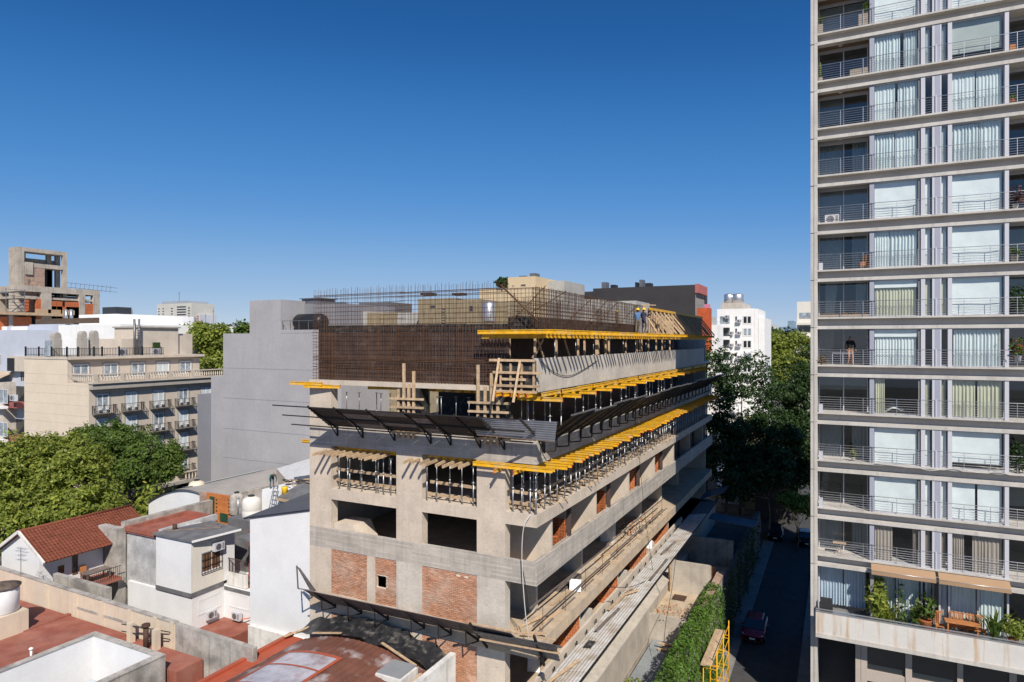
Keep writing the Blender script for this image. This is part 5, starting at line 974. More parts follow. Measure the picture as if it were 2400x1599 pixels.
for (ua, ub) in ((23, 67), (-30, 13)): part(MB().box(UX2 + .5, UX2 + 1, uy(ua, UX2), uy(ub, UX2), 20, zz(746)), 'brick_infill', RBRICK, t)
part(MB().box(UX2 + .3, UX2 + 1.2, uy(13, UX2), uy(23, UX2), 20, zz(742)), 'column', CSHELL, t)
for i, u in enumerate((85, 112, 142)): q = uy(u, UX2 + 1.5); one(MB().box(UX2 + 1.2, UX2 + 1.6, q, q + 2.6, zz(738), zz(727)), 'side_form', TIMBER, ('first', 'second', 'third')[i] + ' timber side form from the scaffold at the foot of the bare concrete tower', 'formwork', 'side forms of the tower shell')
m = MB(); q = uy(157, UX2)
for yy in np.arange(q, y2 + 4, .9): m.tube((UX2 - 2, yy, zz(676)), (UX2 - 2, yy + .2, zz(676) + 1.5), .03, 4)
for z in (1.5, .6): m.tube((UX2 - 2, q, zz(676) + z), (UX2 - 2, y2 + 5, zz(676) + z - .4), .03, 4)
cg = thing('rebar_fence', 'thin rebar guard fence sticking out over the lower roof of the tower shell', 'rebar', (UX2 - 2, q, zz(676))); part(m, 'bars', RUSTD, cg, kind='stuff')
m = MB()
for u in (14, 58): yy = uy(u, UX2 + 1); m.tube((UX2 + 1, yy, zz(737)), (UX2 + 1, yy, zz(684)), .07, 5)
for z in np.linspace(zz(735), zz(686), 8): m.tube((UX2 + 1, uy(14, UX2 + 1), z), (UX2 + 1, uy(58, UX2 + 1), z), .04, 4)
m.bar((UX2 + 1, uy(28, UX2 + 1), zz(735)), (UX2 + 1, uy(58, UX2 + 1), zz(712)), .15, .15); m.bar((UX2 + 1, uy(55, UX2 + 1), zz(735)), (UX2 + 1, uy(30, UX2 + 1), zz(712)), .15, .15)
one(m, 'scaffold', GALVD, 'pipe scaffold with crossed braces left of the tower shell', 'scaffold')

# ---- tiled house
t = thing('tiled_house', 'white house with a red clay tile gable roof beside the trees', 'house', (-52, 30, GROUND_Z))
RX_, RZ, EX, EZ, LX = -52.2, 7.93, -49.1, 6.2, -55.3; yA, yB = 26.0, 34.1
m = MB(); m.prism([(LX + .3, yA + .1, GROUND_Z), (EX - 1.05, yA + .1, GROUND_Z), (EX - 1.05, yA + .1, EZ + .48), (RX_, yA + .1, RZ - .12), (LX + .3, yA + .1, EZ + .02)], (0, yB - yA - .2, 0)); part(m, 'wall', WALLW, t)
rf = MB()
for s_ in (-1, 1):
    ex = EX if s_ > 0 else LX; rf.hexa([(RX_, yA - .15, RZ - .1), (ex, yA - .15, EZ - .1), (ex, yB, EZ - .1), (RX_, yB, RZ - .1), (RX_, yA - .15, RZ - .04), (ex, yA - .15, EZ - .04), (ex, yB, EZ - .04), (RX_, yB, RZ - .04)])
ro = part(rf, 'roof', TILE, t); sl_v = Vector((EX - RX_, 0, EZ - RZ)); nr_ = 12; L_ = sl_v.length; dirn = sl_v.normalized(); nrm = Vector((-dirn.z, 0, dirn.x)); nrm = nrm if nrm.z > 0 else -nrm
tl = MB(); w_, l_ = .235, L_ / nr_ + .06
tl.smooth = True
tl.grid(lambda a, b: Vector((0, a * w_ * .97, 0)) + dirn * (b * l_) + nrm * (.055 * math.sin(min(1, a * 1.5) * math.pi) + .03 * b + .01), 6, 1); tl.smooth = False; e0 = [Vector((0, a * w_ * .97, 0)) + dirn * l_ + nrm * (.055 * math.sin(min(1, a * 1.5) * math.pi) + .04) for a in (0, .33, .66, 1)]; tl.poly(e0 + [Vector((0, w_ * .97, 0)) + dirn * l_, dirn * l_]); tme = tl.mesh('tile', [TILE]); nt = 0; rest = MB()
rows = [(i, j) for j in range(int((yB - yA + .15) / w_)) for i in range(nr_)]
for (i, j) in rows:
    q = Vector((RX_, yA - .13 + j * w_, RZ - .04)) + dirn * (i * L_ / nr_) + nrm * rnd.uniform(-.008, .008); nt += 1
    if nt <= 300: place(tme, 'tile', q, parent=ro)
    else:
        k = len(rest.v); rest.v += [tuple(Vector(v_.co) + q) for v_ in tme.vertices]
        for pl in tme.polygons: rest.smooth = pl.use_smooth; rest.face([k + x_i for x_i in pl.vertices])
part(rest, 'tiles', TILE, ro, kind='stuff')
part(MB().tube((RX_, yA - .2, RZ + .02), (RX_, yB, RZ + .02), .11, 8), 'ridge_cap', TILE, t); part(MB().bar((RX_, yA - .2, RZ), (EX + .1, yA - .2, EZ - .05), .12, .2), 'barge_board', WHITED, t); part(MB().bar((RX_, yA - .2, RZ), (LX, yA - .2, EZ - .05), .12, .2), 'barge_board', WHITED, t)
hx = EX - 1.04
for (ua, ub, va, vb, mt, mu) in ((169.6, 182, 1296, 1344, WOODB, 2), (242, 258, 1278, 1318, M('orange_door', (.33, .14, .03), var=.15), 2), (136, 150, 1328, 1342, WOODB, 1)):
    a, b = at_x(ua, va, hx), at_x(ub, vb, hx); win(t, 'x', hx, a.y, b.y, b.z, a.z, 1, frame=mt, cur=DGLASS if mu == 2 and ua < 200 else mt, mull=mu)
a = Vector((0, 27.7, 0)); part(MB().box(hx, hx + 2.3, a.y, 30.55, 3.7, 3.9), 'terrace', REDT, t); 
for i in range(18): part(MB().box(hx + 2.24, hx + 2.26, a.y + .05 + i * .155, a.y + .07 + i * .155, 3.9, 4.75), 'railing_bar', IRON, t)
part(MB().box(hx + 2.23, hx + 2.27, a.y, 30.5, 4.75, 4.79), 'handrail', IRON, t)
tt = thing('garden_table', 'weathered wooden table on the red terrace of the tiled house', 'table', (hx + 1.3, a.y + 1.5, 3.9)); part(MB().box(hx + .85, hx + 1.75, a.y + .6, a.y + 2.4, 4.62, 4.68), 'top', GPL, tt)
for dx in (.92, 1.68):
    for dy in (.7, 2.3): part(MB().box(hx + dx - .04, hx + dx + .04, a.y + dy - .04, a.y + dy + .04, 3.9, 4.62), 'leg', GPL, tt)
tt = thing('garden_chair', 'wooden chair behind the terrace table of the tiled house', 'chair', (hx + .5, a.y + 1.2, 3.9)); part(MB().box(hx + .25, hx + .7, a.y + 1.0, a.y + 1.45, 4.32, 4.36), 'seat', TEAK, tt); part(MB().box(hx + .22, hx + .26, a.y + 1.0, a.y + 1.45, 4.36, 4.95), 'backrest', TEAK, tt)
for dx in (.28, .66):
    for dy in (1.03, 1.4): part(MB().box(hx + dx - .02, hx + dx + .02, a.y + dy - .02, a.y + dy + .02, 3.9, 4.32), 'leg', TEAK, tt)
# tv aerial on the cream wall
p = at_y(49, 1345, 24.0); m = MB(); m.tube((p.x, 24, p.z - .3), (p.x, 24, p.z + 1.7), .02, 5)
for z, w in ((1.65, .45), (1.45, .6), (1.2, .35), (.9, .4)):
    m.tube((p.x - w, 24, p.z + z), (p.x + w, 24.1, p.z + z), .012, 4)
    for k in range(5): m.tube((p.x - w + k * w / 2, 23.85, p.z + z), (p.x - w + k * w / 2, 24.25, p.z + z), .008, 3)
one(m, 'television_aerial', GALVD, 'spindly television aerial on the cream boundary wall', 'aerial')

# ---- cream boundary wall and the grey stained run
cw = thing('cream_wall', 'long cream boundary wall with shallow piers along the red terrace', 'wall', (-43, 24, GROUND_Z)); xa, xb = at_y(0, 800, 24).x - 6, at_y(410, 800, 24).x
m = MB(); m.hexa([(xa, 24, GROUND_Z), (xb, 24, GROUND_Z), (xb, 24.25, GROUND_Z), (xa, 24.25, GROUND_Z), (xa, 24, 6.15), (xb, 24, 5.82), (xb, 24.25, 5.82), (xa, 24.25, 6.15)]); part(m, 'wall', CREAM, cw)
for u in (52, 110, 178, 240, 305, 365, 405): x = at_y(u, 800, 24).x; part(MB().box(x - .14, x + .14, 23.9, 23.999, 4.3, 5.9), 'pier', CREAM, cw)
part(MB().bar((xa, 24.12, 6.18), (xb, 24.12, 5.85), .32, .05), 'coping', STUCCO, cw)
for (ua, ub) in ((178, 230), (237, 297), (305, 355)): part(MB().box(at_y(ua, 800, 24).x, at_y(ub, 800, 24).x, 23.97, 23.999, 5.0, 5.14), 'ledge', STUCCO, cw)
sw = MB(); xc = at_y(592, 800, 24).x; sw.hexa([(xb + .01, 24.02, GROUND_Z), (xc, 24.02, GROUND_Z), (xc, 24.3, GROUND_Z), (xb + .01, 24.3, GROUND_Z), (xb + .01, 24.02, 5.8), (xc, 24.02, 5.7), (xc, 24.3, 5.7), (xb + .01, 24.3, 5.8)]); one(sw, 'stained_garden_wall', STUCCO, 'grey stained garden wall continuing right of the cream wall', 'wall', None)
lw = MB(); q0, q1 = at_y(135, 1330, 25.9), at_y(262, 1380, 25.9); lw.box(q0.x, at_y(262, 800, 25.9).x, 25.6, 25.9, GROUND_Z, 5.75); one(lw, 'low_stained_wall', STUCCO, 'low dark stained wall between the cream wall and the tiled house', 'wall')
# ---- red roof terrace in front
rt = thing('red_terrace_house', 'low house whose flat roof is a red painted terrace, white light well at its front', 'house', (-40, 15, GROUND_Z)); 
part(MB().box(xa, -36.9, 2, 23.88, GROUND_Z, 4.5), 'roof_deck', REDT, rt, 'red painted roof deck'); part(MB().box(-36.9, -30.5, 22.3, 23.88, GROUND_Z, 4.45), 'roof_deck', REDT, rt); rdg = at_z(165, 1436, 4.6); part(MB().bar((at_z(52, 1480, 4.52).x, at_z(52, 1480, 4.52).y, 4.52), (rdg.x, rdg.y, 4.52), .3, .1), 'expansion_ridge', REDT, rt)
part(MB().box(-36.95, -36.7, 2, 22.05, GROUND_Z, 5.3), 'light_well_wall', WALLW, rt); part(MB().box(-36.7, -31.2, 21.8, 22.05, GROUND_Z, 5.3), 'light_well_wall', WALLW, rt); part(MB().box(-31.45, -31.1, 2, 21.79, GROUND_Z, 5.3), 'light_well_wall', WHITED, rt); part(MB().box(-31.099, -31.05, 2, 22.1, GROUND_Z, 5.28), 'stucco_face', STUCCO, rt)
for (a, b, c, d) in ((-37.0, -36.65, 2, 22.1), (-36.65, -31.48, 21.76, 22.1), (-31.48, -31.02, 2, 22.1)): part(MB().box(a, b, c, d, 5.301, 5.36), 'coping', STUCCO, rt)
part(MB().box(-36.69, -31.46, 2, 21.79, GROUND_Z, .9), 'light_well_floor', GSTUC, rt)
part(MB().hexa([(-35.2, 18.6, 3.2), (-33.2, 18.6, 3.2), (-33.2, 20.8, 3.7), (-35.2, 20.8, 3.7), (-35.2, 18.6, 3.25), (-33.2, 18.6, 3.25), (-33.2, 20.8, 3.75), (-35.2, 20.8, 3.75)]), 'skylight', M('frosted_skylight', (.5, .52, .54), var=.1), rt)
for u, v in ((307, 1503), (366, 1520)): q = at_z(u, v, 4.5); part(MB().box(q.x - .17, q.x + .17, q.y - .15, q.y + .15, 4.45, 5.55), 'terrace_pier', CREAM, rt)
q0, q1 = at_z(285, 1500, 4.5), at_z(398, 1520, 4.5)
for z in (5.0, 5.4): part(MB().bar((q0.x, q0.y, z), (q1.x, q1.y, z), .04, .04), 'guard_rail', IRON, rt)
q = at_z(73, 1545, 4.5); one(MB().tube((q.x, q.y, 4.5), (q.x, q.y, 5.0), .06, 8).lathe((q.x, q.y, 5.0), [(.1, 0), (.12, .08), (.02, .14)], 8), 'vent_pipe', WHITE, 'short white vent pipe on the red terrace', 'vent'); q = at_z(342, 1520, 4.5); one(MB().tube((q.x, q.y, 4.45), (q.x, q.y, 5.7), .14, 8).tube((q.x, q.y, 5.7), (q.x, q.y, 5.85), .22, 8), 'chimney_pot', RUSTD, 'rusty chimney pot by the terrace piers', 'chimney')
tk = thing('water_tank_stand', 'brick stand carrying the white tank on the red terrace', 'stand', (-43.6, 20.7, 4.5)); part(MB().box(-44.4, -42.6, 19.9, 21.6, 4.5, 5.75), 'base', CREAM, tk); part(MB().box(-43.9, -42.9, 18.0, 19.6, 4.5, 5.9), 'meter_box', CGREY, tk, 'grey concrete box with a dark louvred front')
for i in range(4): part(MB().box(-42.899, -42.87, 18.2, 19.4, 4.75 + i * .27, 4.9 + i * .27), 'louvre', GALVD, tk)
tk = thing('water_tank', 'white round water tank with a rusty lid at the left edge', 'water tank', (-43.6, 20.7, 5.75)); part(MB().lathe((-43.6, 20.7, 5.76), [(.8, 0), (.85, .05), (.85, 1.35), (.8, 1.4)], 20), 'shell', WALLW, tk); part(MB().lathe((-43.6, 20.7, 7.17), [(.92, 0), (.94, .06), (.5, .2), (.1, .26)], 20), 'lid', M('rusty_lid', (.12, .09, .07), var=.4, sc=4), tk)
sp = at_d(155, 1590, 34); st = thing('sapling', 'small grey leaved sapling growing in the white light well', 'sapling', (-35.6, 17.6, .9)); part(MB().tube((-35.6, 17.6, .9), (-35.5, 17.7, 3.6), .03, 5).tube((-35.5, 17.7, 3.4), (-35.9, 17.7, 4.4), .02, 4).tube((-35.5, 17.7, 3.3), (-35.1, 17.6, 4.1), .02, 4), 'trunk', BARK, st); C, Nn = crown_points([(.1, 0, 3.1, .6, .5, .6)], 90); o = bpy.data.objects.new('crown', leaf_obj_mesh('crown', C, .12, LEAF_D, Nn)); COL.objects.link(o); o.parent = st; o['kind'] = 'stuff'

# ---- white two storey house
wh = thing('white_house', 'white two storey house with a grey felt roof and barred window', 'house', (-43, 33, GROUND_Z)); CX, CY = -40.8, 31.0
part(MB().box(-44.6, CX - .004, CY, 34.7, 3.7, 7.35), 'upper_wall', WALLW, wh); part(MB().box(CX - .004, CX + .004, CY + .003, 33.75, 3.72, 7.34), 'side_face', CREAMW, wh); part(MB().box(-44.62, CX + .03, CY - .03, 33.7, 3.4, 3.7), 'grey_band', MEMB, wh); part(MB().box(-48, CX - .05, CY + .1, 38, GROUND_Z, 3.4), 'lower_wall', WALLW, wh); part(MB().box(CX - .05, CX + 3.4, 33.8, 38, GROUND_Z, 3.3), 'lower_wall', WALLW, wh)
m = MB(); m.hexa([(-44.8, CY - .15, 7.36), (CX + .25, CY - .15, 7.36), (CX + .9, 34.5, 7.36), (-43.6, 34.9, 7.4), (-44.8, CY - .15, 7.5), (CX + .25, CY - .15, 7.46), (CX + .9, 34.5, 7.5), (-43.6, 34.9, 7.55)]); part(m, 'roof', MEMB, wh); part(MB().bar((CX + .28, CY - .15, 7.42), (CX + .93, 34.5, 7.43), .05, .14), 'gutter', FRAMEW, wh)
for (a, b) in (((-44.4, 31.4, 7.55), (-41.4, 34, 7.56)), ((-43.2, 33.8, 7.54), (-42.2, 34.4, 7.56))): part(MB().bar(a, b, .25, .08), 'felt_strip', GPL, wh)
part(MB().tube((-43.9, 32, 7.5), (-43.9, 32, 7.95), .16, 8), 'vent_stub', RUSTD, wh)
a, b = at_x(472, 1306, CX), at_x(517, 1316, CX); w = win(wh, 'x', CX + .004, a.y, b.y, 4.85, 6.25, 1, cur=WOODB, mull=2)
for i in range(8): part(MB().box(CX + .09, CX + .11, a.y - .05 + i * (b.y - a.y + .1) / 7, a.y - .03 + i * (b.y - a.y + .1) / 7, 4.8, 6.3), 'window_bar', IRON, w)
for z in (4.8, 5.3, 5.8, 6.28): part(MB().box(CX + .08, CX + .12, a.y - .06, b.y + .06, z, z + .025), 'window_bar', IRON, w)
part(MB().box(CX + .01, CX + 2.0, 34.0, 34.2, 3.35, 4.3), 'balcony_parapet', WHITED, wh); part(MB().box(CX + .005, CX + 2.0, 34.2, 36, 3.32, 3.5), 'balcony_floor', REDT, wh); part(MB().box(CX + .01, CX + 2.2, 36, 36.2, 3.5, 6.9), 'balcony_back_wall', M('red_brick_wall', (.28, .07, .04), var=.2, sc=3, boards=.08), wh); part(MB().box(CX + .9, CX + 1.2, 35.9, 36.3, 3.5, 7), 'balcony_post', POSTB, wh); part(MB().box(CX + 1.0, CX + 3.3, 33.9, 36.4, 6.9, 7.02), 'balcony_roof', MEMB, wh)
for i in range(18): part(MB().box(CX + .1 + i * .105, CX + .125 + i * .105, 34.08, 34.105, 4.3, 5.3), 'railing_bar', POSTB, wh)
part(MB().box(CX + .05, CX + 2.0, 34.06, 34.12, 5.3, 5.34), 'railing_rail', POSTB, wh)
part(MB().box(CX + .04, CX + 3.42, 33.72, 33.795, 3.1, 3.32), 'band', MEMB, wh); 
for (axis, c, p0, p1) in (('y', 33.8, CX + .5, CX + 2.6), ('x', CX - .05, 31.6, 33.5)): win(wh, axis, c, p0, p1, 1.9, 3.0, -1 if axis == 'y' else 1, frame=WALLW, cur=WALLW, mull=1, fw=.1)
part(MB().box(CX - .04, CX + 3.3, 29.5, 33.79, GROUND_Z, 1.0), 'red_patio', REDT, wh)
ac((CX + .3, 32.4, 1.5), 'air conditioner low on the white house wall above the red patio', R(90), s=1.0); ac((CX + 1.7, 33.45, 1.25), 'air conditioner standing on the red patio floor', s=1.0); ac((CX + .22, 33.1, 6.2), 'air conditioner high on the cream wall of the white house', R(90), s=1.05)
rope([(CX + 2.95, 33.75, 3.2), (CX + 2.95, 33.7, 2.2), (CX + 2.9, 33.6, 1.6), (CX + 2.2, 33.4, 1.4)], .035, 'drain_pipe', REDTIP, 'orange pipe running down the white house corner', 'pipe')
gs = thing('grey_stucco_house', 'narrow grey stained house with a red painted roof terrace', 'house', (-47, 35, GROUND_Z)); part(MB().box(-48.4, -44.63, 31.3, 36, 2.8, 7.0), 'wall', GSTUC, gs); part(MB().box(-50.9, -48.41, 30.6, 31.19, GROUND_Z, 7.35), 'pier_wall', STUCCO, gs); part(MB().box(-48.5, -44.6, 31.15, 36.3, 7.0, 7.12), 'roof_deck', REDT, gs); part(MB().box(-48.5, -44.55, 31.1, 31.4, 7.12, 7.42), 'roof_kerb', REDT, gs); part(MB().box(-48.5, -48.2, 31.41, 36.3, 7.12, 7.42), 'roof_kerb', REDT, gs); part(MB().box(-44.9, -44.62, 31.41, 36.3, 7.12, 7.6), 'roof_kerb', GSTUC, gs); part(MB().box(-48.19, -44.91, 36.0, 36.3, 7.12, 7.5), 'roof_kerb', REDT, gs)
one(MB().box(-49.0, -48.51, 31.2, 46, GROUND_Z, 7.72), 'stained_party_wall', STUCCO, 'stained party wall running back beside the red painted roof terrace', 'wall')
# ---- tall white block next to the site
wb = thing('white_block', 'tall blank white house wall with a dark sloping roof beside the site', 'house', (-30.5, 33, GROUND_Z)); xl, xr = -33.3, -27.72
m = MB(); m.prism([(xl, 29.5, GROUND_Z), (xr, 29.5, GROUND_Z), (xr, 29.5, 11.45), (xl, 29.5, 10.3)], (0, 5.5, 0)); part(m, 'wall', WALLW, wb)
m = MB(); m.hexa([(xl - .5, 29.42, 10.18), (xr, 29.42, 11.48), (xr, 35.4, 11.9), (xl - .5, 35.4, 10.6), (xl - .5, 29.42, 10.28), (xr, 29.42, 11.58), (xr, 35.4, 12.0), (xl - .5, 35.4, 10.7)]); part(m, 'roof', MEMBD, wb); part(MB().box(xl + .05, xr, 29.3, 29.499, GROUND_Z, 3.6), 'plinth', WHITED, wb)
wl2 = thing('rooftop_room', 'small white rooftop room with a black felt roof under repair', 'rooftop room', (-35, 38, 6)); part(MB().box(at_y(614, 800, 38).x, at_y(657, 800, 38).x, 38, 42, 4, 9.55), 'wall', WALLW, wl2); part(MB().box(at_y(657, 800, 38).x + .005, X0 - .1, 38.6, 42, 4, 8.4), 'wall', WALLW, wl2)
m = MB(); a, b = at_y(650, 1165, 37.6), at_y(700, 1180, 37.2); m.hexa([(a.x, 37.6, a.z - .1), (b.x + 2, 37.0, b.z + .1), (b.x + 2, 41.5, b.z + 1.6), (a.x + .3, 41.5, a.z + 1.0), (a.x, 37.6, a.z), (b.x + 2, 37.0, b.z + .22), (b.x + 2, 41.5, b.z + 1.75), (a.x + .3, 41.5, a.z + 1.15)]); part(m, 'felt_roof', MEMB, wl2); part(MB().bar((a.x, 37.55, a.z - .15), (b.x + .3, 37.2, b.z - .02), .08, .2), 'eaves_board', TIMBER, wl2)
q = at_y(637, 1195, 37.6); ld = MB()
for s_ in (-.2, .25): ld.bar((q.x + s_, 37.4, q.z - .3), (q.x + s_ + .25, 37.8, q.z + 1.9), .06, .06)
for k in range(7): ld.bar((q.x - .2 + k * .035, 37.42 + k * .055, q.z - .1 + k * .3), (q.x + .25 + k * .035, 37.42 + k * .055, q.z - .1 + k * .3), .05, .04)
one(ld, 'ladder', GALV, 'aluminium ladder leaning on the white rooftop room', 'ladder')
tr_ = thing('tin_lean_to', 'slanting pale corrugated tin roof sheets beside the site', 'roof', (-33, 44, 11)); tr_['kind'] = 'thing'
A_, B_, C__, D__ = at_y(648, 1098, 48), at_y(740, 1070, 46), at_y(674, 1128, 42), at_y(760, 1106, 41); part(corr(A_, B_, C__, D__, 14, .07, (0, -.4, .9)), 'sheet', TINW, tr_); part(corr(at_y(688, 1118, 42), at_y(760, 1108, 41), at_y(694, 1132, 41), at_y(760, 1122, 40), 6, .05, (0, -.4, .9)), 'sheet', GALVD, tr_); part(MB().hexa([A_ + Vector((0, 0, -2.2)), C__ + Vector((0, 0, -.6)), C__ + Vector((.1, .1, -.6)), A_ + Vector((.1, .1, -2.2)), A_, C__, C__ + Vector((.1, .1, 0)), A_ + Vector((.1, .1, 0))]), 'gable', CREAM, tr_)
jm_ = MB()
for i in range(60):
    q = at_y(rnd.uniform(655, 728), rnd.uniform(1122, 1142), rnd.uniform(39.5, 41.5)); a_ = rnd.uniform(-.5, .5); jm_.mi = rnd.choice((0, 0, 1, 2)); jm_.bar(q, q + Vector((math.cos(a_), math.sin(a_), rnd.uniform(-.1, .2))) * rnd.uniform(.4, 1.3), .12, .05)
struct(jm_, 'roof_debris', [TIMBER, BRKT, GPL], 'stuff')
q = at_y(667, 1149, 38.2); m = MB(); m.lathe((q.x, 38.2, q.z - .35), [(.2, 0), (.24, .5), (.26, .62), (.12, .62)], 10); one(m, 'yellow_bucket', M('yellow_plastic', (.8, .5, .02), rough=.4), 'yellow bucket beside the worker on the white rooftop', 'bucket')
# ---- vaulted hall, tanks, brick screen
vh = thing('vaulted_hall', 'hall with a shallow grey vaulted roof behind the tiled house', 'hall', (-52, 44, GROUND_Z)); xs0, xs1, ys0, ys1 = -58.2, -46.5, 39.5, 50.5
m = MB(); m.smooth = True; m.grid(lambda a, b: (xs0 + (xs1 - xs0) * a, ys0 + (ys1 - ys0) * b, 6.3 + 1.8 * math.sin(a * math.pi) ** .85), 26, 2); m.grid(lambda a, b: (xs0 + (xs1 - xs0) * a, ys0 + (ys1 - ys0) * b, 6.22 + 1.8 * math.sin(a * math.pi) ** .85), 26, 2); part(m, 'vault', VAULT, vh)
m = MB(); m.prism([(xs0, ys0 + .2, GROUND_Z), (xs1, ys0 + .2, GROUND_Z)] + [(xs0 + (xs1 - xs0) * a, ys0 + .2, 6.2 + 1.8 * max(0, math.sin(a * math.pi)) ** .85) for a in np.linspace(1, 0, 14)], (0, ys1 - ys0 - .4, 0)); part(m, 'wall', WALLW, vh)
m = MB(); m.smooth = True; m.grid(lambda a, b: (xs0 + (xs1 - xs0) * (.3 + .1 * a), ys0 + 1 + 9 * b, 6.36 + 1.8 * math.sin((.3 + .1 * a) * math.pi) ** .85), 4, 1); part(m, 'skylight_strip', M('pale_fibreglass', (.42, .45, .45), var=.06), vh); part(MB().box(xs1 + .01, -34, 40, 50, GROUND_Z, 6.6), 'annex', VAULT, vh); part(MB().box(xs1 - 4, -33, 50.3, 50.6, 6.5, 7.6), 'parapet', CGREY, vh)
def tank(u, v, y, r, h, mat, lab):
    q = at_y(u, v, y); t = thing('water_tank', lab, 'water tank', q); part(MB().lathe(q, [(r * .94, 0), (r, h * .06), (r, h * .3), (r * .97, h * .33), (r, h * .36), (r, h * .72), (r * .85, h * .86), (r * .35, h * .95)], 18), 'shell', mat, t); part(MB().lathe(q + Vector((0, 0, h * .95)), [(r * .36, 0), (r * .36, h * .05), (r * .1, h * .08)], 12), 'lid', IRON, t); return q
q = tank(461, 1168, 41.5, .72, 1.75, TANKC, 'cream water tank behind the red painted roof terrace'); one(MB().box(q.x - 1.1, q.x + 1.0, 41, 42.5, 4, q.z - .003), 'tank_pedestal', STUCCO, 'rough pedestal wall under the cream water tank', 'pedestal')
q = tank(589, 1212, 37.3, .72, 1.75, TANKW, 'white water tank by the orange brick screen'); one(MB().box(q.x - 1.6, q.x + .9, 36.4, 38.4, 3, q.z - .003), 'tank_pedestal', MEMB, 'flat felt roof patch under the white water tank', 'pedestal'); tank(555, 1205, 39.5, .6, 1.9, STUCCO, 'dull old tank half hidden beside the orange brick screen')
q = at_y(503, 1154, 46); tv = thing('roof_turbine', 'round galvanised turbine vent on the vaulted hall', 'vent', q); part(MB().lathe(q + Vector((0, 0, -.3)), [(.3, 0), (.3, .35), (.62, .55), (.66, .8), (.5, 1.05), (.15, 1.15)], 18), 'turbine', GALV, tv)
bs = thing('brick_screen', 'orange hollow brick screen wall hung with dark green netting', 'wall', (-41.5, 39, 4)); ORB = M('orange_screen_brick', (.50, .17, .05), var=.15, sc=3, boards=.19)
a, b = at_y(484, 800, 39), at_y(546, 800, 39); zt, zb = at_y(500, 1158, 39).z, at_y(540, 1222, 39).z; part(MB().box(a.x, b.x, 39, 39.25, zb - 1, zt), 'wall', ORB, bs); nm = M('green_netting', (.02, .06, .03), var=.4, sc=6)
for (ua, ub, va, vb) in ((492, 503, 1163, 1218), (516, 534, 1202, 1222)): part(MB().box(at_y(ua, 800, 39).x, at_y(ub, 800, 39).x, 38.96, 38.99, at_y(ua, vb, 39).z, at_y(ua, va, 39).z), 'netting', nm, bs)
for k in range(6):
    for u in (507.5, 537): q = at_y(u, 1172 + k * 8.5, 39); part(MB().box(q.x - .09, q.x + .09, 38.99, 38.999, q.z - .06, q.z + .06), 'vent_hole', HOLE, bs)
part(MB().box(a.x - .9, a.x - .01, 39, 39.25, zb - 1, zt), 'brick_return', WBRICK, bs)
q = at_y(558, 1215, 37.5); one(MB().tube((q.x, 37.5, q.z), (q.x, 37.5, q.z + 1.6), .07, 8).tube((q.x, 37.5, q.z + 1.6), (q.x, 37.5, q.z + 1.7), .11, 8), 'vent_pipe', GALV, 'thin galvanised vent pipe before the orange brick screen', 'vent')
# ---- curved red roof in the foreground
cr = thing('curved_red_roof_house', 'low house with a patchy curved red metal roof in front of the site', 'house', (-22, 19, GROUND_Z)); xs0, xs1 = -26.6, -17.6
CRED = M('patchy_red_metal', (.155, .066, .046), rough=.55, var=.2, sc=1.2, col2=(.50, .49, .50), mix=.9, sc2=.75, th=.62, bump=.05); CRB = M('fresh_red_paint', (.38, .088, .045), rough=.55, var=.12, sc=1)
zc = lambda a: 4.95 + .85 * math.sin(min(1, max(0, a)) ** .9 * math.pi) ** .9
m = MB(); m.smooth = True; N_ = 120; m.grid(lambda a, b: (xs0 + (xs1 - xs0) * a, 3 + 24.0 * b, zc(a) + (.03 if int(round(a * N_)) % 5 == 0 else 0)), N_, 1); part(m, 'roof_sheet', CRED, cr, 'patchy red brown metal vault')
m = MB(); m.prism([(xs0 - 1, 3.05, GROUND_Z), (xs1 - .03, 3.05, GROUND_Z)] + [(xs0 + (xs1 - xs0) * a, 3.05, zc(a) - .06) for a in np.linspace(.995, 0, 16)], (0, 23.9, 0)); part(m, 'wall', WALLW, cr)
part(MB().box(xs0 - .95, xs0 + .02, 3, 27.2, 4.7, 4.98), 'gutter_kerb', CRB, cr); part(MB().box(xs0 - 1.0, xs0 - .75, 3, 27.3, 4.98, 5.12), 'gutter_kerb', CRB, cr); part(MB().box(xs1 + .005, xs1 + .3, 3, 28.2, GROUND_Z, 5.75), 'end_wall', WHITED, cr)
m = MB(); m.smooth = True; m.grid(lambda a, b: (xs0 - .7 + (xs1 - xs0 + .8) * a, 27.1 + 1.4 * b + .14 * math.sin(a * 31), zc(a) + .06 + .35 * b ** 2 + .04 * math.sin(a * 40 + b * 5)), 60, 8); part(m, 'tar_membrane', M('tar_membrane', (.022, .022, .024), rough=.45, var=.5, sc=3, col2=(.25, .23, .2), mix=.5, sc2=2.5, th=.62), cr)
for (xa_, ya_, xb_, yb_) in ((-27.3, 26.5, -26.9, 28.3), (-25.6, 26.9, -23.6, 26.9), (-21, 27.0, -18.6, 26.6), (-18.1, 26.3, -17.9, 24.6), (-17.6, 27.6, -17.4, 25.8)): stick((xa_, ya_, zc((xa_ - xs0) / 9) + .28), (xb_, yb_, zc((xb_ - xs0) / 9) + .28), .14, .05, 'wooden batten pressing down the tar sheet on the curved red roof', 'battens on the curved red roof')
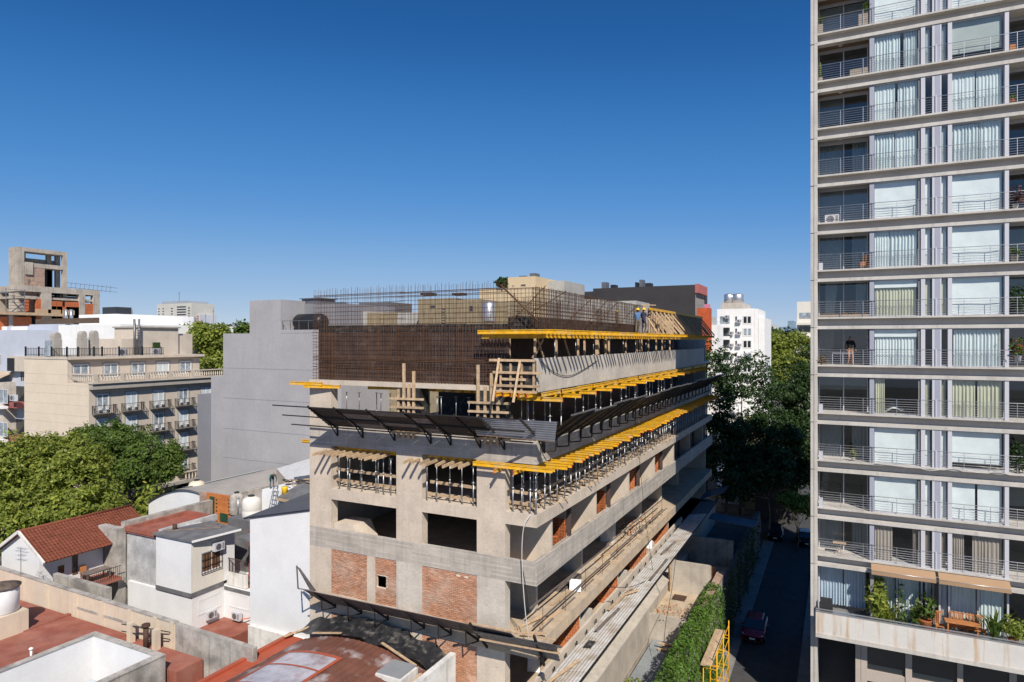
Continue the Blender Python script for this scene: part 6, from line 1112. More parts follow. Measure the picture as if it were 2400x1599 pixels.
for (xa_, xb_, ya_, yb_, dz) in ((-25.5, -21.9, 24.9, 25.1, .05), (-25.5, -25.3, 21.6, 24.9, .05), (-22.1, -21.9, 21.6, 24.9, .05), (-25.6, -22, 21.5, 21.7, .05), (-25.5, -22, 23.5, 23.62, .06)): 
    m = MB(); n_ = 10; m.grid(lambda a, b: (xa_ + (xb_ - xa_) * a, ya_ + (yb_ - ya_) * b, zc((xa_ + (xb_ - xa_) * a - xs0) / 9) + dz), n_, 1); part(m, 'paint_stroke', CRB, cr)
m = MB(); m.grid(lambda a, b: (-25.4 + 3.4 * a, 21.6 + 3.4 * b, zc((-25.4 + 3.4 * a - xs0) / 9) + .036), 10, 1); part(m, 'bare_sheet', M('bare_zinc', (.50, .49, .54), rough=.4, metal=.3, var=.2, sc=2, col2=(.3, .12, .08), mix=.6, sc2=1.6, th=.62), cr)
q = at_z(930, 1575, 5.55); part(MB().box(q.x - .75, q.x + .75, q.y - .7, q.y + .7, 5.1, 5.62), 'skylight_kerb', WHITED, cr); part(MB().box(q.x - .72, q.x + .62, q.y - .6, q.y + .72, 5.62, 5.7), 'skylight_lid', M('grey_lid', (.24, .25, .26), var=.06), cr)
# ================================================================== YARD, STREET AND THE BLOCKS BEHIND
YARDW = M('yard_wall_render', (.44, .39, .33), var=.14, sc=.8, col2=(.34, .31, .27), mix=.5, streak=(.3, .27, .23), samt=.4)
P(MB().box(-16.5, -12.62, 28.5, 62, GROUND_Z, 1.75), 'podium_wall', YARDW); P(MB().box(-16.5, -12.5, 28.5, 62, 1.752, 1.86), 'podium_coping', CGREY)
for y in np.arange(31, 61, 3.4): P(MB().box(-12.619, -12.6, y, y + .05, -2.3, 1.75), 'podium_joint', STUCCO)
P(MB().box(-12.619, -12.59, 28.5, 53.9, -.95, -.6), 'podium_plinth', CSHELL)
P(MB().box(-16.5, -12.6, 62.01, 77, GROUND_Z, 3.3), 'podium_wall', YARDW)
t = thing('yard_wall', 'sunlit cross wall closing the yard, brick edge at its street end', 'wall', (-10.4, 54, .9)); part(MB().box(-12.6, -9.15, 54, 54.25, -.6, 3.42), 'wall', YARDW, t)
for i in range(14): part(MB().box(-9.149, -8.85 + (i % 2) * .06, 54.0, 54.24, .95 + i * .175, 1.1 + i * .175), 'brick', BRICK, t)
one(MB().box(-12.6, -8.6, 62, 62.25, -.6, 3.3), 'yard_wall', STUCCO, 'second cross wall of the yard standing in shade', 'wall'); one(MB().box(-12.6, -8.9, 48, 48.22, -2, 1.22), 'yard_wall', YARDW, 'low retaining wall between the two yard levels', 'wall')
struct(MB().box(-12.6, -8.2, 48.22, 62, -1, .9), 'yard_floor', CFLOOR); struct(MB().box(-12.3, -8.6, 30, 47.99, -1.2, -.6), 'lower_yard_floor', M('grey_yard_slab', (.23, .25, .26), var=.15, sc=1)); struct(MB().box(-12.6, -8.2, 62.3, 82, -1, .7), 'rear_yard_floor', M('shade_toned_rear_yard', (.10, .095, .09), var=.3, sc=1))  # rear yard floor has its shade put into the dark colour
m = MB()
for i in range(260):
    q = abs(rnd.gauss(0, 1)); a = rnd.uniform(0, 6.28); x, y = -11.4 + math.cos(a) * q * .7, 49.8 + math.sin(a) * q * .8; s_ = rnd.uniform(.04, .1); m.mi = int(rnd.random() < .12)
    m.bar((x, y, .93), (x + s_, y + s_ * rnd.uniform(-1, 1), .95 + s_ * rnd.random()), s_, s_ * .7)
struct(m, 'rubble', [CFLOOR, HOLLOW], 'stuff')
for i in range(9): a = rnd.uniform(-.6, .9); stick((-11.2 + rnd.uniform(-.6, .6), 46.7 + rnd.uniform(-.5, .3), -.5 + i * .05), (-11.2 + math.cos(a) * 1.3, 46.6 + math.sin(a) * 1.3, -.4 + i * .05), .14, .05, 'loose plank in the heap on the grey lower yard', 'loose planks on the lower yard')
stick((-12.35, 53.8, .9), (-12.3, 53.6, 3.6), .12, .12, 'pale green upright timber against the sunlit yard wall', 'uprights in the yard'); one(MB().box(-11.9, -10.9, 52.2, 53.2, .93, 1.0), 'manhole_cover', RUSTD, 'rusty square cover at the foot of the sunlit yard wall', 'cover')
shrub((-11.3, 39.6, -.6), 1.0, 1.6, 420, .13, LEAF_B, 'weed_bush', 'small green bush growing on the grey lower yard', 'bush')
# ivy wall
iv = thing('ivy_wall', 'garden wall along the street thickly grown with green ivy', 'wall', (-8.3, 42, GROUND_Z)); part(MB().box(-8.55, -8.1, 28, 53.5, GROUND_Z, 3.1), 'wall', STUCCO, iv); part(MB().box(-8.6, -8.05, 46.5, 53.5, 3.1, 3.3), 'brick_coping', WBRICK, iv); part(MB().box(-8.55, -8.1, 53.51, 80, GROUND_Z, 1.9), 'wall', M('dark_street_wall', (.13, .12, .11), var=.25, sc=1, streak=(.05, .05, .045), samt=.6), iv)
n = 24000; yy = NR.uniform(28, 50, n); side = NR.random(n); zz_ = NR.uniform(GROUND_Z, 3.5, n); bul = .25 + .25 * np.sin(yy * 1.7) * np.sin(zz_ * 2.1) + NR.uniform(0, .25, n)
xx = np.where(side < .58, -8.0 + bul * (1.3 - (zz_ + 2.4) / 8), np.where(side < .78, -8.6 - bul * .5, NR.uniform(-8.8, -7.8, n))); zz_ = np.where(side >= .78, 3.2 + NR.uniform(0, .3, n) + .15 * np.sin(yy * 2.3), zz_); nn = np.stack([np.where(side < .58, 1, np.where(side < .78, -1, 0)), np.zeros(n), np.where(side >= .78, 1, .4)], 1).astype(float); keep = (yy < 46.5) | (NR.random(n) < .5)
o = bpy.data.objects.new('ivy', leaf_obj_mesh('ivy', np.stack([xx, yy, zz_], 1)[keep] - np.array(iv.location), .14, LEAF_I, nn[keep], .5, 1.3)); COL.objects.link(o); o.parent = iv; o['kind'] = 'stuff'
n = 5000; yy = NR.uniform(50, 74, n); zz_ = NR.uniform(GROUND_Z + .5, 2.6, n); xx = -8.0 + NR.uniform(0, .35, n) + .2 * np.sin(yy * 1.3)
o = bpy.data.objects.new('ivy', leaf_obj_mesh('ivy', np.stack([xx, yy, zz_], 1) - np.array(iv.location), .15, LEAF_D, np.tile(np.array([[1., 0, .4]]), (n, 1)), .5, 1.3)); COL.objects.link(o); o.parent = iv; o['kind'] = 'stuff'
# yellow scaffold with plank deck
sc_ = thing('yellow_scaffold', 'yellow ladder-like scaffold frame with a plank deck beside the ivy wall', 'scaffold', (-7, 42, GROUND_Z)); YST = M('yellow_steel', (.75, .38, .01), rough=.45, var=.1)
for i, (xa, xb) in enumerate(((-7.45, -7.14), (-7.13, -6.82))): part(MB().box(xa, xb, 40.2 + i * .15, 45.6, 2.0, 2.07), 'plank', TIMBER, sc_)
for y in (40.6, 43.0, 45.3):
    for x in (-7.35, -6.55): part(MB().tube((x, y, GROUND_Z), (x, y, 2.9 if x > -7 else 2.0), .03, 6), 'upright', YST, sc_)
for z in (-1.9, -1.0, -.1, .8, 1.7, 2.6):
    part(MB().tube((-6.55, 40.6, z), (-6.55, 45.3, z), .022, 5), 'ledger', YST, sc_)
    for y in (40.6, 43.0, 45.3): part(MB().tube((-7.35, y, min(z, 1.9)), (-6.55, y, min(z, 1.9)), .02, 5), 'rung', YST, sc_)
BLUEP = M('blue_sheet', (.07, .15, .21), rough=.35, var=.15, sc=2)
one(MB().hexa([(-11.5, 66, 4.0), (-7.4, 66.3, 3.6), (-7.0, 68.8, 3.6), (-11.5, 68.5, 4.0), (-11.5, 66, 4.04), (-7.4, 66.3, 3.64), (-7.0, 68.8, 3.64), (-11.5, 68.5, 4.04)]), 'blue_sheet_roof', BLUEP, 'blue plastic sheet roof in the shaded yard', 'roof', None)['kind'] = 'thing'
one(MB().hexa([(-13, 69.5, 5.0), (-10.6, 69.5, 5.9), (-10.6, 73.5, 5.9), (-13, 73.5, 5.0), (-13, 69.5, 5.03), (-10.6, 69.5, 5.93), (-10.6, 73.5, 5.93), (-13, 73.5, 5.03)]), 'blue_catch_sheet', BLUEP, 'blue sheet at the shaded far end of the tin canopy', 'sheet'); one(MB().hexa([(-12.9, 72, 14.2), (-11.3, 72.5, 15.2), (-11.3, 76.5, 15.2), (-12.9, 76.5, 14.2), (-12.9, 72, 14.23), (-11.3, 72.5, 15.23), (-11.3, 76.5, 15.23), (-12.9, 76.5, 14.23)]), 'blue_catch_sheet', BLUEP, 'blue sheet hanging by the far end of the yellow joists', 'sheet')

# ---- cars
def car(name, label, loc, paint, rz=0, roof=None, group='cars in the street'):
    t = thing(name, label, 'car', loc, group); t.rotation_euler = (0, 0, rz); L_ = Vector(loc)
    sec = [(-2.1, .32, .62, .62, .70), (-2.02, .2, .72, .78, .82), (-1.5, .18, .86, .86, .86), (-.75, .18, .95, .88, .84), (.6, .18, .97, .88, .84), (1.5, .18, .95, .87, .82), (1.95, .22, .9, .82, .78), (2.1, .34, .72, .7, .68)]
    m = MB(); m.smooth = True; ring = []
    for (y, z0, z1, w0, w1) in sec: ring.append([(L_.x + x, L_.y + y, L_.z + z) for x, z in ((-w0 * .92, z0), (-w0, z0 + .22), (-w0, z0 + (z1 - z0) * .7), (-w1, z1 - .03), (-w1 * .8, z1), (w1 * .8, z1), (w1, z1 - .03), (w0, z0 + (z1 - z0) * .7), (w0, z0 + .22), (w0 * .92, z0))])
    k0 = len(m.v); nS = len(ring[0])
    for r_ in ring: m.v += r_
    for i in range(len(ring) - 1):
        for j in range(nS): j2 = (j + 1) % nS; m.face([k0 + i * nS + j, k0 + i * nS + j2, k0 + (i + 1) * nS + j2, k0 + (i + 1) * nS + j])
    m.face([k0 + j for j in range(nS)]); m.face([k0 + (len(ring) - 1) * nS + j for j in range(nS)][::-1]); part(m, 'body', paint, t)
    gh = [(-1.15, .93, .82), (-.45, 1.42, .62), (.9, 1.46, .62), (1.7, .95, .78)]; m = MB(); base = {-1.15: .93, -.45: .95, .9: .97, 1.7: .95}
    a = [Vector((L_.x, L_.y + y, L_.z)) for y, _, _ in gh]; W = [(.80, .92), (.64, 1.42), (.64, 1.46), (.76, .94)]
    q = lambda s_, y, w, z: (L_.x + s_ * w, L_.y + y, L_.z + z)
    m.poly([q(-1, -1.2, .8, .93), q(1, -1.2, .8, .93), q(1, -.5, .62, 1.42), q(-1, -.5, .62, 1.42)]); part(m, 'windscreen', DGLASS, t)
    m = MB(); m.poly([q(-1, 1.75, .76, .93), q(-1, 1.1, .62, 1.44), q(1, 1.1, .62, 1.44), q(1, 1.75, .76, .93)]); part(m, 'rear_window', DGLASS, t)
    for s_ in (-1, 1): m = MB(); m.poly([q(s_, -1.2, .8, .93), q(s_, -.5, .62, 1.42), q(s_, 1.1, .62, 1.44), q(s_, 1.75, .76, .93)]); part(m, 'side_window', DGLASS, t)
    m = MB(); m.hexa([q(-1, -.52, .64, 1.41), q(1, -.52, .64, 1.41), q(1, 1.12, .64, 1.43), q(-1, 1.12, .64, 1.43), q(-1, -.35, .55, 1.47), q(1, -.35, .55, 1.47), q(1, .95, .55, 1.49), q(-1, .95, .55, 1.49)]); part(m, 'roof', roof or paint, t)
    for s_ in (-1, 1):
        for y in (-1.3, 1.3):
            w = part(MB().lathe((L_.x + s_ * .86 - (.2 if s_ > 0 else 0), L_.y + y, L_.z + .31), [(.2, 0), (.31, .02), (.31, .18), (.2, .2)], 16, 'x'), 'wheel', CABLE, t); part(MB().lathe((L_.x + s_ * .87 - .005, L_.y + y, L_.z + .31), [(.19, 0), (.19, .012)], 12, 'x'), 'rim', GALV, w)
        part(MB().hexa([q(s_, -2.06, .5, .58), q(s_, -2.06, .74, .6), q(s_, -1.85, .8, .64), q(s_, -1.9, .5, .62), q(s_, -2.04, .5, .7), q(s_, -2.0, .74, .74), q(s_, -1.82, .8, .78), q(s_, -1.86, .5, .74)]), 'headlight', CURT, t); part(MB().box(L_.x + s_ * .55 - .12, L_.x + s_ * .55 + .12, L_.y + 2.05, L_.y + 2.11, L_.z + .62, L_.z + .78), 'tail_light', REDTIP, t)
        part(MB().box(L_.x + s_ * .93 - .08, L_.x + s_ * .93 + .08, L_.y - .75, L_.y - .62, L_.z + .95, L_.z + 1.08), 'mirror', paint, t)
    part(MB().box(L_.x - .22, L_.x + .22, L_.y - 2.13, L_.y - 2.1, L_.z + .42, L_.z + .54), 'number_plate', FRAMEW, t); part(MB().box(L_.x - .5, L_.x + .5, L_.y - 2.12, L_.y - 2.09, L_.z + .24, L_.z + .36), 'grille', IRON, t); return t
CRD = M('maroon_car_paint', (.22, .012, .03), rough=.25, var=.03, spec=.6); CBLK = M('black_car_paint', (.015, .015, .017), rough=.25, var=0, spec=.6); CYEL = M('taxi_yellow', (.75, .42, .02), rough=.3, var=0); CWH = M('white_car_paint', (.75, .75, .75), rough=.3, var=0, spec=.5)
q = at_z(1766, 1492, GROUND_Z + .3); car('parked_car', 'dark red car parked along the left kerb of the shaded street', (q.x, q.y + 1.2, GROUND_Z + .01), CRD)
q = at_z(1886, 1268, GROUND_Z + .5); car('taxi', 'black and yellow taxi with a white roof beyond the tower edge', (q.x, q.y + 1, GROUND_Z + .01), CBLK, R(8), CWH); q2 = at_z(1818, 1252, GROUND_Z + .4); car('parked_car', 'dark car standing in deep shade under the street trees', (q2.x, q2.y, GROUND_Z + .01), CBLK, R(3))

# ---- buildings seen through and above the rebar
CREAMB = M('cream_building_render', (.60, .47, .30), var=.05, sc=.4, streak=(.5, .38, .25), samt=.3); TANC = M('tan_concrete', (.27, .22, .14), var=.15, sc=1.5, streak=(.18, .15, .1), samt=.5); CHAR = M('charcoal_render', (.045, .042, .045), var=.12, sc=.6); PALEC = M('pale_render', (.40, .39, .36), var=.1, sc=.6, streak=(.3, .29, .27), samt=.4)
def by(name, lab, y, d, specs, cat='building'):
    x_ = lambda u: at_y(u, 800, y).x; t = thing(name, lab, cat, (x_(specs[0][0]), y + d / 2, GROUND_Z))
    for i, (ua, ub, v, mt, pn) in enumerate(specs): part(MB().box(x_(ua), x_(ub), y + .01 * i, y + d - .01 * i, GROUND_Z, at_y((ua + ub) / 2, v, y).z), pn, mt, t)
    return t, x_
t, x_ = by('rooftop_block', 'brown tan tank room block seen behind the rebar', 58, 7, ((980, 1063, 700, TANC, 'wall'), (1063.5, 1124, 702, TANC, 'wall')))
for (ua, ub, va, vb) in ((1007, 1022, 715, 724), (1099, 1110, 716, 732)): win(t, 'y', 58, x_(ua), x_(ub), at_y(ua, vb, 58).z, at_y(ua, va, 58).z, -1, frame=TANC, mull=1)
for (ua, ub) in ((981, 1008), (1055, 1080)): part(MB().box(x_(ua), x_(ub), 58.3, 59.3, at_y(ua, 699, 58).z + .3, at_y(ua, 699, 58).z + .55), 'roof_cap', IRON, t)
m = MB()
for s_ in (0, .4): m.box(x_(1036) + s_, x_(1036) + s_ + .05, 57.9, 57.95, 22, 25.3)
for z in np.arange(22.2, 25.2, .3): m.box(x_(1036), x_(1036) + .45, 57.9, 57.94, z, z + .04)
part(m, 'ladder', GALVD, t)
t, x_ = by('cream_building', 'cream building with a penthouse rising behind the rebar corner', 80, 12, ((1124, 1258, 676, CREAMB, 'wall'), (1190, 1255, 649, CREAMB, 'penthouse')))
for (ua, ub, va, vb) in ((1200, 1205, 668, 673), (1220, 1233, 666, 672)): win(t, 'y', 80.01, x_(ua), x_(ub), at_y(ua, vb, 80).z, at_y(ua, va, 80).z, -1, frame=CREAMB, mull=1)
part(MB().box(x_(1234), x_(1247), 81, 82.5, at_y(1240, 649, 80).z, at_y(1240, 639, 80).z), 'flue', GALVD, t); part(MB().box(x_(1209), x_(1223), 81, 82, at_y(1216, 649, 80).z, at_y(1216, 645, 80).z), 'vent', GALVD, t)
t = shrub((at_y(1178, 673, 80.3).x, 80.6, at_y(1178, 676, 80).z), 1.5, 2.3, 2400, .16, LEAF_D, 'roof_hedge', 'rounded green hedge on the cream building roof', 'hedge')
by('grey_stair_block', 'plain pale grey block right of the cream penthouse', 84, 8, ((1260, 1323, 659, PALEC, 'wall'),)); by('pale_rooftop', 'low pale rooftop walls behind the leaning bars', 72, 6, ((1349, 1405, 702, PALEC, 'wall'), (1405.5, 1490, 706, PALEC, 'wall'), (1280, 1349, 708, PALEC, 'wall')))
t, x_ = by('charcoal_building', 'large dark charcoal blank wall building with a brick street face', 97, 10, ((1390, 1629, 672, CHAR, 'wall'), (1347, 1390, 684, CHAR, 'lower_wall')))
z_ = at_y(1629, 672, 97).z; part(MB().box(x_(1629), x_(1629) + .06, 97.2, 104, GROUND_Z, z_ - .9), 'brick_face', M('grey_face_brick', (.30, .27, .25), var=.2, sc=2, boards=.12), t); part(MB().box(x_(1629) + .001, x_(1629) + .5, 97, 104.2, z_ - .9, z_ + .4), 'red_coping', M('red_coping', (.42, .13, .12), var=.06), t); part(MB().box(x_(1629) + .061, x_(1629) + .1, 98.6, 100.2, z_ - 7, z_ - 4.2), 'window', DGLASS, t)
for i, (ua, ub, v, mt) in enumerate(((1405, 1416, 662, GALVD), (1494, 1502, 656, GALVD), (1426, 1437, 668, IRON), (1508, 1521, 664, IRON), (1484, 1489, 662, IRON))): part(MB().box(x_(ua), x_(ub), 98, 99.5, z_ - .2, at_y(ua, v, 98).z), 'roof_vent', mt, t)
OR = M('orange_netting', (.50, .10, .035), var=.15); q = at_y(1633, 740, 92); one(MB().box(q.x, at_y(1662, 800, 92).x, 92, 94, 20, at_y(1648, 722, 92).z), 'orange_hoarding', OR, 'bright orange hoarding beside the charcoal building', 'hoarding'); one(MB().box(at_y(1650, 800, 93.9).x, at_y(1664, 800, 93.9).x, 94.1, 94.2, 24, at_y(1655, 713, 94).z), 'pink_netting', M('pink_netting', (.5, .2, .3), var=.1), 'pink netting panel above the orange hoarding', 'netting')
t, x_ = by('low_rooftop', 'whitish rooftop wall seen low behind the tall rebar cage', 60, 5, ((745, 860, 731, PALEC, 'wall'), (860.5, 930, 733, TANC, 'wall'), (930.5, 985, 733, PALEC, 'wall'))); part(MB().box(x_(808), x_(850), 59.5, 59.99, at_y(830, 737, 60).z, at_y(830, 732, 60).z), 'eaves', IRON, t); part(MB().box(x_(810), x_(838), 59.95, 60, 20, at_y(820, 751, 60).z), 'door', WOODB, t)
by('grey_plant_room', 'long grey rooftop box behind the rebar', 66, 5, ((805, 840, 716, GALVD, 'box'), (841, 911, 709, GALVD, 'box'))); q = at_y(791, 729, 62); one(MB().box(q.x - .6, q.x + .6, 62, 63, 22, q.z + 1.1), 'rooftop_cabinet', BLUEP, 'small blue rooftop cabinet behind the rebar', 'cabinet')
q = at_y(760, 730, 60.5); m = MB(); m.bar((q.x - .6, 60.5, q.z + .6), (q.x + .4, 60.5, q.z + 1.3), .1, .1); m.lathe((q.x + .2, 60.5, q.z), [(.1, 0), (.5, .5), (.55, 1.2), (.2, 1.5)], 10, 'x'); one(m, 'rooftop_duct', GALVD, 'bent metal duct behind the left end of the rebar', 'duct')
q = at_y(1146, 731, 56); t = thing('steel_tank', 'shiny steel water tank behind the rebar', 'water tank', q); part(MB().lathe(q + Vector((0, 0, -1)), [(.62, 0), (.66, .1), (.66, 1.75), (.5, 1.95), (.15, 2.05)], 18), 'shell', M('stainless', (.6, .6, .61), rough=.38, metal=.8, var=.08), t); one(MB().box(at_y(1160, 800, 57).x, at_y(1215, 800, 57).x, 57, 60, 18, at_y(1185, 706, 57).z), 'tank_room', TANC, 'dull concrete tank room right of the steel tank', 'tank room')
# ---- white apartments, far street end
t, x_ = by('white_apartments', 'white apartment block with steel tanks on its roof at the end of the street', 117, 12, ((1681, 1768, 724, WHITE, 'wall'), (1768.3, 1777, 724, WHITE, 'wall'), (1777.5, 1792, 745, WHITE, 'side_wing'), (1689, 1740, 709, CGREY, 'roof_room')))
for r_ in range(5):
    dv = 28.3 * r_; zf = lambda v: at_y(1720, v + dv, 117).z
    w = win(t, 'y', 116.99, x_(1740.5), x_(1762), zf(760), zf(740.5), -1, cur=CURT2 if r_ % 2 else DGLASS, fw=.15); win(t, 'y', 116.99, x_(1723.5), x_(1727.5), zf(752), zf(742), -1, mull=1, frame=GALVD)
    part(MB().box(x_(1687.5), x_(1710.5), 116.96, 116.99, zf(760), zf(741)), 'balcony_recess', DGLASS if r_ else CURT2, t); part(MB().box(x_(1682), x_(1711), 115.9, 116.95, zf(768), zf(760)), 'balcony', WHITE, t); part(MB().box(x_(1683), x_(1711), 115.9, 115.95, zf(760) + .01, zf(752)), 'balcony_glass', GLASS, t)
    for u in (1732, 1714 if r_ else 1704): q = at_y(u, 748 + dv if r_ else (748 if u > 1710 else 738), 116.5); ac((q.x, 116.6, q.z - .6), f'air conditioner on the white apartments, row {"one two three four five".split()[r_]} from its roof, {"right" if u > 1720 else "left"} one', s=.95)
for (u, r_) in ((1708, .8), (1729, 1.0)): q = at_y(u, 709, 119); k = thing('steel_tank', ('smaller left' if u < 1720 else 'larger right') + ' steel tank on the roof of the white apartments', 'water tank', q); part(MB().lathe((q.x, 119, at_y(u, 709, 119).z), [(r_ * .9, 0), (r_, .1), (r_, 1.25), (r_ * .8, 1.45), (r_ * .2, 1.55)], 16), 'shell', bpy.data.materials['stainless'], k)
by('white_side_building', 'narrow white sunlit building left of the white apartments', 108, 6, ((1655, 1681, 762, WHITE, 'wall'), (1640, 1664, 742, PALEC, 'wall')))
t, x_ = by('banded_apartments', 'cream apartment block with window bands just left of the tower edge', 185, 14, ((1868, 1910, 707, CREAMW, 'wall'),))
for r_ in range(4): dv = 32 * r_; part(MB().box(x_(1874 if r_ == 0 else 1872), x_(1908), 184.9, 185, at_y(1890, 746 + dv, 185).z, at_y(1890, 733 + dv, 185).z), 'window_band', DGLASS if r_ else CURT2, t); part(MB().box(x_(1867), x_(1908), 183.4, 184.9, at_y(1890, 762 + dv, 185).z, at_y(1890, 757 + dv, 185).z), 'balcony', CREAMW, t)
FARC = [M('far_white', (.50, .52, .55), var=.1, sc=.05), M('far_cream', (.48, .46, .42), var=.1, sc=.05), M('far_blue', (.18, .26, .33), var=.2, sc=.1, rough=.3), M('far_grey', (.33, .36, .4), var=.1, sc=.05)]
t, x_ = by('glass_office', 'bluish glass office block far down the street', 320, 20, ((1826, 1862, 766, FARC[2], 'wall'), (1846, 1860, 752, FARC[2], 'wall')))
t, x_ = by('far_apartments', 'pale far apartment cluster right of the white apartments', 300, 20, ((1792, 1815, 768, FARC[0], 'wall'), (1797, 1803, 757, FARC[0], 'wall'), (1806, 1812, 760, FARC[1], 'wall'), (1815, 1828, 772, FARC[1], 'wall')))
# low roofs seen through the trees
for (ua, ub, v, y, mt, lab) in ((1690, 1740, 965, 100, WHITE, 'low white house glimpsed under the street trees'), (1745, 1790, 985, 98, CREAMB, 'low cream house glimpsed under the street trees'), (1770, 1870, 1045, 92, M('shade_toned_house', (.06, .055, .05), var=.2), 'low house below the street trees, shade painted into its walls')): by('low_house', lab, y, 8, ((ua, ub, v, mt, 'wall'),), 'house')  # last house coloured dark to stand for the shade below the trees
# ---- far tower block and skyline on the left
t, x_ = by('far_tower_block', 'cream high-rise far off on the left skyline with stacked balconies', 330, 20, ((368, 449, 712, M('far_highrise', (.52, .50, .45), var=.08, sc=.1), 'wall'), (380, 435, 706, FARC[3], 'roof_room')))
for r_ in range(7):
    for ua, ub in ((371, 374), (381, 384), (401, 405), (441, 445)): part(MB().box(x_(ua), x_(ub), 329.9, 330, at_y(400, 722 + r_ * 6.4 + 2.6, 330).z, at_y(400, 722 + r_ * 6.4, 330).z), 'window', DGLASS, t)
    part(MB().box(x_(415), x_(436), 329.8, 330, at_y(400, 719 + r_ * 6 + 2.6, 330).z, at_y(400, 719 + r_ * 6, 330).z), 'balcony_recess', DGLASS, t)
t, x_ = by('far_red_block', 'narrow red striped block beside the far high-rise', 335, 15, ((449, 468, 738, FARC[0], 'wall'),))
for r_ in range(5): part(MB().box(x_(453), x_(466), 334.8, 335, at_y(460, 740 + r_ * 5.5 + 3.4, 335).z, at_y(460, 740 + r_ * 5.5, 335).z), 'red_panel', M('far_red', (.35, .08, .06)) if r_ == 0 else bpy.data.materials['far_red'], t)
rs = random.Random(21); adj = ['squat', 'slim', 'wide', 'low', 'stepped', 'flat']; nfb = 0
for (u0, u1, va, vb) in ((300, 365, 757, 772), (470, 585, 757, 775)):
    u = u0
    while u < u1: w = rs.uniform(8, 22); y = rs.uniform(240, 420); by('skyline_house', f'{adj[nfb % 6]} {("pale", "greyish", "washed-out")[nfb // 6 % 3]} far roofline house {"left" if u < 400 else "right"} of the far high-rise', y, 15, ((u, min(u + w, u1), rs.uniform(va, vb), rs.choice(FARC[:2] + FARC[3:]), 'wall'),), 'house'); u += w; nfb += 1
# far city mass closing the horizon
m = MB(); rs = random.Random(4)
for i in range(900):
    d_ = rs.uniform(420, 2200); u = rs.uniform(-500, 2500); p = at_d(u, 800, d_); w = rs.uniform(8, 26); h = rs.uniform(6, 19) + (rs.uniform(0, 16) if rs.random() < .12 else 0); m.mi = rs.choice((0, 0, 1, 1, 3)); m.box(p.x, p.x + w, p.y, p.y + rs.uniform(8, 20), GROUND_Z, GROUND_Z + h)
struct(m, 'distant_city', FARC, 'stuff')
C = []
for i in range(260):
    d_ = rs.uniform(260, 1500); p = at_d(rs.uniform(-300, 2500), 800, d_); k = 90; c = NR.normal(size=(k, 3)); c /= np.linalg.norm(c, axis=1)[:, None]; C.append(c * np.array([5, 5, 4.2]) * NR.uniform(.8, 1.1, (k, 1)) + np.array([p.x, p.y, 11.5 + rs.uniform(-2, 2)]))
o = bpy.data.objects.new('distant_treeline', leaf_obj_mesh('distant_treeline', np.concatenate(C), 2.2, LEAF_M, None)); COL.objects.link(o); o['kind'] = 'stuff'
for (u, v0, v1, d_, lab) in ((310, 726, 760, 130, 'thin aerial mast above the hotel roof'), (420, 684, 706, 330, 'mast on the far high-rise'), (500, 722, 765, 400, 'first lattice mast on the skyline'), (482, 735, 765, 420, 'second lattice mast on the skyline')): a, b = at_d(u, v1, d_), at_d(u, v0, d_); one(MB().tube(a, b, d_ * .0005, 4).bar(a.lerp(b, .8) - Vector((d_ * .0018, 0, 0)), a.lerp(b, .8) + Vector((d_ * .0018, 0, 0)), d_ * .0004, d_ * .0004), 'aerial_mast', GALVD, lab, 'mast')

# ================================================================== TREES
def lob(lst): return [(*at_d(u, v, d_), rx, ry, rz) for (u, v, d_, rx, ry, rz) in lst]
G = GROUND_Z
p = at_d(100, 1300, 60); tree('street_tree', 'big bright green tree at the left edge above the tiled house', (p.x, p.y, G), (p.x, p.y, 5), lob([(100, 1120, 62, 4, 4, 3.4), (20, 1090, 61, 3.6, 3.4, 3.2), (190, 1130, 61, 3.2, 3, 3), (60, 1190, 59, 3.6, 3.2, 3), (150, 1200, 59, 3.2, 3, 2.8), (230, 1180, 58, 2.4, 2.4, 2.2), (-40, 1150, 60, 4, 4, 4), (20, 1240, 57, 3, 3, 2.4), (110, 1245, 57, 2.8, 2.6, 2), (150, 1075, 64, 3, 3, 2.4)]), 80000, .2, LEAF_B, 'trees by the hotel', .32)
p = at_d(310, 1150, 73); tree('street_tree', 'round mid green tree in front of the hotel balconies', (p.x, p.y, G), (p.x, p.y, 5), lob([(300, 1065, 74, 4.2, 4, 3.2), (360, 1075, 73, 3.2, 3, 2.8), (240, 1050, 74, 3, 3, 2.6), (285, 1030, 75, 3.2, 3, 2), (390, 1090, 72, 2.0, 2, 2), (330, 1110, 72, 3, 3, 2), (215, 1020, 75, 1.8, 1.8, 1.4)]), 42000, .19, LEAF_M, 'trees by the hotel', .3)
p = at_d(350, 1165, 66); shrub((p.x, p.y, G), 8.6, 5.5, 3600, .28, LEAF_B, 'yard_shrub', 'low bright shrub between the big trees and the vaulted hall', 'shrub')
p = at_d(490, 850, 118); tree('hotel_rear_tree', 'dense green tree rising behind the hotel beside the grey building', (p.x, p.y, G), (p.x, p.y, 12), lob([(490, 820, 118, 4.4, 4, 5), (455, 800, 120, 3.2, 3, 3), (510, 850, 117, 3, 3, 4), (480, 790, 119, 3, 3, 2.6), (440, 785, 122, 2.6, 2.6, 2), (520, 800, 118, 2.6, 2.6, 3)]), 11000, .42, LEAF_B, None, .4)
for (u, v, d_, lab) in ((572, 772, 180, 'tree top peeping left of the grey roof block'), (315, 778, 170, 'tree top behind the hotel flue pipes'), (300, 790, 165, 'tree top left of the hotel penthouse')): p = at_d(u, v + 20, d_); tree('distant_tree', lab, (p.x, p.y, G), (p.x, p.y, 12), lob([(u, v + 12, d_, 3.5, 3.5, 3), (u + 8, v + 10, d_, 3, 3, 2.4)]), 1400, .6, LEAF_M, None, .4, False)
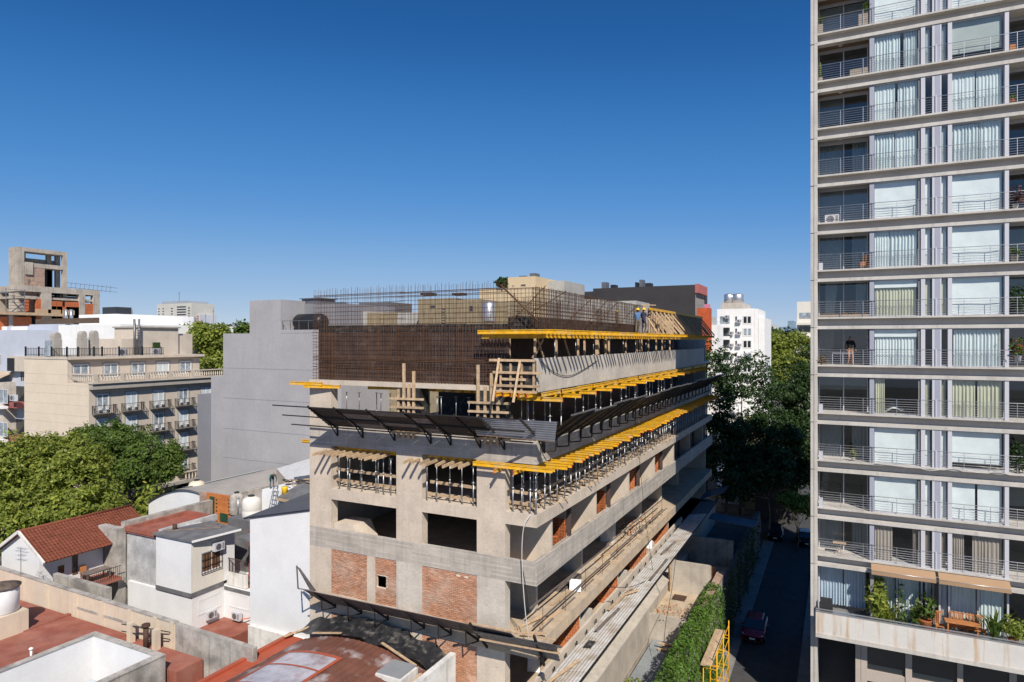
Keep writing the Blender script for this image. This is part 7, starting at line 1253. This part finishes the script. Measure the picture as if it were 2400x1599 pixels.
# street trees on the right
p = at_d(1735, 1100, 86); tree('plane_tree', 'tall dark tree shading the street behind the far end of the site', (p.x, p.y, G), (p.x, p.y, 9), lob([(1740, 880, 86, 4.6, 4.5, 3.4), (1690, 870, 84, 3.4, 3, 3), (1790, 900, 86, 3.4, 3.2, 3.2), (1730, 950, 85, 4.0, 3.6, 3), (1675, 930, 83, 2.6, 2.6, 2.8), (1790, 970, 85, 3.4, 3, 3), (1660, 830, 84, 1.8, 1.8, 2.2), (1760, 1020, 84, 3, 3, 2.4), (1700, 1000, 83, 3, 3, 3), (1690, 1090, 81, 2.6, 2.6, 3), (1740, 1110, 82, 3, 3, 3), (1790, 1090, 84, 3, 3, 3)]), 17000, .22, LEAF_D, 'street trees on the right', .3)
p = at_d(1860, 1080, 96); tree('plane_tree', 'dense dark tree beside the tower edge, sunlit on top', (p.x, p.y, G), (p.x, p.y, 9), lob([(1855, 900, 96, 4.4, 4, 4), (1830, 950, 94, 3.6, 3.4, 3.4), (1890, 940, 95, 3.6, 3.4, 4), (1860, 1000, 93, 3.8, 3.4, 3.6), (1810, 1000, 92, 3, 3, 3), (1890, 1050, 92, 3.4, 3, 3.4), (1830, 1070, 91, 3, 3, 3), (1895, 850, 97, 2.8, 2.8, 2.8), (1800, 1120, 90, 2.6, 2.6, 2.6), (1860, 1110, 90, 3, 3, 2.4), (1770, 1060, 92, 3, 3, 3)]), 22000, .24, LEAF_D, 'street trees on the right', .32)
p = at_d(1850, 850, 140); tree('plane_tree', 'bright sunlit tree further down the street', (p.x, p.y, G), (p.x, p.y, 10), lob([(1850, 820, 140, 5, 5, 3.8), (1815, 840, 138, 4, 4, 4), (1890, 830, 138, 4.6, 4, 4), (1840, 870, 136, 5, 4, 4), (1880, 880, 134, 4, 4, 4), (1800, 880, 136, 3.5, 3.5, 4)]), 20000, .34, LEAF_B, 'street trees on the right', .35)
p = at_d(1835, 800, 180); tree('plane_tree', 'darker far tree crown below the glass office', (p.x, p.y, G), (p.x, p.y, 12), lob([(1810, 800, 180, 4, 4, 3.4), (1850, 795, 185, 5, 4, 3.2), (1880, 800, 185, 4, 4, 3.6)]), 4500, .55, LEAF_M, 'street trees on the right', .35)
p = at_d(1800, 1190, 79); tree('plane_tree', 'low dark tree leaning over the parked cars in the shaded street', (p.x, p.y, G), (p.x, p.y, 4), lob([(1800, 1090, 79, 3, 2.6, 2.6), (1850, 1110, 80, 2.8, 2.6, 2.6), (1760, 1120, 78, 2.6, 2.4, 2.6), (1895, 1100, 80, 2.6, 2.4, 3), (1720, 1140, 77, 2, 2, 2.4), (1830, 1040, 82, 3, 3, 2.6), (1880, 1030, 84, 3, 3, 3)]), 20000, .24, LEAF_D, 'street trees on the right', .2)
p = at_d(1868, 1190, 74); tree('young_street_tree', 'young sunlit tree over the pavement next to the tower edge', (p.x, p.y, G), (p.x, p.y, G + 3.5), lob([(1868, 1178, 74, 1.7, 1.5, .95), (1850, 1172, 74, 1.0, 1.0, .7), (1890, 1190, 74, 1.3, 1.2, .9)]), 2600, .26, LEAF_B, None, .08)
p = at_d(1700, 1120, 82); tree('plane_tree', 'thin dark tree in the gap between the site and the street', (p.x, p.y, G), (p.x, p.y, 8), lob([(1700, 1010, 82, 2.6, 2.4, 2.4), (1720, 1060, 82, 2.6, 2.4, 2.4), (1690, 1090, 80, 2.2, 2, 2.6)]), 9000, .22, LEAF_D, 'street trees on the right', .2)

# ================================================================== PEOPLE
SKIN = M('skin', (.38, .2, .13), var=.05); HELM = M('yellow_helmet', (.85, .52, .02), rough=.35, var=0); HAIR = M('dark_hair', (.02, .015, .012), var=0)
def person(loc, label, shirt, trousers, rz=0, pose='stand', helmet=None, group=None):
    J = {'pel': (0, 0, .95), 'sp': (0, .0, 1.15), 'ch': (0, 0, 1.36), 'nk': (0, -.01, 1.5), 'hd': (0, -.03, 1.62), 'tp': (0, -.02, 1.74)}
    leg = lambda s_, f: {f'h{s_}': (s_ * .1, 0, .9), f'k{s_}': (s_ * .12, -.04 - f, .5), f'a{s_}': (s_ * .13, .02 + f * .2, .09), f't{s_}': (s_ * .14, -.17 + f * .2, .05)}
    J.update(leg(-1, .08)); J.update(leg(1, 0))
    bend = pose == 'bend'
    for s_ in (-1, 1): J.update({f's{s_}': (s_ * .19, 0, 1.42), f'e{s_}': (s_ * .27, -.03 if pose != 'work' else -.12, 1.15), f'w{s_}': (s_ * .26, -.14 if pose != 'work' else -.38, .92 if pose != 'work' else 1.12), f'f{s_}': (s_ * .25, -.18 if pose != 'work' else -.47, .83 if pose != 'work' else 1.14)})
    if bend:
        for k, v in list(J.items()):
            if v[2] > 1.0 or k[0] in 'sewf' and k not in ('pel',):
                dz = v[2] - .95; J[k] = (v[0], v[1] - dz * .86, .95 + dz * .42)
        for s_ in (-1, 1): J[f'e{s_}'] = (s_ * .26, -.42, .82); J[f'w{s_}'] = (s_ * .22, -.5, .58); J[f'f{s_}'] = (s_ * .2, -.52, .5)
    Ed = [('pel', 'sp'), ('sp', 'ch'), ('ch', 'nk'), ('nk', 'hd'), ('hd', 'tp')]
    for s_ in (-1, 1): Ed += [('pel', f'h{s_}'), (f'h{s_}', f'k{s_}'), (f'k{s_}', f'a{s_}'), (f'a{s_}', f't{s_}'), ('ch', f's{s_}'), (f's{s_}', f'e{s_}'), (f'e{s_}', f'w{s_}'), (f'w{s_}', f'f{s_}')]
    rad = {'pel': .135, 'sp': .125, 'ch': .14, 'nk': .06, 'hd': .1, 'tp': .075, 'h': .095, 'k': .065, 'a': .045, 't': .04, 's': .07, 'e': .047, 'w': .034, 'f': .04}
    names = list(J); me = bpy.data.meshes.new('person'); me.from_pydata([J[k] for k in names], [(names.index(a), names.index(b)) for a, b in Ed], [])
    o = bpy.data.objects.new('person', me); COL.objects.link(o); mod = o.modifiers.new('skin', 'SKIN'); sk = me.skin_vertices[0].data if me.skin_vertices else None
    if sk is None: return None
    for i, k in enumerate(names): r_ = rad.get(k, rad.get(k[0], .05)); sk[i].radius = (r_ * (1.15 if k in ('ch', 'pel', 'sp') else 1), r_)
    sk[0].use_root = True; o.modifiers.new('sub', 'SUBSURF').levels = 1
    dg = bpy.context.evaluated_depsgraph_get(); bm_ = bpy.data.meshes.new_from_object(o.evaluated_get(dg)); bpy.data.objects.remove(o)
    bm_.materials.clear()
    for mm in (SKIN, shirt, trousers, CABLE, HAIR): bm_.materials.append(mm)
    hd = Vector(J['hd']); nk = Vector(J['nk'])
    for pl in bm_.polygons:
        c = pl.center; pl.use_smooth = True
        if (c - hd).length < .17: pl.material_index = 4 if c.z > hd.z + .05 or c.y > hd.y + .05 else 0
        elif min((c - Vector(J[f'f{s_}'])).length for s_ in (-1, 1)) < .09: pl.material_index = 0
        elif c.z < .1: pl.material_index = 3
        elif c.z < .97 and not (bend and c.y < -.15) and abs(c.x) < .2: pl.material_index = 2
        else: pl.material_index = 1
    t = thing('person', label, 'person', loc, group); t.rotation_euler = (0, 0, rz); b = bpy.data.objects.new('body', bm_); COL.objects.link(b); b.parent = t
    if helmet:
        m = MB(); m.lathe((hd.x, hd.y, hd.z + .05), [(.165, 0), (.16, .015), (.125, .02), (.115, .09), (.07, .14), (.01, .155)], 14); h = bpy.data.objects.new('helmet', m.mesh('helmet', [helmet])); COL.objects.link(h); h.parent = t
    return t
SH_B = M('blue_shirt', (.09, .17, .33), var=.1); SH_D = M('dark_jacket', (.05, .05, .09), var=.1); TR_K = M('khaki_trousers', (.2, .15, .1), var=.1); SH_T = M('tan_workwear', (.33, .22, .13), var=.1); SH_G = M('green_shirt', (.03, .1, .1), var=.1); SH_K = M('black_shirt', (.015, .015, .015), var=0); TR_B = M('blue_jeans', (.05, .1, .16), var=.1); SH_GR = M('grey_workwear', (.16, .14, .12), var=.1)
p = at_x(1495, 775, -12.9); person((-12.9, p.y, 22.06), 'worker in a blue shirt and yellow helmet standing on the deck by the rebar end', SH_B, TR_K, R(200), 'work', HELM)
p = at_x(1506, 775, -12.45); person((-12.45, p.y + .3, 22.06), 'worker in dark clothes and yellow helmet behind the tall deck post', SH_D, SH_D, R(150), 'work', HELM)
p = at_x(1446, 770, -15.6); person((-15.6, p.y, 22.1), 'worker in tan clothes and yellow helmet behind the rebar mesh', SH_T, SH_T, R(90), 'stand', HELM)
p = at_y(637, 1146, 38.6); person((p.x, 38.6, 9.56), 'worker in a green shirt bending over on the white rooftop', SH_G, TR_B, R(60), 'bend')
p = at_y(1993, 800, 45.5); person((p.x, 45.5, zk[4] + .01), 'person in a black shirt standing on a tower balcony behind a clothes rack', SH_K, SKIN, R(20), 'stand')
p = at_x(67, 672, UX + .8); person((UX + .9, p.y, at_x(67, 672, UX + .8).z), 'worker in grey clothes standing before the bricks of the tower shell', SH_GR, SH_GR, R(90), 'stand')
p = at_x(32, 705, UX2 + 1.6); person((UX2 + 1.6, p.y, zz(708) - .6), 'worker in grey clothes on the scaffold of the tower shell', SH_GR, SH_GR, R(60), 'work')
p = at_x(1519, 1010, -13.9); person((-13.9, p.y, 13.06), 'worker in an orange vest among the props of the long side', ORANGE, SH_D, R(90), 'work', HELM)

# ================================================================== tell alike things of small groups apart by their order
ORD = 'first second third fourth fifth sixth seventh eighth ninth tenth eleventh twelfth thirteenth fourteenth fifteenth sixteenth seventeenth eighteenth nineteenth twentieth'.split() + ['twenty-' + w for w in 'first second third fourth fifth'.split()]
bpy.context.view_layer.update()
same = {}
for o in bpy.data.objects:
    if o.parent is None and 'label' in o.keys(): same.setdefault(o['label'], []).append(o)
def across(o):
    c = o.matrix_world @ (sum((Vector(q) for q in o.bound_box), Vector()) / 8 if o.type == 'MESH' else Vector()); return (c.x * CH + c.y * SH) / max(.1, c.y * CH - c.x * SH)
for lab, os_ in same.items():
    if 1 < len(os_) <= 25 and len(lab.split()) <= 12:
        for i, o in enumerate(sorted(os_, key=across)): o['label'] = f'{lab}, {ORD[i]} from the left'
